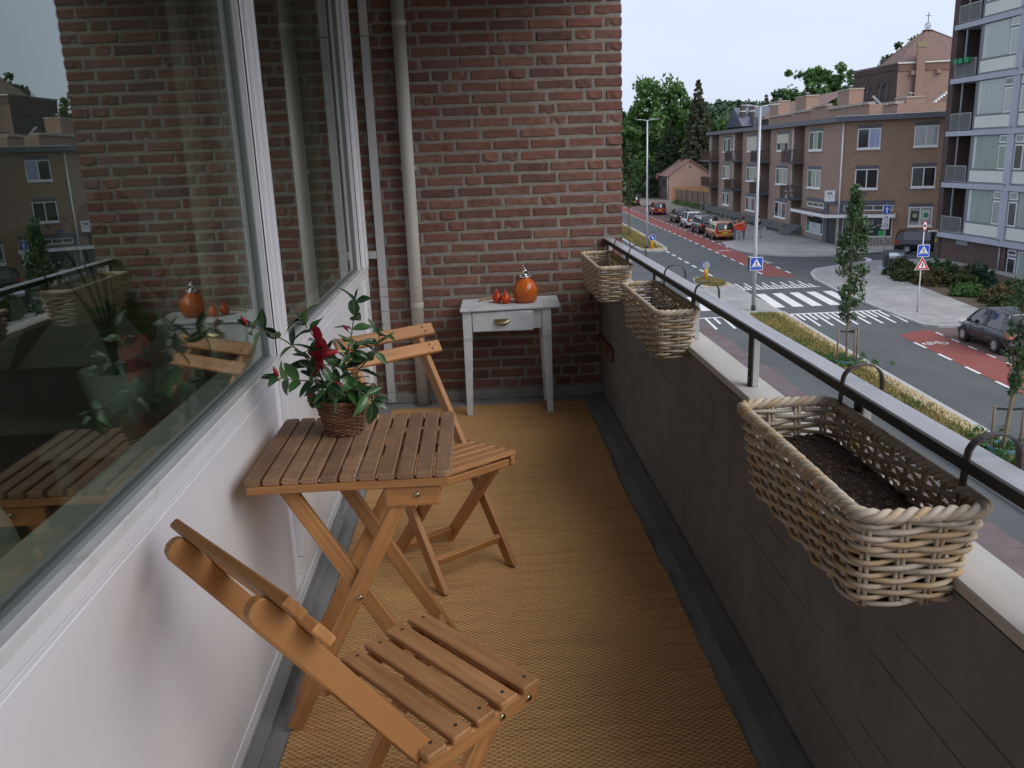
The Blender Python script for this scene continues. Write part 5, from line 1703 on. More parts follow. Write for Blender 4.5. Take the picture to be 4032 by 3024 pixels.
for k in range(7):
    zt = ZB + ST * k
    tpart("floor_band", M_bluegrey, (.20, SEND, -2.18, .16, zt - .29, zt))
    if zt > 12: break
    nz = zt + ST - .29
    # balcony
    rl_ = tpart("balcony_rail", M_bar, (.42, 2.60, .03, .08, zt + .99, zt + 1.04), (.42, 2.60, .035, .075, zt + .07, zt + .10), (.42, .46, .03, .08, zt + .1001, zt + .9899), (2.56, 2.60, .03, .08, zt + .1001, zt + .9899))
    for b_ in range(18):
        s_ = .53 + b_ * .115
        tpart("rail_bar", M_bar, (s_, s_ + .028, .045, .07, zt + .1001, zt + .9899), par=rl_)
    tpart("balcony_post", M_bar, (1.26, 1.33, -.05, .02, zt + .001, nz - .001))
    tpart("balcony_window", M_framegrey, (1.45, 2.70, -2.199, -2.1, zt + .001, nz - .001)); bw = tpart("balcony_pane", pane_mat("sky_pane_%d" % k, (.45, .52, .56) if k > 2 else (.06, .06, .07)), (1.55, 2.62, -2.098, -2.08, zt + .9, nz - .1))  # upper floors' pale pane colour paints the sky seen through the glass
    tpart("bay_side", M_framegrey, (2.721, 2.78, -2.19, .02, zt + .001, nz - .001))
    # bays left and right of the column, mirrored
    def bay(o, d):
        S = lambda s_: o + d * s_
        def bx(name, mat, a, b_, p0, p1, z0, z1, par=None):
            q0, q1 = sorted((S(a), S(b_))); return tpart(name, mat, (q0, q1, p0, p1, z0, z1), par=par)
        fr_ = bx("bay_frame", M_framegrey, 0, 3.55, -.5, .0, zt + .001, nz - .001)
        bx("spandrel_panel", M_creampanel, .14, 3.50, .001, .03, zt + .12, zt + .76, fr_)
        gm = rw.choice((P_green, P_curt, P_green))
        bx("pane", gm, .30, 2.66, .001, .02, zt + .88, nz - .06, fr_)
        bx("curtain_edge", plain("white_net", (.6, .63, .6), .8) if "white_net" not in bpy.data.materials else bpy.data.materials["white_net"], .32, .55, .0205, .024, zt + .9, nz - .08, fr_)
        for z0, z1, n_ in ((zt + 2.30, nz - .05, "vent_window"), (zt + .86, zt + 2.20, "side_window")):
            w_ = bx(n_, M_wframe, 2.76, 3.50, .001, .05, z0, z1, fr_)
            bx("pane", rw.choice((P_grey, P_curt, P_green)), 2.84, 3.42, .051, .058, z0 + .08, z1 - .07, w_)
    bay(2.782, 1); bay(10.48, -1)
    tpart("column", M_bluegrey, (6.34, 6.925, -.3, .12, zt + .001, nz - .001))
    tpart("column_spout", M_bar, (6.56, 6.66, .121, .30, zt + .02, zt + .10))
    tpart("far_bays", M_creampanel, (10.5, SEND, -.5, .0, zt + .001, zt + .8)); tpart("far_panes", P_green, (10.5, SEND, -.5, -.02, zt + .801, nz - .001))
vg = tpart("vent_grille", M_slate, (2.15, 3.38, -.059, -.02, -4.83, -4.54))
for k in range(4): tpart("grille_bar", M_bar, (2.17, 3.36, -.0199, .0, -4.81 + k * .07, -4.77 + k * .07), par=vg)
m_ = MB(); m_.tube([FT.P(6.56, .0, -6.3), FT.P(6.56, .0, -4.5)], .05, 8); m_.build("downpipe", M_bar, fl_, world=True)
gw = tpart("ground_window", M_framegrey, (7.03, 9.5, -.299, -.16, -6.3, -4.55))
for a, b_, z0, z1, mt in ((7.12, 7.86, -6.1, -5.08, P_dark), (7.12, 7.86, -4.95, -4.65, P_grey), (8.05, 9.4, -6.2, -4.65, P_green)):
    w_ = tpart("window", M_wframe, (a, b_, -.159, -.12, z0, z1), par=gw); tpart("pane", mt, (a + .07, b_ - .07, -.119, -.11, z0 + .07, z1 - .07), par=gw)
tpart("wall_lamp", M_wframe, (.20, .30, .161, .75, -4.20, -4.10)); tpart("yellow_plate", plain("amber_plate", (.55, .30, .03), .5), (-.12, .04, .021, .04, -4.9, -4.65))
M_gpot = plain("green_planter", (.02, .26, .10), .5)
for k, s_ in enumerate((.62, 1.12, 1.75)):
    zt = ZB + ST * 3 + .98
    o = MB(); FT.box(o, s_, s_ + .36, .085, .30, zt - .15, zt + .12); q_ = o.build("rail_planter", M_gpot, None)
    tag(q_, ("leftmost green box planter hooked on the upper balcony rail of the flats", "middle green box planter hooked on the upper balcony rail of the flats", "right hand green box planter hooked on the upper balcony rail of the flats")[k], "planter", "green planters on the flats rail")

# ------------------------------------------------ church
K0 = (53.14, 110.0); FC1 = Frame(K0, 94.58); FC2 = Frame(K0, -9.88)
chh = thing("church", "brick church with a squat tiled pyramid roof carrying a cross", "church", (K0[0], K0[1], GZ))
M_rt = None
def rooftile(name, a, b_, c_, kind='Object'):
    m, t, bs = _new(name); tc = nd(t, "ShaderNodeTexCoord"); v = tc.outputs['Object']
    n1 = noise(t, v, 3.5, 2.0, .5); c = ramp(t, n1, [(.3, a), (.6, b_)])
    c = mixc(t, ramp(t, noise(t, coords(t, 'Object', (3, 3, 5), False), 1.6, 1.0), [(.62, 0.0), (.66, .8)]), c, c_)
    sp = nd(t, "ShaderNodeSeparateXYZ"); t.links.new(v, sp.inputs[0])
    fr_ = mathn(t, 'FRACT', mathn(t, 'MULTIPLY', sp.outputs[2], 5.5)); c = mixc(t, mathn(t, 'MULTIPLY', mathn(t, 'LESS_THAN', fr_, .3), .4), c, (a[0] * .5, a[1] * .5, a[2] * .5))
    t.links.new(c, bs.inputs['Base Color']); bs.inputs['Roughness'].default_value = .85; return m
M_rt = rooftile("church_roof_tiles", (.15, .10, .085), (.20, .135, .11), (.30, .13, .08)); M_rt2 = rooftile("red_brown_roof_tiles", (.19, .12, .10), (.25, .155, .12), (.34, .16, .10))
def cpart(name, mat, F, *boxes, par=None):
    m_ = MB()
    for b_ in boxes: F.box(m_, *b_)
    return m_.build(name, mat, par or chh, world=True)
cpart("left_wall", M_bk_dk, FC1, (0, 10.62, -1.0, -.002, GZ, 10.6)); cpart("right_wall", M_bk_pk, FC2, (.0, 12.0, -.8, 0, GZ, 10.6))  # left wall is the shaded face, its shade put into darker brick
cc = MB(); cc.prism([(p_[0], p_[1]) for p_ in (FC2.P(.5, -.81, 0), FC2.P(12, -.81, 0), FC2.P(12, -9, 0), FC1.P(10.6, -10, 0), FC1.P(10.6, -1.01, 0))], GZ, 10.5); cc.build("core", M_bk_dk, chh, world=True)
cpart("cornice", M_wframe, FC2, (-.1, 12, .0, .2, 10.62, 10.78)); cpart("cornice", M_slate, FC1, (-.1, 10.7, .0, .16, 10.62, 10.8))
cpart("frieze", farbrick("frieze_brick", (.24, .145, .115), (.28, .17, .13), (.19, .11, .09)), FC2, (.02, 12, .001, .10, 9.75, 10.45)); cpart("frieze", M_bk_dk, FC1, (.02, 10.6, .001, .08, 10.0, 10.6))  # left frieze carries the same painted shade as its wall
ap = Vector((59.01, 115.0, 15.16)); ez = 10.8
base = [FC1.P(4.6, -.05, ez), FC1.P(.35, .05, ez), FC2.P(1.9, .15, ez), FC2.P(11.8, .15, ez), FC2.P(12.5, -4, ez), FC2.P(12.0, -9, ez), FC2.P(7, -11, ez), FC1.P(8, -6, ez)]
rf = MB(); rf.v = [tuple(p_) for p_ in base] + [tuple(ap)]
for i in range(8): rf.face((i, (i + 1) % 8, 8))
rf.face(range(7, -1, -1)); rf.build("roof", M_rt, chh, world=True)
hp = MB()
for i in (0, 2, 3): hp.tube([base[i], tuple(ap)], .11, 6)
hp.build("hip_tiles", M_rt2, chh, world=True)
# arched windows
P_arch = plain("deep_window_recess", (.02, .02, .025), .4)
for s0, s1 in ((7.92, 9.12), (6.25, 7.5), (3.2, 4.4), (1.6, 2.76)):
    m_ = MB(); c = (s0 + s1) / 2; r_ = (s1 - s0) / 2 * .8; zs = 8.1; b = []
    for k in range(13): a = PI * k / 12; b.append((c + r_ * math.cos(a), zs + r_ * math.sin(a) * 1.05))
    b += [(c - r_, 6.4), (c + r_, 6.4)]
    n_ = len(m_.v); m_.v += [FC1.P(s_, .012, z) for s_, z in b]; m_.face(range(n_, n_ + len(b)))
    w_ = m_.build("arched_window", P_arch, chh, world=True)
    m_ = MB(); pts = [FC1.P(c + (r_ + .16) * math.cos(PI * k / 12), .03, zs + (r_ + .16) * math.sin(PI * k / 12)) for k in range(13)]
    m_.tube(pts, .09, 5); m_.build("window_arch", M_bk_dk, w_, world=True)
    cpart("window_bar", M_framegrey, FC1, (c - .05, c + .05, .014, .05, 6.4, 8.7), par=w_)
cpart("chimney", M_bk_pk, FC2, (2.0, 2.96, .001, .55, GZ, 12.4)); cpart("chimney_cap", vari("mossy_cap", (.28, .24, .12), (.34, .3, .2), 4, .9, 0), FC2, (1.95, 3.0, -.02, .6, 12.401, 13.0))
cpart("vent_box", M_bk_pk, FC2, (4.47, 5.0, .001, .35, 9.3, 9.74)); cpart("vent_box", M_bk_pk, FC2, (2.05 - .6, 1.99, .102, .4, 9.25, 9.75))
m_ = MB(); m_.tube([FC2.P(1.85, .16, 3), FC2.P(1.85, .16, 10.5)], .07, 6); m_.build("downpipe", M_slate, chh, world=True)
cr = MB(); cx_, cy_ = 59.01, 115.0
cr.tube([(cx_, cy_, 15.1), (cx_, cy_, 17.1)], .05, 6); cr.tube([(cx_ - .34, cy_, 16.72), (cx_ + .34, cy_, 16.72)], .04, 6)
crs = cr.build("cross", M_slate, chh, world=True)
gl_ = MB()
for k in range(6):
    a = PI * k / 6; gl_.tube([(cx_ + .36 * math.cos(a) * math.sin(q_), cy_ + .36 * math.sin(a) * math.sin(q_), 15.55 + .36 * math.cos(q_)) for q_ in [2 * PI * j / 16 for j in range(16)]], .022, 4, closed=True)
gl_.build("globe", M_bar, crs, world=True)
MB().lathe([(.75, -.05), (.35, .12), (.12, .3)], 8, (cx_, cy_, 15.0)).build("roof_cap", M_bar, chh, world=True)
# lower nave roof to the right of the tower wall with white stepped verge
nv = MB(); nv.v = [(50.4, 99.5, 4.0), (54.5, 99.5, 6.9), (64, 98.0, 6.9), (64, 96, 2.0), (50.4, 96, 2.0), (50.4, 99.5, -6), (64, 99.5, -6)]
nv.face((0, 4, 3, 2, 1)); nv.build("nave_roof", M_rt, chh, world=True)
vb = MB()
for k in range(14): vb.box((50.5 + .29 * k, 99.3, 4.08 + .208 * k), (50.5 + .29 * k + .24, 99.6, 4.08 + .208 * k + .26))
vb.build("white_verge", M_wframe, chh, world=True)

# ------------------------------------------------ rear terrace: parapets, chimneys, roofs
FP = Frame((36, 70), 87.5)
rt = thing("rear_terrace", "row of brick house backs with whitish coping and tiled roofs behind the corner block", "building", (36, 80, GZ))
def rpart(name, mat, *boxes, par=None, bev=0):
    m_ = MB()
    for b_ in boxes: FP.box(m_, *b_)
    return m_.build(name, mat, par or rt, world=True)
M_coping = vari("lichened_coping", (.36, .33, .28), (.50, .47, .42), 3, .9, .2, 12, dirt=(.22, .19, .15), dscale=5)
for a, b_, z, pp in ((32.3, 41.9, 4.85, 0), (25.3, 32.28, 4.95, .1), (20.4, 25.28, 5.2, .3), (9.15, 20.3, 4.75, .5), (2.7, 5.7, 4.45, .8)):
    w_ = rpart("house_wall", M_bk_gr, (a, b_, -4, pp, GZ, z))
    m_ = MB(); n_ = int((b_ - a) / .7)
    for k in range(n_):
        FP.box(m_, a + k * .7, a + k * .7 + .66, -.5 + pp, pp + .16, z + .001 + .03 * (k % 2), z + .20 + .04 * rw.random())
    m_.build("coping", M_coping, w_, world=True)
for a, b_, z, m in ((38.7, 42.4, 6.65, M_bk_gr), (28.55, 32.2, 6.65, M_bk_gr), (16.05, 19.1, 6.45, M_bk_pk), (3.3, 5.5, 4.9, M_bk_gr)):
    ch_ = rpart("chimney", m, (a, b_, -1.6, -.2, 3, z)); rpart("chimney_cap", M_coping, (a - .06, b_ + .06, -1.65, -.15, z + .001, z + .12), par=ch_)
    m_ = MB(); c = FP.P((a + b_) / 2, -.9, z); m_.lathe([(.14, .12), (.14, .36), (.34, .40), (.0, .52)], 10, c); m_.build("chimney_cowl", M_bar, ch_, world=True)
def roof(name, pts, mat, label=None):
    m_ = MB(); m_.v = pts; m_.face(range(len(pts))); return m_.build(name, mat, rt, world=True)
FQ = Frame((40, 70), 87.5)
roof("tiled_roof", [FQ.P(65, .0, 5.2), FQ.P(50, 0, 5.2), FQ.P(50, -4.5, 7.6), FQ.P(60, -4.5, 7.6)], M_rt2)
roof("tiled_roof", [FQ.P(56, .5, 5.3), FQ.P(35.5, .5, 5.3), FQ.P(35.5, -4, 7.7), FQ.P(46, -4, 7.7), FQ.P(52, -2, 6.6)], M_rt2)
m_ = MB(); 
for k in range(26): FQ.box(m_, 24 + k * .95, 24 + k * .95 + .7, .45, .7, 5.31, 5.50)
m_.build("eaves_tiles", M_coping, rt, world=True)
vb = MB()
for k in range(12): vb.box((43.3 + .12 * k, 94.8, 6.05 - .115 * k), (43.3 + .12 * k + .16, 95.1, 6.05 - .115 * k + .2))
vb.build("verge_tiles", plain("weathered_zinc", (.38, .42, .46), .5), rt, world=True)

# house with a slate roof and two chimneys
dh = thing("slate_roofed_house", "house with a blue grey slate roof and two small brick chimneys beyond the flat roof", "house", (42, 131, GZ))
MB().box((40.2, 130, GZ), (46, 138, 4.4)).build("wall", M_bk_dk, dh, world=True)
m_ = MB(); m_.v = [(39.9, 129.6, 4.4), (46.2, 129.6, 4.4), (46.2, 134, 7.2), (39.9, 134, 7.2), (46.2, 138.4, 4.4), (39.9, 138.4, 4.4)]
m_.face((0, 1, 2, 3)); m_.face((3, 2, 4, 5)); m_.face((0, 3, 5)); m_.face((1, 4, 2)); m_.build("roof", vari("blue_slate", (.10, .115, .15), (.14, .155, .19), 2, .7, 0, 5), dh, world=True)
for x in (40.6, 42.0):
    c_ = MB().box((x - .3, 131.5, 5.0), (x + .3, 132.2, 7.2)).build("chimney", M_bk_dk, dh, world=True); MB().box((x - .36, 131.4, 6.5), (x + .36, 132.3, 6.62)).build("chimney_band", M_wframe, c_, world=True)
MB().box((41.5, 129.2, 4.2), (43.8, 131.0, 5.6)).build("dormer", M_slate, dh, world=True)

# brick garage with tiled gable roof
ga = thing("gabled_outbuilding", "pinkish brick outbuilding with a brown tiled gable roof beyond the wooden fence", "outbuilding", (33, 136, GZ))
m_ = MB(); ybk = 140.6
m_.v = [(29.72, 132.2, GZ), (36.2, 132.2, GZ), (36.2, 132.2, -2.1), (32.92, 132.2, -.15), (29.72, 132.2, -2.2), (29.85, ybk, GZ), (36.2, ybk, GZ), (36.2, ybk, -2.1), (32.92, ybk, -.15), (29.85, ybk, -2.2)]
m_.face((0, 1, 2, 3, 4)); m_.face((6, 5, 9, 8, 7)); m_.face((1, 6, 7, 2)); m_.build("gable_wall", M_bk_pk, ga, world=True)
MB().box((29.70, 132.21, GZ), (29.84, ybk, -2.22)).build("side_wall", M_bk_dk, ga, world=True)
m_ = MB(); m_.v = [(29.35, 132.0, -2.38), (32.92, 132.0, -.02), (36.5, 132.0, -2.25), (29.45, 140.9, -2.38), (32.92, 140.9, -.02), (36.5, 140.9, -2.25)]
m_.face((0, 1, 4, 3)); m_.face((1, 2, 5, 4)); o = m_.build("roof", M_rt2, ga, world=True); o.modifiers.new("t", 'SOLIDIFY').thickness = .14
m_ = MB(); m_.lathe([(.18, 0), (.0, .02)], 12); m_.v = [(32.95 + x, 132.18 - z, -1.1 + y) for x, y, z in m_.v]; m_.build("round_vent", M_slate, ga, world=True)
for y in (134.3, 135.7): MB().box((29.66, y, -4.0), (29.699, y + .55, -2.95)).build("slit_window", P_dark, ga, world=True)
m_ = MB(); m_.tube([(29.62, 132.5, GZ), (29.62, 132.5, -2.3)], .07, 6); m_.build("downpipe", M_wframe, ga, world=True)
gg = thing("flat_garage", "low flat roofed brick garage with narrow doors beside the gabled outbuilding", "garage", (31, 147, GZ))
MB().box((29.74, 140.95, GZ), (34, 154.2, -3.0)).build("wall", M_bk_gr, gg, world=True); MB().box((29.6, 140.92, -2.999), (34.1, 154.3, -2.8)).build("roof_edge", M_coping, gg, world=True)
for y in (141.6, 144.2, 151.5):
    d_ = MB().box((29.68, y, GZ + .1), (29.739, y + 1.3, -4.0)).build("garage_door", P_dark, gg, world=True)
    for e in (-.25, 1.32): MB().box((29.66, y + e, GZ + .1), (29.739, y + e + .22, -3.7)).build("door_post", M_coping, gg, world=True)
# left gabled house behind the trees
lh = thing("steep_gabled_house", "dark brick house with a steep gable and chimney half hidden by the tall trees", "house", (35, 168, GZ))
m_ = MB(); m_.v = [(30.9, 165, GZ), (34.6, 165, GZ), (34.6, 165, 1.5), (32.9, 165, 5.0), (30.9, 165, 1.5), (30.9, 176, GZ), (30.9, 176, 1.5), (32.9, 176, 5)]
m_.face((0, 1, 2, 3, 4)); m_.face((5, 0, 4, 6)); m_.build("wall", M_bk_dk, lh, world=True)
MB().box((34.6, 166, GZ), (42, 175, 2.6)).build("wing_wall", M_bk_gr, lh, world=True)
m_ = MB(); m_.v = [(32.4, 165.4, 3.0), (42.5, 165.4, 2.6), (42.5, 170, 5.2), (32.4, 170, 5.2)]; m_.face((0, 1, 2, 3)); m_.build("roof", M_rt2, lh, world=True)
MB().box((32.1, 164.8, 3.0), (33.1, 166.4, 6.4)).build("chimney", M_bk_dk, lh, world=True); MB().box((33.2, 164.95, 1.2), (33.8, 164.999, 2.4)).build("window", P_dark, lh, world=True)
# wooden fence: every board a part
wf = thing("wooden_fence", "brown vertical board fence closing the yard beside the corner block", "fence", (29.3, 116, GZ))
M_board = vari("fence_board", (.155, .11, .078), (.215, .155, .11), 1.5, .85, .1, 20, obj_var=.18); M_board2 = vari("orange_fence_board", (.30, .16, .07), (.36, .2, .09), 1.5, .85, .1, 20, obj_var=.12)
a = Vector((28.82, 123.1)); b_ = Vector((29.72, 108.9)); n_ = 24
for k in range(n_):
    p0 = a.lerp(b_, k / n_); p1 = a.lerp(b_, (k + .985) / n_); dz = rw.uniform(-.02, .02)
    MB().bar((p0.x, p0.y, GZ + 1.06), (p1.x, p1.y, GZ + 1.06), .05, 2.1 + dz).build("board", M_board, wf, world=True)
for k in range(n_ + 1):
    if k % 4 == 0:
        p0 = a.lerp(b_, k / n_); MB().box((p0.x - .10, p0.y - .06, GZ), (p0.x - .03, p0.y + .06, GZ + 2.14)).build("fence_post", M_board, wf, world=True)
for k in range(16):
    MB().box((28.9 + k * .5, 126, GZ), (28.9 + k * .5 + .47, 126.05, -3.78)).build("board", M_board2, wf, world=True)
# ================================================================= CARS
M_tyre = plain("tyre_rubber", (.018, .018, .018), .8); M_alloy = plain("alloy_wheel", (.50, .51, .53), .35, .6); M_trim = plain("black_trim", (.02, .02, .022), .55)
M_plate = plain("yellow_plate", (.72, .46, .03), .5); M_tail = plain("red_tail_lamp", (.45, .018, .015), .2, 0, .6, .4); M_headl = plain("clear_lamp", (.65, .67, .68), .12, .2)
M_autoglass = plain("tinted_car_glass", (.022, .028, .03), .04, 0, .8, .6); M_inner = plain("car_underside", (.008, .008, .008), .9)
def paint(name, c): 
    m = plain(name, c, .32, .25, .5, .8); return m
def spl(tab, x):
    return float(np.interp(x, [a for a, _ in tab], [b for _, b in tab]))
def make_car(name, label, mat, L, W, Hh, loc, rz, tail=M_tail, plate=True, suv=0.0, spokes=8, grp="cars parked along the street"):
    t = thing(name, label, "car", loc, rz, grp)
    h = L / 2; zb = .20 + suv * .06; belt = Hh * (.60 + .02 * suv); hw = W / 2
    hood = Hh * .56
    top = [(-h, belt * .80), (-h + .10, belt * .99), (-h + .55, belt), (0, belt * .985), (h * .42, hood * 1.05), (h * .8, hood * .93), (h - .10, hood * .76), (h, hood * .60)]
    wid = [(-h, hw * .80), (-h + .18, hw * .95), (-h * .5, hw), (h * .5, hw), (h - .45, hw * .93), (h - .1, hw * .78), (h, hw * .62)]
    bot = [(-h, zb + .14), (-h + .2, zb), (h - .3, zb), (h, zb + .10)]
    ys = [-h, -h + .05, -h + .15, -h + .35, -h + .6, -h * .5, -h * .25, 0, h * .25, h * .45, h * .62, h * .78, h - .28, h - .12, h - .04, h]
    m_ = MB(); N = 14
    for y in ys:
        w = spl(wid, y); zt = spl(top, y); z0 = spl(bot, y); d = zt - z0
        half = [(0.0, z0), (w * .86, z0), (w * .97, z0 + d * .16), (w, z0 + d * .48), (w * .985, z0 + d * .72), (w * .93, zt - d * .06), (w * .84, zt), (0.0, zt + .018)]
        ring = half + [(-x, z) for x, z in half[-2:0:-1]]
        for x, z in ring: m_.v.append((x, y, z))
        N = len(ring)
    for i in range(len(ys) - 1):
        for k in range(N): m_.face((i * N + k, i * N + (k + 1) % N, (i + 1) * N + (k + 1) % N, (i + 1) * N + k), None, True)
    m_.face(range(N), None, True); m_.face(range((len(ys) - 1) * N + N - 1, (len(ys) - 1) * N - 1, -1), None, True)
    body = m_.build("body", mat, t)
    sb = body.modifiers.new("s", 'SUBSURF'); sb.levels = 1; sb.render_levels = 1
    # greenhouse
    zr = Hh
    side = [(-h + .07, belt * .97), (-h + .17, belt + (zr - belt) * .50), (-h + .34, belt + (zr - belt) * .88), (-h + .60, zr - .025), (-h * .35, zr), (h * .02, zr - .012), (h * .18, zr - .07), (h * .34, belt + (zr - belt) * .58), (h * .56, belt * .985)]
    wb = hw * .90
    def wtop(z): return wb - (z - belt) / (zr - belt) * (hw * .19)
    g = MB(); ns = len(side)
    for sx in (-1, 1):
        for y, z in side: g.v.append((sx * wtop(max(z, belt)), y, z))
    for i in range(ns - 1): g.face((i, i + 1, ns + i + 1, ns + i), None, True)
    g.face(list(range(ns))[::-1]); g.face(range(ns, 2 * ns))
    gl = g.build("windows", M_autoglass, t)
    rf = MB(); cols = 7
    rs = [(y, z) for y, z in side[2:7]]
    for y, z in rs:
        w = wtop(z) + .012
        for k in range(cols):
            u = -1 + 2 * k / (cols - 1); rf.v.append((u * w, y, z + .022 - .03 * abs(u) ** 3))
    for i in range(len(rs) - 1):
        for k in range(cols - 1): rf.face((i * cols + k, i * cols + k + 1, (i + 1) * cols + k + 1, (i + 1) * cols + k), None, True)
    ro = rf.build("roof", mat, t); ro.modifiers.new("t", 'SOLIDIFY').thickness = .03
    for sx in (-1, 1):
        pl_ = MB()
        P = [Vector((sx * (wtop(max(z, belt)) + .008), y, z)) for y, z in side]
        for i in (0, 1, 2): pl_.bar(P[i], P[i + 1], .10 if i < 2 else .07, .03, (sx, 0, .3))
        for i in (5, 6, 7): pl_.bar(P[i], P[i + 1], .05, .05, (sx, 0, .3))
        for i in (2, 3, 4, 5): pl_.bar(P[i], P[i + 1], .06, .03, (sx, 0, .3))
        yb = -h * .12
        pl_.bar((sx * (wb + .004), yb, belt), (sx * (wtop(zr - .03) + .006), yb - .06, zr - .02), .09, .02, (sx, 0, .2))
        # solid quarter panel behind the rear side window
        q_ = [(sx * (wb + .006), -h + .09, belt), (sx * (wb + .006), -h + .55, belt), (sx * (wtop(zr - .08) + .006), -h + .52, zr - .06), (sx * (wtop(zr - .12) + .006), -h + .34, zr - .09)]
        pl_.quad(*(q_ if sx > 0 else q_[::-1]))
        pl_.build("pillar_frame", mat, t)
    # wheels
    R = .29 + .035 * suv + (.01 if L > 3.8 else 0)
    for sx in (-1, 1):
        for y in (-h * .60, h * .62):
            wx = sx * (hw - .10)
            ar = MB(); ar.lathe([(R + .055, -.12), (R + .055, .002)], 24, (0, 0, 0)); ar.v = [(wx + sx * .075 + sx * z, y + x, R + yy) for x, yy, z in ar.v]
            ar.build("wheel_arch", M_inner, t)
            w_ = MB(); w_.lathe([(R * .62, -.09), (R * .92, -.095), (R, -.07), (R, .07), (R * .92, .095), (R * .64, .088)], 28, cap=False)
            w_.v = [(wx + sx * .022 + sx * z, y + x, R + yy) for x, yy, z in w_.v]
            wh = w_.build("wheel", M_tyre, t)
            r_ = MB(); r_.lathe([(.0, .068), (R * .62, .068), (R * .66, .088), (R * .58, .094), (R * .56, .078)], 24, cap=False)
            r_.v = [(wx + sx * .022 + sx * z, y + x, R + yy) for x, yy, z in r_.v]
            r_.build("wheel_disc", M_trim, wh)
            s_ = MB()
            for k in range(spokes):
                a = 2 * PI * k / spokes
                s_.bar((wx + sx * .104, y + .03 * math.cos(a), R + .03 * math.sin(a)), (wx + sx * .108, y + R * .60 * math.cos(a), R + R * .60 * math.sin(a)), R * .24, .016, (sx, 0, 0))
            s_.lathe([(.0, .104), (.05, .104)], 10); n0 = len(s_.v) - 20
            s_.v[n0:] = [(wx + sx * z, y + x, R + yy) for x, yy, z in s_.v[n0:]]
            s_.build("rim", M_alloy, wh)
    for sx in (-1, 1):
        MB().box((sx * hw * .64, -h - .012, belt * .70), (sx * hw * .90, -h + .30, belt * .99)).build("tail_lamp", tail, t, .03, 2)
        MB().box((sx * hw * .48, h - .24, hood * .68), (sx * hw * .84, h - .03, hood * .88)).build("head_lamp", M_headl, t, .04, 2)
        mr = MB().ball((sx * (hw + .07), h * .34, belt + .05), .085, 10, 6, (1.1, .7, .75)).build("mirror", mat if L > 3.5 else M_trim, t)
        d_ = MB()
        for y in ((h * .36), (-h * .14)): d_.bar((sx * (hw + .002), y, zb + .14), (sx * (hw * .985 + .003), y - .01, belt * .93), .012, .006, (sx, 0, 0))
        d_.build("door_seam", M_trim, t)
        MB().box((sx * (hw + .0) - .012, -h * .08, belt * .80), (sx * (hw + .0) + .012, -h * .08 + .16, belt * .80 + .03)).build("door_handle", mat, t, .006)
        MB().box((sx * hw - .012, -h * .42, zb + .17), (sx * hw + .014, h * .40, zb + .21)).build("side_strip", M_trim, t)
    bp = MB().box((-hw * .84, -h - .035, zb + .05), (hw * .84, -h + .12, zb + .26)).build("rear_bumper", mat, t, .04, 2)
    MB().box((-hw * .7, -h - .045, zb + .10), (hw * .7, -h - .034, zb + .15)).build("bumper_strip", M_trim, bp)
    MB().box((-hw * .8, h - .10, zb + .03), (hw * .8, h + .02, zb + .24)).build("front_bumper", mat, t, .04, 2)
    if plate: MB().box((-.26, -h - .025, belt * .62), (.26, -h + .02, belt * .62 + .11)).build("number_plate", M_plate, t)
    MB().box((-hw * .62, -h + .03, belt * 1.02), (hw * .62, -h + .05, belt * 1.02 + .02)).build("wiper", M_trim, gl)
    an = MB(); an.tube([(0, -h + .55, zr), (0, -h + .35, zr + .22)], .006, 4); an.build("aerial", M_trim, ro)
    return t
HY = math.radians(-2.0)
make_car("parked_car", "metallic orange hatchback parked last in the row beside the red post box", paint("metallic_orange", (.52, .20, .05)), 4.03, 1.72, 1.46, (20.98, 73.75, GZ + .006), HY)
make_car("parked_car", "black crossover with a yellow plate parked in front of the orange hatchback", paint("black_paint", (.018, .02, .026)), 4.2, 1.80, 1.60, (21.2, 79.3, GZ + .006), HY, suv=1)
make_car("parked_car", "white small hatchback parked between two dark cars", paint("white_paint_car", (.70, .71, .73)), 3.70, 1.66, 1.50, (21.6, 85.9, GZ + .006), HY, plate=False)
make_car("parked_car", "dark boxy older hatchback parked beyond the white one", paint("dark_green_grey", (.03, .034, .036)), 3.70, 1.58, 1.40, (21.95, 92.2, GZ + .006), HY, plate=False)
make_car("parked_car", "dark red small car parked farther down the row on its own", paint("dark_red", (.28, .02, .03)), 3.5, 1.58, 1.46, (22.2, 104.6, GZ + .006), HY)
make_car("parked_car", "black car parked far down the street behind the young tree", paint("black_blue", (.015, .018, .026)), 4.1, 1.72, 1.46, (22.7, 124.2, GZ + .006), HY)
make_car("parked_car", "bright red car at the far end of the row next to the brick wall edge", paint("bright_red", (.42, .03, .03)), 3.9, 1.7, 1.46, (22.6, 134.0, GZ + .006), HY)
make_car("parked_car", "black three door car parked in the side street before the poster window", paint("black_gloss", (.012, .012, .014)), 3.95, 1.70, 1.50, (30.95, 58.15, GZ + .006), math.atan2(-.44, .9) - PI / 2)
make_car("parked_car", "small anthracite three door car parked by the red cycle lane, nearest the balcony", paint("anthracite", (.028, .031, .038)), 3.43, 1.63, 1.47, (19.22, 30.3, GZ + .007), math.radians(-.8), plain("clear_tail_lamp", (.50, .20, .14), .15, .2, .6), False, spokes=8)

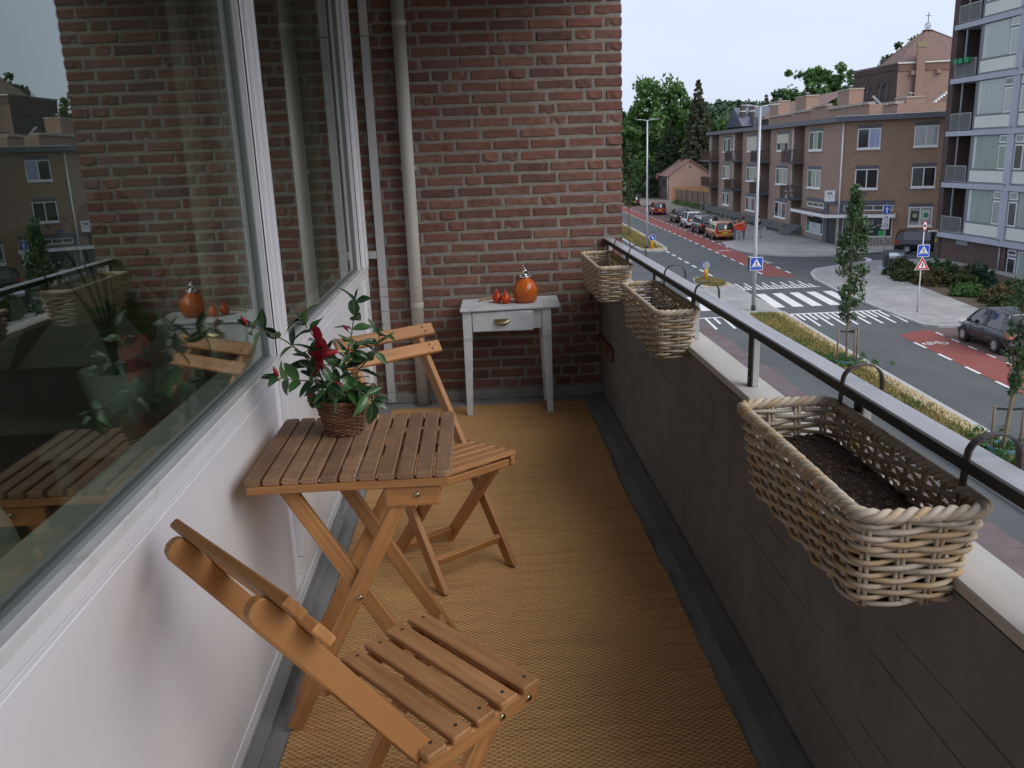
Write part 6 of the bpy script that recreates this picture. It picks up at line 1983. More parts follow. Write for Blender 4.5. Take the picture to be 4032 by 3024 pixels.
# ================================================================= STREET FURNITURE
M_galv = vari("galvanised_pole", (.42, .43, .44), (.54, .55, .56), 1.5, .42, .05, 20, stretch=(1, 1, .2), metal=.45)
M_blue_s = plain("sign_blue", (.015, .075, .50), .4); M_white_s = plain("sign_white_face", (.78, .79, .80), .4); M_red_s = plain("sign_red", (.50, .02, .03), .4); M_black_s = plain("sign_black_face", (.012, .012, .012), .5); M_greyback = plain("sign_back_grey", (.36, .38, .40), .5, .3)
M_yel = plain("bollard_yellow", (.72, .36, .015), .5)
class Plate:
    """flat sign layers in a local frame: x right, z up, facing -Y"""
    def __init__(s, par, base): s.par = par; s.o = base
    def poly(s, name, pts, mat, y, th=.004, par=None):
        m_ = MB(); n_ = len(pts)
        x0, y0, z0 = s.o
        for d in (0, th): m_.v += [(x0 + x, y0 + y - d, z0 + z) for x, z in pts]
        m_.face(range(n_)); m_.face(range(2 * n_ - 1, n_ - 1, -1))
        for i in range(n_):
            j = (i + 1) % n_; m_.face((j, i, n_ + i, n_ + j))
        m_.f = [f[::-1] for f in m_.f]
        return m_.build(name, mat, par or s.par)
def sq(w, h=None, cx=0, cz=0, r=.03):
    h = h or w; P = []
    for sx, sz, a0 in ((1, 1, 0), (-1, 1, 90), (-1, -1, 180), (1, -1, 270)):
        for k in range(4):
            a = math.radians(a0 + 30 * k); P.append((cx + sx * (w / 2 - r) + r * math.cos(a), cz + sz * (h / 2 - r) + r * math.sin(a)))
    return P
def circ(r, cx=0, cz=0, n=24, rx=1.0): return [(cx + r * rx * math.cos(2 * PI * k / n), cz + r * math.sin(2 * PI * k / n)) for k in range(n)]
def tri(s, cz=0): return [(-s * .5, cz - s * .289), (s * .5, cz - s * .289), (0, cz + s * .577)]
def crossing_sign(par, base, size=.6):
    P = Plate(par, base); k = size / .6
    b_ = P.poly("sign_plate", sq(.6 * k), M_white_s, 0, .02)
    P.poly("sign_field", sq(.55 * k), M_blue_s, -.0205, .003, b_)
    P.poly("sign_triangle", [(x * k, z * k) for x, z in ((-.235, -.155), (.235, -.155), (0, .235))], M_white_s, -.024, .003, b_)
    for pts in (circ(.022, 0, .105, 12), [(-.018, .08), (-.07, .02), (-.055, .01), (-.02, .05), (-.018, .0), (-.06, -.085), (-.04, -.09), (.0, -.02), (.05, -.095), (.07, -.09), (.02, .0), (.02, .05), (.05, .02), (.06, .03), (.018, .08)]):
        P.poly("sign_figure", [(x * k, z * k) for x, z in pts][::1], M_black_s, -.0275, .003, b_)
    for x in (-.165, -.09, -.02, .05, .12): 
        P.poly("sign_stripe", [(x * k * 1.05 - .012 * k + (.0), -.145 * k), (x * k * 1.05 + .03 * k, -.145 * k), (x * k * .86 + .03 * k, -.095 * k), (x * k * .86 - .005 * k, -.095 * k)], M_black_s, -.0275, .003, b_)
    return b_
def lamp_post(label, x, y, ztop, with_sign):
    t = thing("lamp_post", label, "lamp post", (x, y, GZ), 0, "double armed lamp posts in the median")
    H1 = ztop - GZ; s1, s2 = 3.05, H1 * .87
    MB().lathe([(.095, .05), (.095, s1), (.072, s1 + .14), (.072, s2 * .62), (.06, s2 * .62 + .12), (.055, H1)], 14).build("mast", M_galv, t)
    MB().lathe([(.105, .0), (.105, .30), (.097, .31)], 14).build("base_sleeve", plain("dark_green_sleeve", (.03, .045, .04), .7), t)
    for sx in (-1, 1):
        a = MB(); a.tube([(0, 0, H1 - .05), (sx * .18, 0, H1 + .0), (sx * .38, 0, H1 + .02)], .03, 8); ar = a.build("arm", M_galv, t)
        lm = MB(); secs = [(.34, .03, .02), (.42, .08, .04), (.60, .11, .045), (.80, .09, .03), (.92, .03, .015)]
        for d, w, th in secs:
            for k in range(8):
                q_ = 2 * PI * k / 8; lm.v.append((sx * d, w * math.cos(q_), H1 + .03 + th * math.sin(q_) + (d - .34) * .05))
        for i in range(len(secs) - 1):
            for k in range(8): lm.face((i * 8 + k, i * 8 + (k + 1) % 8, (i + 1) * 8 + (k + 1) % 8, (i + 1) * 8 + k), None, True)
        lm.face(range(8)); lm.face(range(len(lm.v) - 8, len(lm.v)))
        lm.build("lantern", M_greyback, ar)
    if with_sign:
        zc = 2.26
        MB().box((-.31, -.10, zc - .29), (.29, .10, zc + .29)).build("sign_box", plain("dark_green_box", (.035, .06, .065), .5), t)
        crossing_sign(t, (.03, -.105, zc), .60)
    return t
lamp_post("tall double armed lamp post with a blue zebra crossing sign in the nearer median", 12.9, 39.3, 3.20, True)
lamp_post("tall double armed lamp post on the far grassy median by the young tree", 13.42, 67.1, 3.70, False)
def bollard(label, x, y, front):
    t = thing("yellow_bollard", label, "bollard", (x, y, GZ + .1), 0, "yellow bollards on the median tips")
    MB().lathe([(.11, 0), (.11, .62), (.10, .64), (.0, .64)], 16).build("post", M_yel, t)
    if front:
        P = Plate(t, (0, -.03, .86)); b_ = P.poly("sign_disc", circ(.245), M_white_s, 0, .02); P.poly("sign_field", circ(.225), M_blue_s, -.0205, .003, b_)
        ar = [(-.10, .13), (-.045, .165), (.055, .0), (.095, .05), (.12, -.13), (-.06, -.09), (-.01, -.05)]
        P.poly("sign_arrow", ar[::-1], M_white_s, -.024, .003, b_)
    else:
        P = Plate(t, (0, .02, .86)); b_ = P.poly("sign_disc", circ(.245), M_blue_s, 0, .012); P.poly("sign_back", circ(.215), M_greyback, -.0125, .003, b_)
        MB().box((-.02, -.03, .60), (.02, .001, 1.12)).build("bracket", M_galv, t)
    return t
bollard("yellow bollard with a blue arrow disc at the tip of the far median", 13.75, 66.7, True)
bollard("yellow bollard on the small round island, its sign seen from the back", 13.3, 49.2, False)
# sign pole with three signs
sp_ = thing("sign_pole", "galvanised pole with round truck ban, zebra crossing and priority junction signs", "road sign", (19.5, 36.9, GZ + .1))
MB().lathe([(.035, 0), (.035, .9), (.028, .92), (.026, 4.02)], 10).build("pole", M_galv, sp_)
crossing_sign(sp_, (.03, -.035, 2.72), .53)
P = Plate(sp_, (.02, -.034, 2.08)); b_ = P.poly("warning_triangle", tri(.66), M_white_s, 0, .02); P.poly("triangle_red", tri(.60), M_red_s, -.0205, .003, b_); P.poly("triangle_field", tri(.36, -.005), M_white_s, -.024, .003, b_)
P.poly("junction_bar", [(-.025, -.085), (.02, -.085), (.02, .09), (-.0, .125), (-.025, .09)], M_black_s, -.0275, .003, b_); P.poly("junction_side", [(.0205, .0), (.085, .0), (.085, .016), (.0205, .016)], M_black_s, -.0275, .003, b_)
rs_ = thing("round_sign", "", None, (0, 0, 0)) if False else None
P = Plate(sp_, (-.19, -.034, 3.80)); b_ = P.poly("ban_disc", circ(.215, .19, 0, 24, .5), M_red_s, 0, .02); P.poly("ban_field", circ(.165, .19, 0, 24, .46), M_white_s, -.0205, .003, b_)
P.poly("truck_symbol", [(.14, -.05), (.24, -.05), (.24, .02), (.215, .02), (.215, .055), (.14, .045)], M_black_s, -.024, .003, b_)
# second pole: one way, sub plate, 30 zone
sp2 = thing("sign_pole", "galvanised pole with a blue one way arrow and a 30 zone sign by the shop", "road sign", (26.25, 54.5, GZ + .1))
MB().lathe([(.035, 0), (.03, 3.55)], 10).build("pole", M_galv, sp2)
P = Plate(sp2, (0, -.036, 3.18)); b_ = P.poly("one_way_plate", sq(.46, .56), M_white_s, 0, .02); P.poly("one_way_field", sq(.42, .52), M_blue_s, -.0205, .003, b_)
P.poly("one_way_arrow", [(-.05, -.20), (.05, -.20), (.05, .04), (.13, .04), (.0, .20), (-.13, .04), (-.05, .04)], M_white_s, -.024, .003, b_)
P = Plate(sp2, (0, -.036, 2.72)); b_ = P.poly("sub_plate", sq(.46, .27), M_white_s, 0, .02)
for cx in (-.08, .08): P.poly("sub_symbol", circ(.035, cx, -.03, 12), M_black_s, -.0205, .003, b_)
P.poly("sub_symbol", [(-.09, -.03), (.0, .0), (.08, -.03), (.05, .05), (-.03, .045)], M_black_s, -.0205, .002, b_)
P = Plate(sp2, (-.02, -.036, 2.27)); b_ = P.poly("zone_plate", sq(.46, .60), M_white_s, 0, .02); P.poly("zone_ring", circ(.165, 0, -.05), M_red_s, -.0205, .003, b_); P.poly("zone_field", circ(.125, 0, -.05), M_white_s, -.024, .003, b_)
def txt3(par, body, pos, size, mat, name="lettering"):
    cu_ = bpy.data.curves.new(name, 'FONT'); cu_.body = body; cu_.size = size; cu_.align_x = 'CENTER'; cu_.align_y = 'CENTER'; cu_.extrude = .002; cu_.materials.append(mat)
    o = text_mesh(name, cu_); o.parent = par; o.location = pos; o.rotation_euler = (PI / 2, 0, 0); return o
txt3(b_, "30", (-.02, -.068, 2.22), .17, M_black_s); txt3(b_, "ZONE", (-.02, -.061, 2.49), .075, M_black_s)
# post box
pb = thing("post_box", "orange red post box on two grey legs at the corner of the pavement", "post box", (21.42, 69.5, GZ + .1))
M_ored = plain("post_orange_red", (.62, .055, .015), .4)
m_ = MB(); prof = [(-.36, .98), (-.36, 1.32), (-.30, 1.38), (.28, 1.46), (.36, 1.40), (.36, .86), (.30, .82)]
m_.v = [(x, -.26, z) for x, z in prof] + [(x, .26, z) for x, z in prof]; n_ = len(prof)
m_.face(range(n_ - 1, -1, -1)); m_.face(range(n_, 2 * n_))
for i in range(n_): j = (i + 1) % n_; m_.face((i, j, n_ + j, n_ + i))
m_.f = [f[::-1] for f in m_.f]
m_.build("box", M_ored, pb, .02); 
for x in (-.17, .16): MB().box((x - .085, -.06, 0), (x + .085, .06, .95)).build("leg", M_greyback, pb)
MB().box((-.28, -.268, 1.26), (.2, -.2605, 1.30)).build("slot", M_black_s, pb)
# waste container
wc = thing("waste_container", "dark rounded waste container with a silver drum behind the shrubs", "container", (25.35, 51.2, GZ + .1), math.radians(-18))
prof = [(-.42, 0), (-.42, .72), (-.36, .88), (-.22, .98), (.22, 1.0), (.36, .92), (.42, .75), (.42, 0)]
m_ = MB(); m_.v = [(-.6, y, z) for y, z in prof] + [(.6, y, z) for y, z in prof]; n_ = len(prof)
m_.face(range(n_)); m_.face(range(2 * n_ - 1, n_ - 1, -1))
for i in range(n_): j = (i + 1) % n_; m_.face((j, i, n_ + i, n_ + j))
m_.f = [f[::-1] for f in m_.f]
m_.build("housing", plain("dark_teal_grey", (.035, .048, .055), .45), wc, .02)
m_ = MB(); m_.lathe([(.0, -.42), (.20, -.42), (.20, .42), (.0, .42)], 20, cap=False); m_.v = [(z + .06, y - .30, x + .70) for x, y, z in m_.v]; m_.build("drum", plain("silver_drum", (.62, .63, .64), .3, .7), wc)
MB().box((-.9, -.75, -.01), (.9, .75, .012)).build("base_plate", plain("pale_blue_plate", (.40, .46, .50), .6, .2), wc)
# litter bin by the fence
lb = MB().lathe([(.0, 0), (.22, 0), (.24, .85), (.26, .87), (.0, .92)], 14, (28.55, 107.8, GZ + .1)); o = lb.build("litter_bin", M_greyback, None); tag(o, "grey cylindrical litter bin at the end of the wooden fence", "litter bin")
o = MB().box((27.3, 58.62, GZ + .012), (28.1, 58.78, GZ + .05)).build("street_drain", plain("drain_iron", (.05, .04, .035), .8), None); tag(o, "dark rusty drain slot in the kerb before the tiled shop base", "drain")
mc = MB(); mc.lathe([(.34, 0), (.34, .006), (.0, .006)], 18, (21.9, 56.6, GZ + .0085)); o = mc.build("manhole_cover", plain("rusty_iron", (.11, .075, .06), .8), None); tag(o, "rusty manhole cover in the side street mouth", "manhole cover")
rf_ = MB(); rf_.lathe([(.36, .0), (.40, .0), (.40, .06), (.36, .06)], 16); rf_.v = [(30.3 + .0 * x, 139.5 + x, -3.2 + y) for x, y, z in rf_.v]
ds = MB(); ds.lathe([(.0, .0), (.55, .1), (.52, .13), (.0, .03)], 20); ds.v = [(29.4 + x * .7 + z * .4, 138.4 - z, -2.55 + y) for x, y, z in ds.v]
o = ds.build("satellite_dish", plain("faded_red_dish", (.26, .09, .08), .6), None); tag(o, "faded red satellite dish on the garage corner beyond the far lamp post", "dish")

# ================================================================= PEOPLE
M_skin = plain("skin", (.46, .28, .20), .6)
def skin_body(name, joints, edges, mat, par, root=0, sub=2):
    me = bpy.data.meshes.new(name); me.from_pydata([j[:3] for j in joints], edges, [])
    o = link(name, me, mat, par)
    sk = o.modifiers.new("skin", 'SKIN'); sk.use_smooth_shade = True
    d = me.skin_vertices[0].data
    for i, j in enumerate(joints):
        d[i].radius = (j[3], j[4] if len(j) > 4 else j[3]); d[i].use_root = (i == root)
    s_ = o.modifiers.new("sub", 'SUBSURF'); s_.levels = sub; s_.render_levels = sub
    return o
def person(label, loc, rz, J, skin, shirt, lower, shoes, hair, hair_r=.115, shorts=False, short_sleeves=False, parts=()):
    t = thing("person", label, "person", loc, rz)
    o_ = ("pelvis", "waist", "chest", "neck", "head0", "head1", "shL", "elL", "wrL", "haL", "shR", "elR", "wrR", "haR", "hipL", "knL", "anL", "toL", "hipR", "knR", "anR", "toR")
    R = dict(pelvis=(.12, .09), waist=(.115, .085), chest=(.135, .09), neck=(.05, .05), head0=(.075, .085), head1=(.07, .085), shL=.055, elL=.04, wrL=.028, haL=.035, shR=.055, elR=.04, wrR=.028, haR=.035,
             hipL=.08, knL=.055, anL=.036, toL=.035, hipR=.08, knR=.055, anR=.036, toR=.035)
    E = [("pelvis", "waist"), ("waist", "chest"), ("chest", "neck"), ("neck", "head0"), ("head0", "head1"), ("chest", "shL"), ("shL", "elL"), ("elL", "wrL"), ("wrL", "haL"), ("chest", "shR"), ("shR", "elR"), ("elR", "wrR"), ("wrR", "haR"),
         ("pelvis", "hipL"), ("hipL", "knL"), ("knL", "anL"), ("anL", "toL"), ("pelvis", "hipR"), ("hipR", "knR"), ("knR", "anR"), ("anR", "toR")]
    def sub(keys, grow):
        js = []; ks = [k for k in o_ if k in keys]
        for k in ks:
            r = R[k]; r = r if isinstance(r, tuple) else (r, r); js.append((*J[k], r[0] + grow, r[1] + grow))
        return js, [(ks.index(a), ks.index(b)) for a, b in E if a in ks and b in ks]
    js, es = sub(set(o_), 0); skin_body("body", js, es, skin, t)
    ks = {"pelvis", "waist", "chest", "shL", "elL", "shR", "elR"} | (set() if short_sleeves else {"wrL", "wrR"})
    js, es = sub(ks, .018); skin_body("shirt", js, es, shirt, t, 0, 1)
    ks = {"pelvis", "hipL", "knL", "hipR", "knR"} | (set() if shorts else {"anL", "anR"})
    js, es = sub(ks, .016); skin_body("trousers", js, es, lower, t, 0, 1)
    for s_ in "LR":
        a, b_ = Vector(J["an" + s_]), Vector(J["to" + s_]); m_ = MB(); m_.bar(a + Vector((0, 0, -.05)) - (b_ - a) * .35, b_ + Vector((0, 0, -.02)) + (b_ - a) * .15, .09, .075); m_.build("shoe", shoes, t, .02, 2)
    h = Vector(J["head1"]); MB().ball(h + Vector((0, -.025, .015)), hair_r, 14, 8, (.88, 1.0, 1.05)).build("hair", hair, t)
    return t
def pose(step=.0, arm=.0, lean=0.0, wide=.0):
    J = dict(pelvis=(0, 0, .94), waist=(0, .01 + lean * .3, 1.12), chest=(0, lean, 1.36), neck=(0, lean + .01, 1.50), head0=(0, lean + .03, 1.60), head1=(0, lean + .035, 1.70))
    for s_, k in (("L", -1), ("R", 1)):
        a = arm * k
        J["sh" + s_] = (k * .18, lean, 1.40); J["el" + s_] = (k * (.24 + wide), lean + a * .5 - .02, 1.13); J["wr" + s_] = (k * (.25 + wide * 1.2), lean + a + .03, .90); J["ha" + s_] = (k * (.25 + wide * 1.2), lean + a * 1.2 + .05, .81)
        st = -step * k
        J["hip" + s_] = (k * .10, 0, .88); J["kn" + s_] = (k * .11, st * .6 + .02, .48); J["an" + s_] = (k * .11, st, .09); J["to" + s_] = (k * .12, st + .14, .04)
    return J
M_navy = plain("navy_cloth_shirt", (.018, .022, .035), .9); M_beige = plain("beige_shorts", (.30, .26, .21), .9); M_shoe = plain("dark_shoe", (.03, .028, .028), .7); M_dhair = plain("dark_hair", (.028, .012, .012), .7); M_blk = plain("black_trousers", (.016, .016, .018), .9); M_jean = plain("blue_jeans", (.09, .17, .30), .9)
M_check = plain("orange_check_shirt", (.42, .10, .05), .9)
person("person in a navy T-shirt and beige shorts walking away behind the nearer lamp post", (23.74, 71.7, GZ + .1), math.radians(20), pose(.16, .12), M_skin, M_navy, M_beige, M_shoe, M_dhair, shorts=True, short_sleeves=True)
person("person with dark red hair, checked orange shirt and black trousers behind the post box", (22.22, 71.1, GZ + .1), math.radians(150), pose(.10, .08), M_skin, M_check, M_blk, M_shoe, M_dhair, .135)
person("person in dark top and blue jeans half hidden behind the orange red post box", (21.62, 71.0, GZ + .1), math.radians(-140), pose(.14, .05), M_skin, M_navy, M_jean, M_shoe, M_dhair)
# cyclist with bicycle
by = thing("bicycle", "dark upright bicycle ridden along the red lane behind the far lamp post", "bicycle", (19.95, 99.6, GZ + .01), math.radians(-2))
for y, n_ in ((-.52, "wheel"), (.52, "wheel")):
    m_ = MB(); m_.tube([(0, y + .34 * math.cos(a), .35 + .34 * math.sin(a)) for a in [2 * PI * k / 20 for k in range(20)]], .02, 6, closed=True); w_ = m_.build(n_, M_tyre, by)
    m_ = MB()
    for k in range(8): m_.tube([(0, y, .35), (0, y + .33 * math.cos(PI * k / 4), .35 + .33 * math.sin(PI * k / 4))], .004, 3)
    m_.build("spokes", M_alloy, w_)
m_ = MB()
for a, b_ in (((0, -.52, .35), (0, -.08, .32)), ((0, -.08, .32), (0, -.2, .86)), ((0, -.52, .35), (0, -.2, .80)), ((0, -.08, .32), (0, .38, .80)), ((0, -.16, .62), (0, .36, .86)), ((0, .52, .35), (0, .34, 1.02))): m_.tube([a, b_], .018, 6)
m_.build("frame", M_trim, by); MB().box((-.09, -.34, .88), (.09, -.08, .94)).build("saddle", M_trim, by, .02)
m_ = MB(); m_.tube([(-.28, .18, 1.06), (-.24, .32, 1.08), (0, .34, 1.03), (.24, .32, 1.08), (.28, .18, 1.06)], .014, 6); m_.build("handlebar", M_alloy, by)
J = pose()
J.update(pelvis=(0, -.22, 1.0), waist=(0, -.18, 1.17), chest=(0, -.06, 1.40), neck=(0, .0, 1.53), head0=(0, .04, 1.62), head1=(0, .05, 1.72))
for s_, k in (("L", -1), ("R", 1)):
    J["sh" + s_] = (k * .18, -.05, 1.43); J["el" + s_] = (k * .27, .06, 1.22); J["wr" + s_] = (k * .27, .17, 1.10); J["ha" + s_] = (k * .27, .21, 1.07)
    dn = -.16 if k < 0 else .16
    J["hip" + s_] = (k * .10, -.18, .95); J["kn" + s_] = (k * .12, .14, .66 + dn * .8); J["an" + s_] = (k * .12, -.06, .30 + dn); J["to" + s_] = (k * .12, .08, .27 + dn)
person("person in dark clothes with an orange bag strap riding a bicycle on the red lane", (19.95, 99.6, GZ + .01), math.radians(-2), J, M_skin, M_navy, M_blk, M_shoe, M_dhair)
o = MB().box((19.58, 99.25, GZ + .85), (19.76, 99.6, GZ + 1.2)).build("shoulder_bag", plain("orange_bag", (.60, .13, .04), .7), None, .04, 2); tag(o, "orange shoulder bag at the left side of the cyclist", "bag")
# ================================================================= VEGETATION
def leaf_cloud(centers, radii, per, size, seed, flat=1.0, squash=1.0, droop=0.0, sphere_bias=.6):
    """per leaf-quads around each clump centre"""
    r = np.random.default_rng(seed); n = len(centers); N = n * per
    d = r.normal(size=(N, 3)); d /= np.linalg.norm(d, axis=1, keepdims=True)
    rad = np.repeat(radii, per) * r.uniform(0, 1, N) ** sphere_bias
    off = d * rad[:, None]; off[:, 2] *= squash
    P = np.repeat(centers, per, axis=0) + off
    a = r.normal(size=(N, 3)); a[:, 2] -= droop; a /= np.linalg.norm(a, axis=1, keepdims=True)
    nrm = d * .9 + r.normal(size=(N, 3)) * .7 + np.array([0, 0, .45])
    b = np.cross(nrm, a); b /= np.linalg.norm(b, axis=1, keepdims=True) + 1e-9
    s = size * r.uniform(.6, 1.35, N)
    a *= s[:, None]; b *= (s * .62 * flat)[:, None]
    V = np.stack([P - a, P + b * .9 - a * .1, P + a, P - b * .9 - a * .1], 1)
    return V.reshape(-1, 3)
L_mid = leafmat("broad_leaf_green", (.065, .145, .036), (.115, .22, .058), .5, .35, .35, .35); L_deep = leafmat("deep_green", (.040, .092, .034), (.078, .145, .050), .5, .3, .35, .35)
L_con = leafmat("dusky_conifer", (.055, .070, .034), (.100, .112, .058), .6, .15, .5, .4); L_spr = leafmat("spruce_green", (.022, .048, .022), (.050, .085, .035), .6, .15, .6, .4)
L_young = leafmat("young_oak_leaf", (.045, .095, .035), (.085, .15, .055), .45, .3, 3, .4); L_shrub = leafmat("shrub_leaf", (.030, .060, .018), (.070, .095, .026), .5, .25, .8, .5); L_dark = leafmat("dark_glossy_shrub", (.012, .045, .026), (.026, .072, .040), .4, .2, 1.2, .4); L_bright = leafmat("bright_shrub", (.045, .12, .024), (.085, .175, .04), .45, .3, 1.5, .4); L_rust = leafmat("rusty_shrub", (.055, .065, .018), (.13, .085, .025), .5, .25, .7, .5)
L_hill = leafmat("hill_wood", (.032, .065, .03), (.055, .095, .042), .7, 0, .02, .3)
M_bark = vari("grey_bark", (.10, .08, .06), (.17, .14, .105), 8, .9, .6, 30, stretch=(1, 1, .25)); M_bark2 = vari("mossy_bark", (.17, .135, .08), (.26, .21, .13), 14, .9, .5, 60, stretch=(1, 1, .3))

def broad_tree(label, x, y, h, rx, trunk_h, seed, mat, n=150, per=42, size=.42, grp=None, top=.55, base=GZ):
    r = np.random.default_rng(seed); rr_ = random.Random(seed)
    t = thing("broadleaf_tree", label, "tree", (x, y, base), 0, grp)
    ch_ = h - trunk_h; cz = trunk_h + ch_ * .5
    # clump centres on and inside an uneven crown
    d = r.normal(size=(n, 3)); d /= np.linalg.norm(d, axis=1, keepdims=True)
    lob = 1 + .18 * np.sin(3.1 * np.arctan2(d[:, 1], d[:, 0]) + seed) + .14 * np.sin(5.3 * d[:, 2] * 2 + seed * 2)
    rad = (r.uniform(.35, 1, n) ** .5) * lob
    C_ = np.stack([d[:, 0] * rx * rad, d[:, 1] * rx * rad, cz + d[:, 2] * ch_ * .5 * rad * np.where(d[:, 2] > 0, 1, .9)], 1)
    R_c = r.uniform(.13, .24, n) * rx
    tri_mesh("crown", leaf_cloud(C_, R_c, per, size, seed), mat, None, t, 4)
    m_ = MB(); tr = .035 * h
    m_.tube([(0, 0, -.1), (.05, 0, trunk_h * .5), (.0, .1, trunk_h), (.1, 0, cz)], [tr, tr * .8, tr * .65, tr * .3], 9)
    for k in range(7):
        i = rr_.randrange(n); c = C_[i]; z0 = trunk_h * rr_.uniform(.7, 1.1)
        m_.tube([(0, 0, z0), (c[0] * .4, c[1] * .4, z0 + (c[2] - z0) * .5), tuple(c)], [tr * .4, tr * .25, tr * .08], 6)
    m_.build("trunk", M_bark, t)
    return t
def conifer(label, x, y, h, r0, seed, mat, size=.3, zb=.06, droop=.8, per=46, name="conifer_tree", lean=0):
    r = np.random.default_rng(seed)
    t = thing(name, label, "tree", (x, y, GZ))
    cs = []; rs_ = []; z = h * zb
    while z < h * .985:
        f = 1 - z / h; rad = r0 * (f ** .85) * r.uniform(.85, 1.1) + .15
        nb = max(3, int(2 * PI * rad / (.55 + .25 * rad)))
        for k in range(nb):
            a = 2 * PI * (k + r.uniform(0, .8)) / nb
            for q_ in ((.95, .62, .30) if rad > 1 else (.75,)):
                rr_ = rad * q_ * r.uniform(.85, 1.1)
                cs.append((rr_ * math.cos(a) + lean * z / h, rr_ * math.sin(a), z - droop * rad * .35 * q_ + r.uniform(-.15, .15))); rs_.append(max(.18, .26 * rad * (1.15 - .3 * q_)))
        z += .40 + .32 * r0 * f * .35
    tri_mesh("crown", leaf_cloud(np.array(cs), np.array(rs_), per, size, seed, .55, .75, 1.0), mat, None, t, 4)
    MB().tube([(0, 0, -.1), (lean * .5, 0, h * .5), (lean, 0, h * .97)], [.03 * h, .016 * h, .02], 8).build("trunk", M_bark, t)
    return t
# tall trees at the far end of the street
broad_tree("large bright green broadleaf tree rising left of the tall conifer", 32.2, 152, 18.6, 6.4, 2.5, 3, L_mid, 210, 60, .40)
broad_tree("dark broadleaf tree at the brick wall edge, left of the large bright one", 25.5, 156, 14.6, 3.8, 1.5, 5, L_deep, 110, 56, .40)
broad_tree("low bushy broadleaf tree covering the wall left of the flat garage", 27.4, 146, 5.8, 2.1, .3, 8, L_mid, 70, 46, .26)
broad_tree("broadleaf tree with a rounded crown right behind the large bright one", 38.2, 160, 14.2, 4.2, 2, 6, L_mid, 120, 50, .42)
conifer("tallest conifer with a dusky brown green pointed crown behind the outbuilding", 35.0, 136, 17.7, 3.5, 11, L_con, .24, .12, .9, 60)
conifer("wide drooping dark spruce in front of the steep gabled house", 31.6, 141, 11.6, 4.2, 12, L_spr, .26, .10, 1.0, 46)
conifer("slim green conifer beyond the flat roof, right of the tallest one", 48.6, 160, 15.9, 2.2, 13, L_spr, .26, .1, .6, 42)
conifer("short blunt conifer close behind the tallest one", 37.4, 139, 12.2, 2.3, 14, L_spr, .26, .1, .6, 42)
conifer("thin dark conifer tip beside the rear chimney", 55.2, 165, 16.8, 1.1, 15, L_con, .22, .2, .4, 30)
broad_tree("light green broadleaf tree between the slim conifer and the tallest one", 44.6, 158, 12.4, 3.2, 2, 16, L_mid, 90, 44, .40)
broad_tree("airy broadleaf tree standing left of the church roofs", 59.2, 171, 17.6, 3.4, 3, 17, L_deep, 80, 40, .42)
broad_tree("full green broadleaf tree left of the church, its crown above the tiled roof", 65.6, 172, 21.6, 5.4, 3, 18, L_mid, 170, 52, .42)
broad_tree("pointed green broadleaf tree touching the left edge of the church", 70.8, 172, 22.8, 4.8, 3, 19, L_mid, 140, 52, .42)
broad_tree("green broadleaf tree behind the pyramid roof of the church", 74.2, 150, 25.2, 5.2, 4, 20, L_deep, 150, 50, .40)
broad_tree("dark green hedge like tree beside the far parked cars", 27.6, 141, 4.6, 1.6, .2, 25, L_deep, 50, 40, .22)
# hills with a far-off wood
hm = MB(); n_ = 70
for i in range(n_ + 1):
    x = -500 + 1900 * i / n_; z1 = 30 + 8 * math.sin(i * .42) + 6 * math.sin(i * 1.1 + 1)
    hm.v += [(x, 640, GZ - 1), (x, 900, GZ + 20 + .4 * z1), (x, 1090, z1 + 16), (x, 1300, GZ - 5)]
for i in range(n_):
    for k in range(3): hm.face((i * 4 + k, (i + 1) * 4 + k, (i + 1) * 4 + k + 1, i * 4 + k + 1), None, True)
structure("hills", hm, L_hill)
rh = np.random.default_rng(5); nh = 5200
hx = rh.uniform(-150, 900, nh); hy = rh.uniform(660, 1095, nh)
def hz(x, y):
    i = (x + 500) / 1900 * n_; z1 = 30 + 8 * np.sin(i * .42) + 6 * np.sin(i * 1.1 + 1)
    return np.where(y < 900, GZ - 1 + (y - 640) / 260 * (21 + .4 * z1), GZ + 20 + .4 * z1 + (y - 900) / 190 * (z1 + 16 - (GZ + 20 + .4 * z1)))
HC = np.stack([hx, hy, hz(hx, hy) + 4], 1)
tri_mesh("hill_woodland", leaf_cloud(HC, rh.uniform(4, 8, nh), 16, 2.6, 6, 1.2, .8), L_hill, 'stuff', None, 4)
# belt of bushes and trees on the plain between, one mass
nb_ = 700; bx = rh.uniform(20, 330, nb_); by_ = rh.uniform(190, 560, nb_)
ok = (bx / by_ > .14); bx, by_ = bx[ok], by_[ok]
tri_mesh("distant_trees", leaf_cloud(np.stack([bx, by_, GZ + rh.uniform(2, 9, len(bx))], 1), rh.uniform(3.0, 6.5, len(bx)), 110, .75, 9, 1.1, .9), L_deep, 'stuff', None, 4)

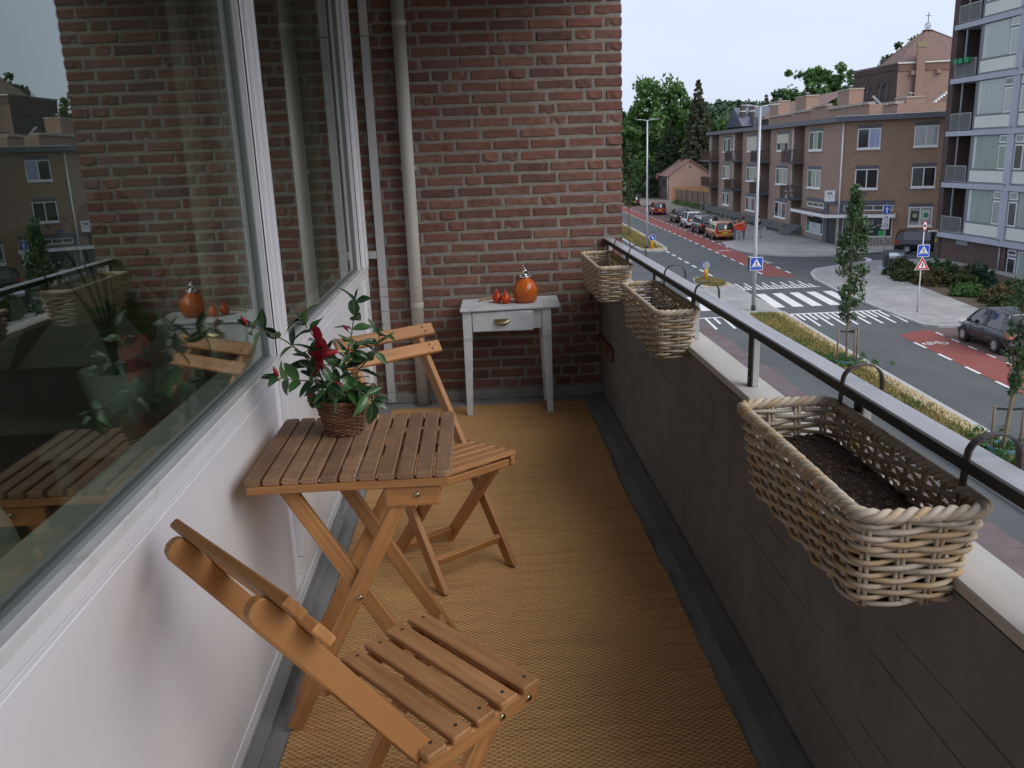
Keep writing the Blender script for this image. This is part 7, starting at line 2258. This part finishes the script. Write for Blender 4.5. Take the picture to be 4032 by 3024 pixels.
# young street trees with stakes
def young_tree(label, x, y, h, r_of, seed, nclump, per, size, trunk_r, lean=(0, 0), stakes=3, bark=M_bark2, first=.24, base=GZ + .11, stake_pts=None, stake_h=1.05):
    r = np.random.default_rng(seed); rr_ = random.Random(seed)
    t = thing("young_tree", label, "tree", (x, y, base), 0, "young street trees in the median")
    L = lambda f: Vector((lean[0] * f ** 1.3, lean[1] * f, 0))
    pts = [tuple(L(i / 12) + Vector((.015 * math.sin(i * 1.7), .015 * math.cos(i), h * .97 * i / 12))) for i in range(13)]
    tm = MB(); tm.tube(pts, [trunk_r * (1 - .85 * i / 12) * (1 + .08 * math.sin(i * 5)) for i in range(13)], 9)
    cs, rs_ = [], []
    for k in range(nclump):
        f = first + (1 - first) * rr_.random() ** .9; z = h * f; rad = r_of(f) * rr_.random() ** .55; a = rr_.uniform(0, 2 * PI)
        c = L(f) + Vector((rad * math.cos(a), rad * math.sin(a), z)); cs.append(tuple(c)); rs_.append(rr_.uniform(.10, .20))
        if k % 2 == 0:
            z0 = max(h * first * .85, z - rad * 1.9 - .2); s0 = L(z0 / h) + Vector((0, 0, z0)); tm.tube([tuple(s0), tuple(s0.lerp(c, .5) + Vector((0, 0, -.04))), tuple(c)], [trunk_r * .22, trunk_r * .15, .004], 5)
    tm.build("trunk", bark, t)
    tri_mesh("crown", leaf_cloud(np.array(cs), np.array(rs_), per, size, seed, 1.0), L_young, None, t, 4)
    return t
def r2(f): 
    return float(np.interp(f, [.2, .34, .5, .62, .8, .92, 1], [.05, .40, .58, .52, .42, .18, .04]))
yt = young_tree("young slender street tree with three stakes standing before the zebra crossing", 12.62, 28.4, 6.0, r2, 31, 150, 26, .065, .05, first=.26)
xt = young_tree("spray of side branches", 13.05, 28.3, .9, lambda f: .22, 37, 1, 1, .01, .01) if False else None
yt3 = young_tree("young street tree cut off by the right edge, tied to two stakes", 12.55, 19.2, 5.4, lambda f: float(np.interp(f, [.2, .35, .45, .6, .8, 1], [.04, .12, .34, .5, .45, .06])), 33, 130, 26, .055, .062, (.62, 0), first=.27)
yt1 = young_tree("young narrow street tree on the far median at the brick wall edge", 13.95, 78.1, 8.1, lambda f: float(np.interp(f, [.3, .38, .55, .75, 1], [.1, .75, .62, .45, .05])), 35, 120, 30, .11, .07, first=.33)
M_stake = vari("round_stake_wood", (.24, .17, .12), (.33, .25, .18), 12, .85, .3, 40, stretch=(1, 1, .3))
def stakes(label, tx, ty, pts, h, tie):
    t = thing("tree_stakes", label, "tree stakes", (tx, ty, GZ + .11), 0, "stakes tied to the young trees")
    for a, b_ in pts: MB().lathe([(.034, -.05), (.034, h - .02), (.028, h)], 9, (a, b_, 0)).build("stake", M_stake, t)
    for a, b_ in pts: MB().bar((a, b_, h - .07), (.01 * tie[0], .01 * tie[1], h - .09), .012, .05).build("tie", M_dark, t)
    return t
stakes("three wooden stakes tied to the young tree before the zebra crossing", 12.62, 28.4, [(-.32, -.02), (.16, -.28), (.42, .10)], 1.22, (0, 0))
stakes("two wooden stakes tied to the young tree at the right edge", 12.60, 19.2, [(-.30, .08), (.34, -.06)], 1.15, (5, 0))
stakes("single wooden stake at the young tree on the far median", 13.95, 78.1, [(.12, -.15)], 1.9, (0, 0))
for k, (x, y) in enumerate(((12.62, 28.4), (12.6, 19.2))):
    wb_ = thing("watering_ring", ("blue green plastic watering ring round the young tree before the zebra crossing", "blue green plastic watering ring at the foot of the right edge tree")[k], "watering ring", (x, y, GZ + .11), 0)
    MB().lathe([(.42, 0), (.42, .16), (.40, .17), (.39, .0)], 20, cap=False).build("ring", plain("teal_plastic", (.02, .11, .12), .5) if k == 0 else bpy.data.materials["teal_plastic"], wb_)
    rq_ = np.random.default_rng(50 + k)
    cs = np.stack([rq_.normal(0, .45, 60), rq_.normal(0, .6, 60), rq_.uniform(.02, .14, 60)], 1)
    o = tri_mesh("weeds", leaf_cloud(cs + np.array([x, y, GZ + .11]), np.full(60, .14), 34, .045, 60 + k), L_bright, 'stuff', None, 4)
# shrubs in the bed before the flats
def shrub(label, x, y, rx, ry, h, seed, mat, size=.075, n=60, per=70):
    r = np.random.default_rng(seed)
    t = thing("garden_shrub", label, "shrub", (x, y, GZ + .11), 0, "shrubs in the planting bed by the flats")
    d = r.normal(size=(n, 3)); d /= np.linalg.norm(d, axis=1, keepdims=True); d[:, 2] = np.abs(d[:, 2])
    rad = r.uniform(.5, 1, n) ** .6
    C_ = np.stack([d[:, 0] * rx * rad, d[:, 1] * ry * rad, np.maximum(.08, d[:, 2] * h * rad * .92)], 1)
    tri_mesh("foliage", leaf_cloud(C_, r.uniform(.12, .24, n) * min(rx, 1.2), per, size, seed, .8), mat, None, t, 4)
    m_ = MB()
    for k in range(8):
        c = C_[k]; m_.tube([(0, 0, -.05), tuple(c * .5 + np.array([0, 0, .1])), tuple(c)], [.03, .02, .008], 5)
    m_.build("stems", M_bark, t)
    return t
for a in (("green feathery shrub at the left end of the planting bed beside the waste container", 24.25, 48.0, 1.0, 1.0, 1.0, 41, L_shrub), ("low green shrub behind the triangle sign in the planting bed", 26.2, 47.5, 1.0, .9, .95, 42, L_deep),
          ("reddish brown tinged shrub in front of the brick wall of the flats", 26.9, 45.5, .8, .8, .75, 43, L_rust), ("olive shrub with rusty tips right of the triangle sign", 24.1, 44.2, 1.0, 1.2, .82, 44, L_rust),
          ("olive green shrub between the rusty one and the dark round bush", 24.9, 42.6, .8, .8, .75, 45, L_shrub), ("tall rounded dark green bush against the wall of the flats", 25.9, 42.9, .78, .8, 1.25, 46, L_dark),
          ("bright green low shrub along the pavement edge", 23.85, 40.6, .85, .9, .55, 47, L_bright), ("green shrub with rusty leaves right of the bright green one", 24.1, 38.3, .9, 1.0, .80, 48, L_rust),
          ("mixed green shrub at the corner nearest the pavement", 23.5, 36.9, .7, .7, .66, 49, L_shrub), ("bushy green shrub behind the mixed one below the ground floor window", 25.4, 39.4, 1.0, 1.1, .85, 50, L_shrub),
          ("low dark shrub under the feathery one at the bed front", 23.6, 46.0, .75, 1.0, .66, 51, L_shrub), ("sprawling green shrub at the far right of the bed", 24.6, 35.9, .9, .9, .7, 52, L_rust)):
    shrub(*a)
# weeds along the fence and plinth wall
rv = np.random.default_rng(77)
tv = rv.uniform(0, 1, 90); cs = np.stack([28.62 + .25 * rv.normal(size=90) + .5 * (1 - tv) * .3, 124 - 15.5 * tv, GZ + .15 + rv.uniform(0, .3, 90)], 1)
tri_mesh("fence_weeds", leaf_cloud(cs, np.full(90, .35), 24, .10, 78), L_mid, 'stuff', None, 4)
tv = rv.uniform(0, 1, 80); cs = np.stack([27.25 + 1.1 * tv + .1 * rv.normal(size=80) - .45, 76 + 28 * tv, GZ + .1 + rv.uniform(0, .12, 80)], 1)
tri_mesh("wall_weeds", leaf_cloud(cs, np.full(80, .18), 16, .06, 79), L_shrub, 'stuff', None, 4)
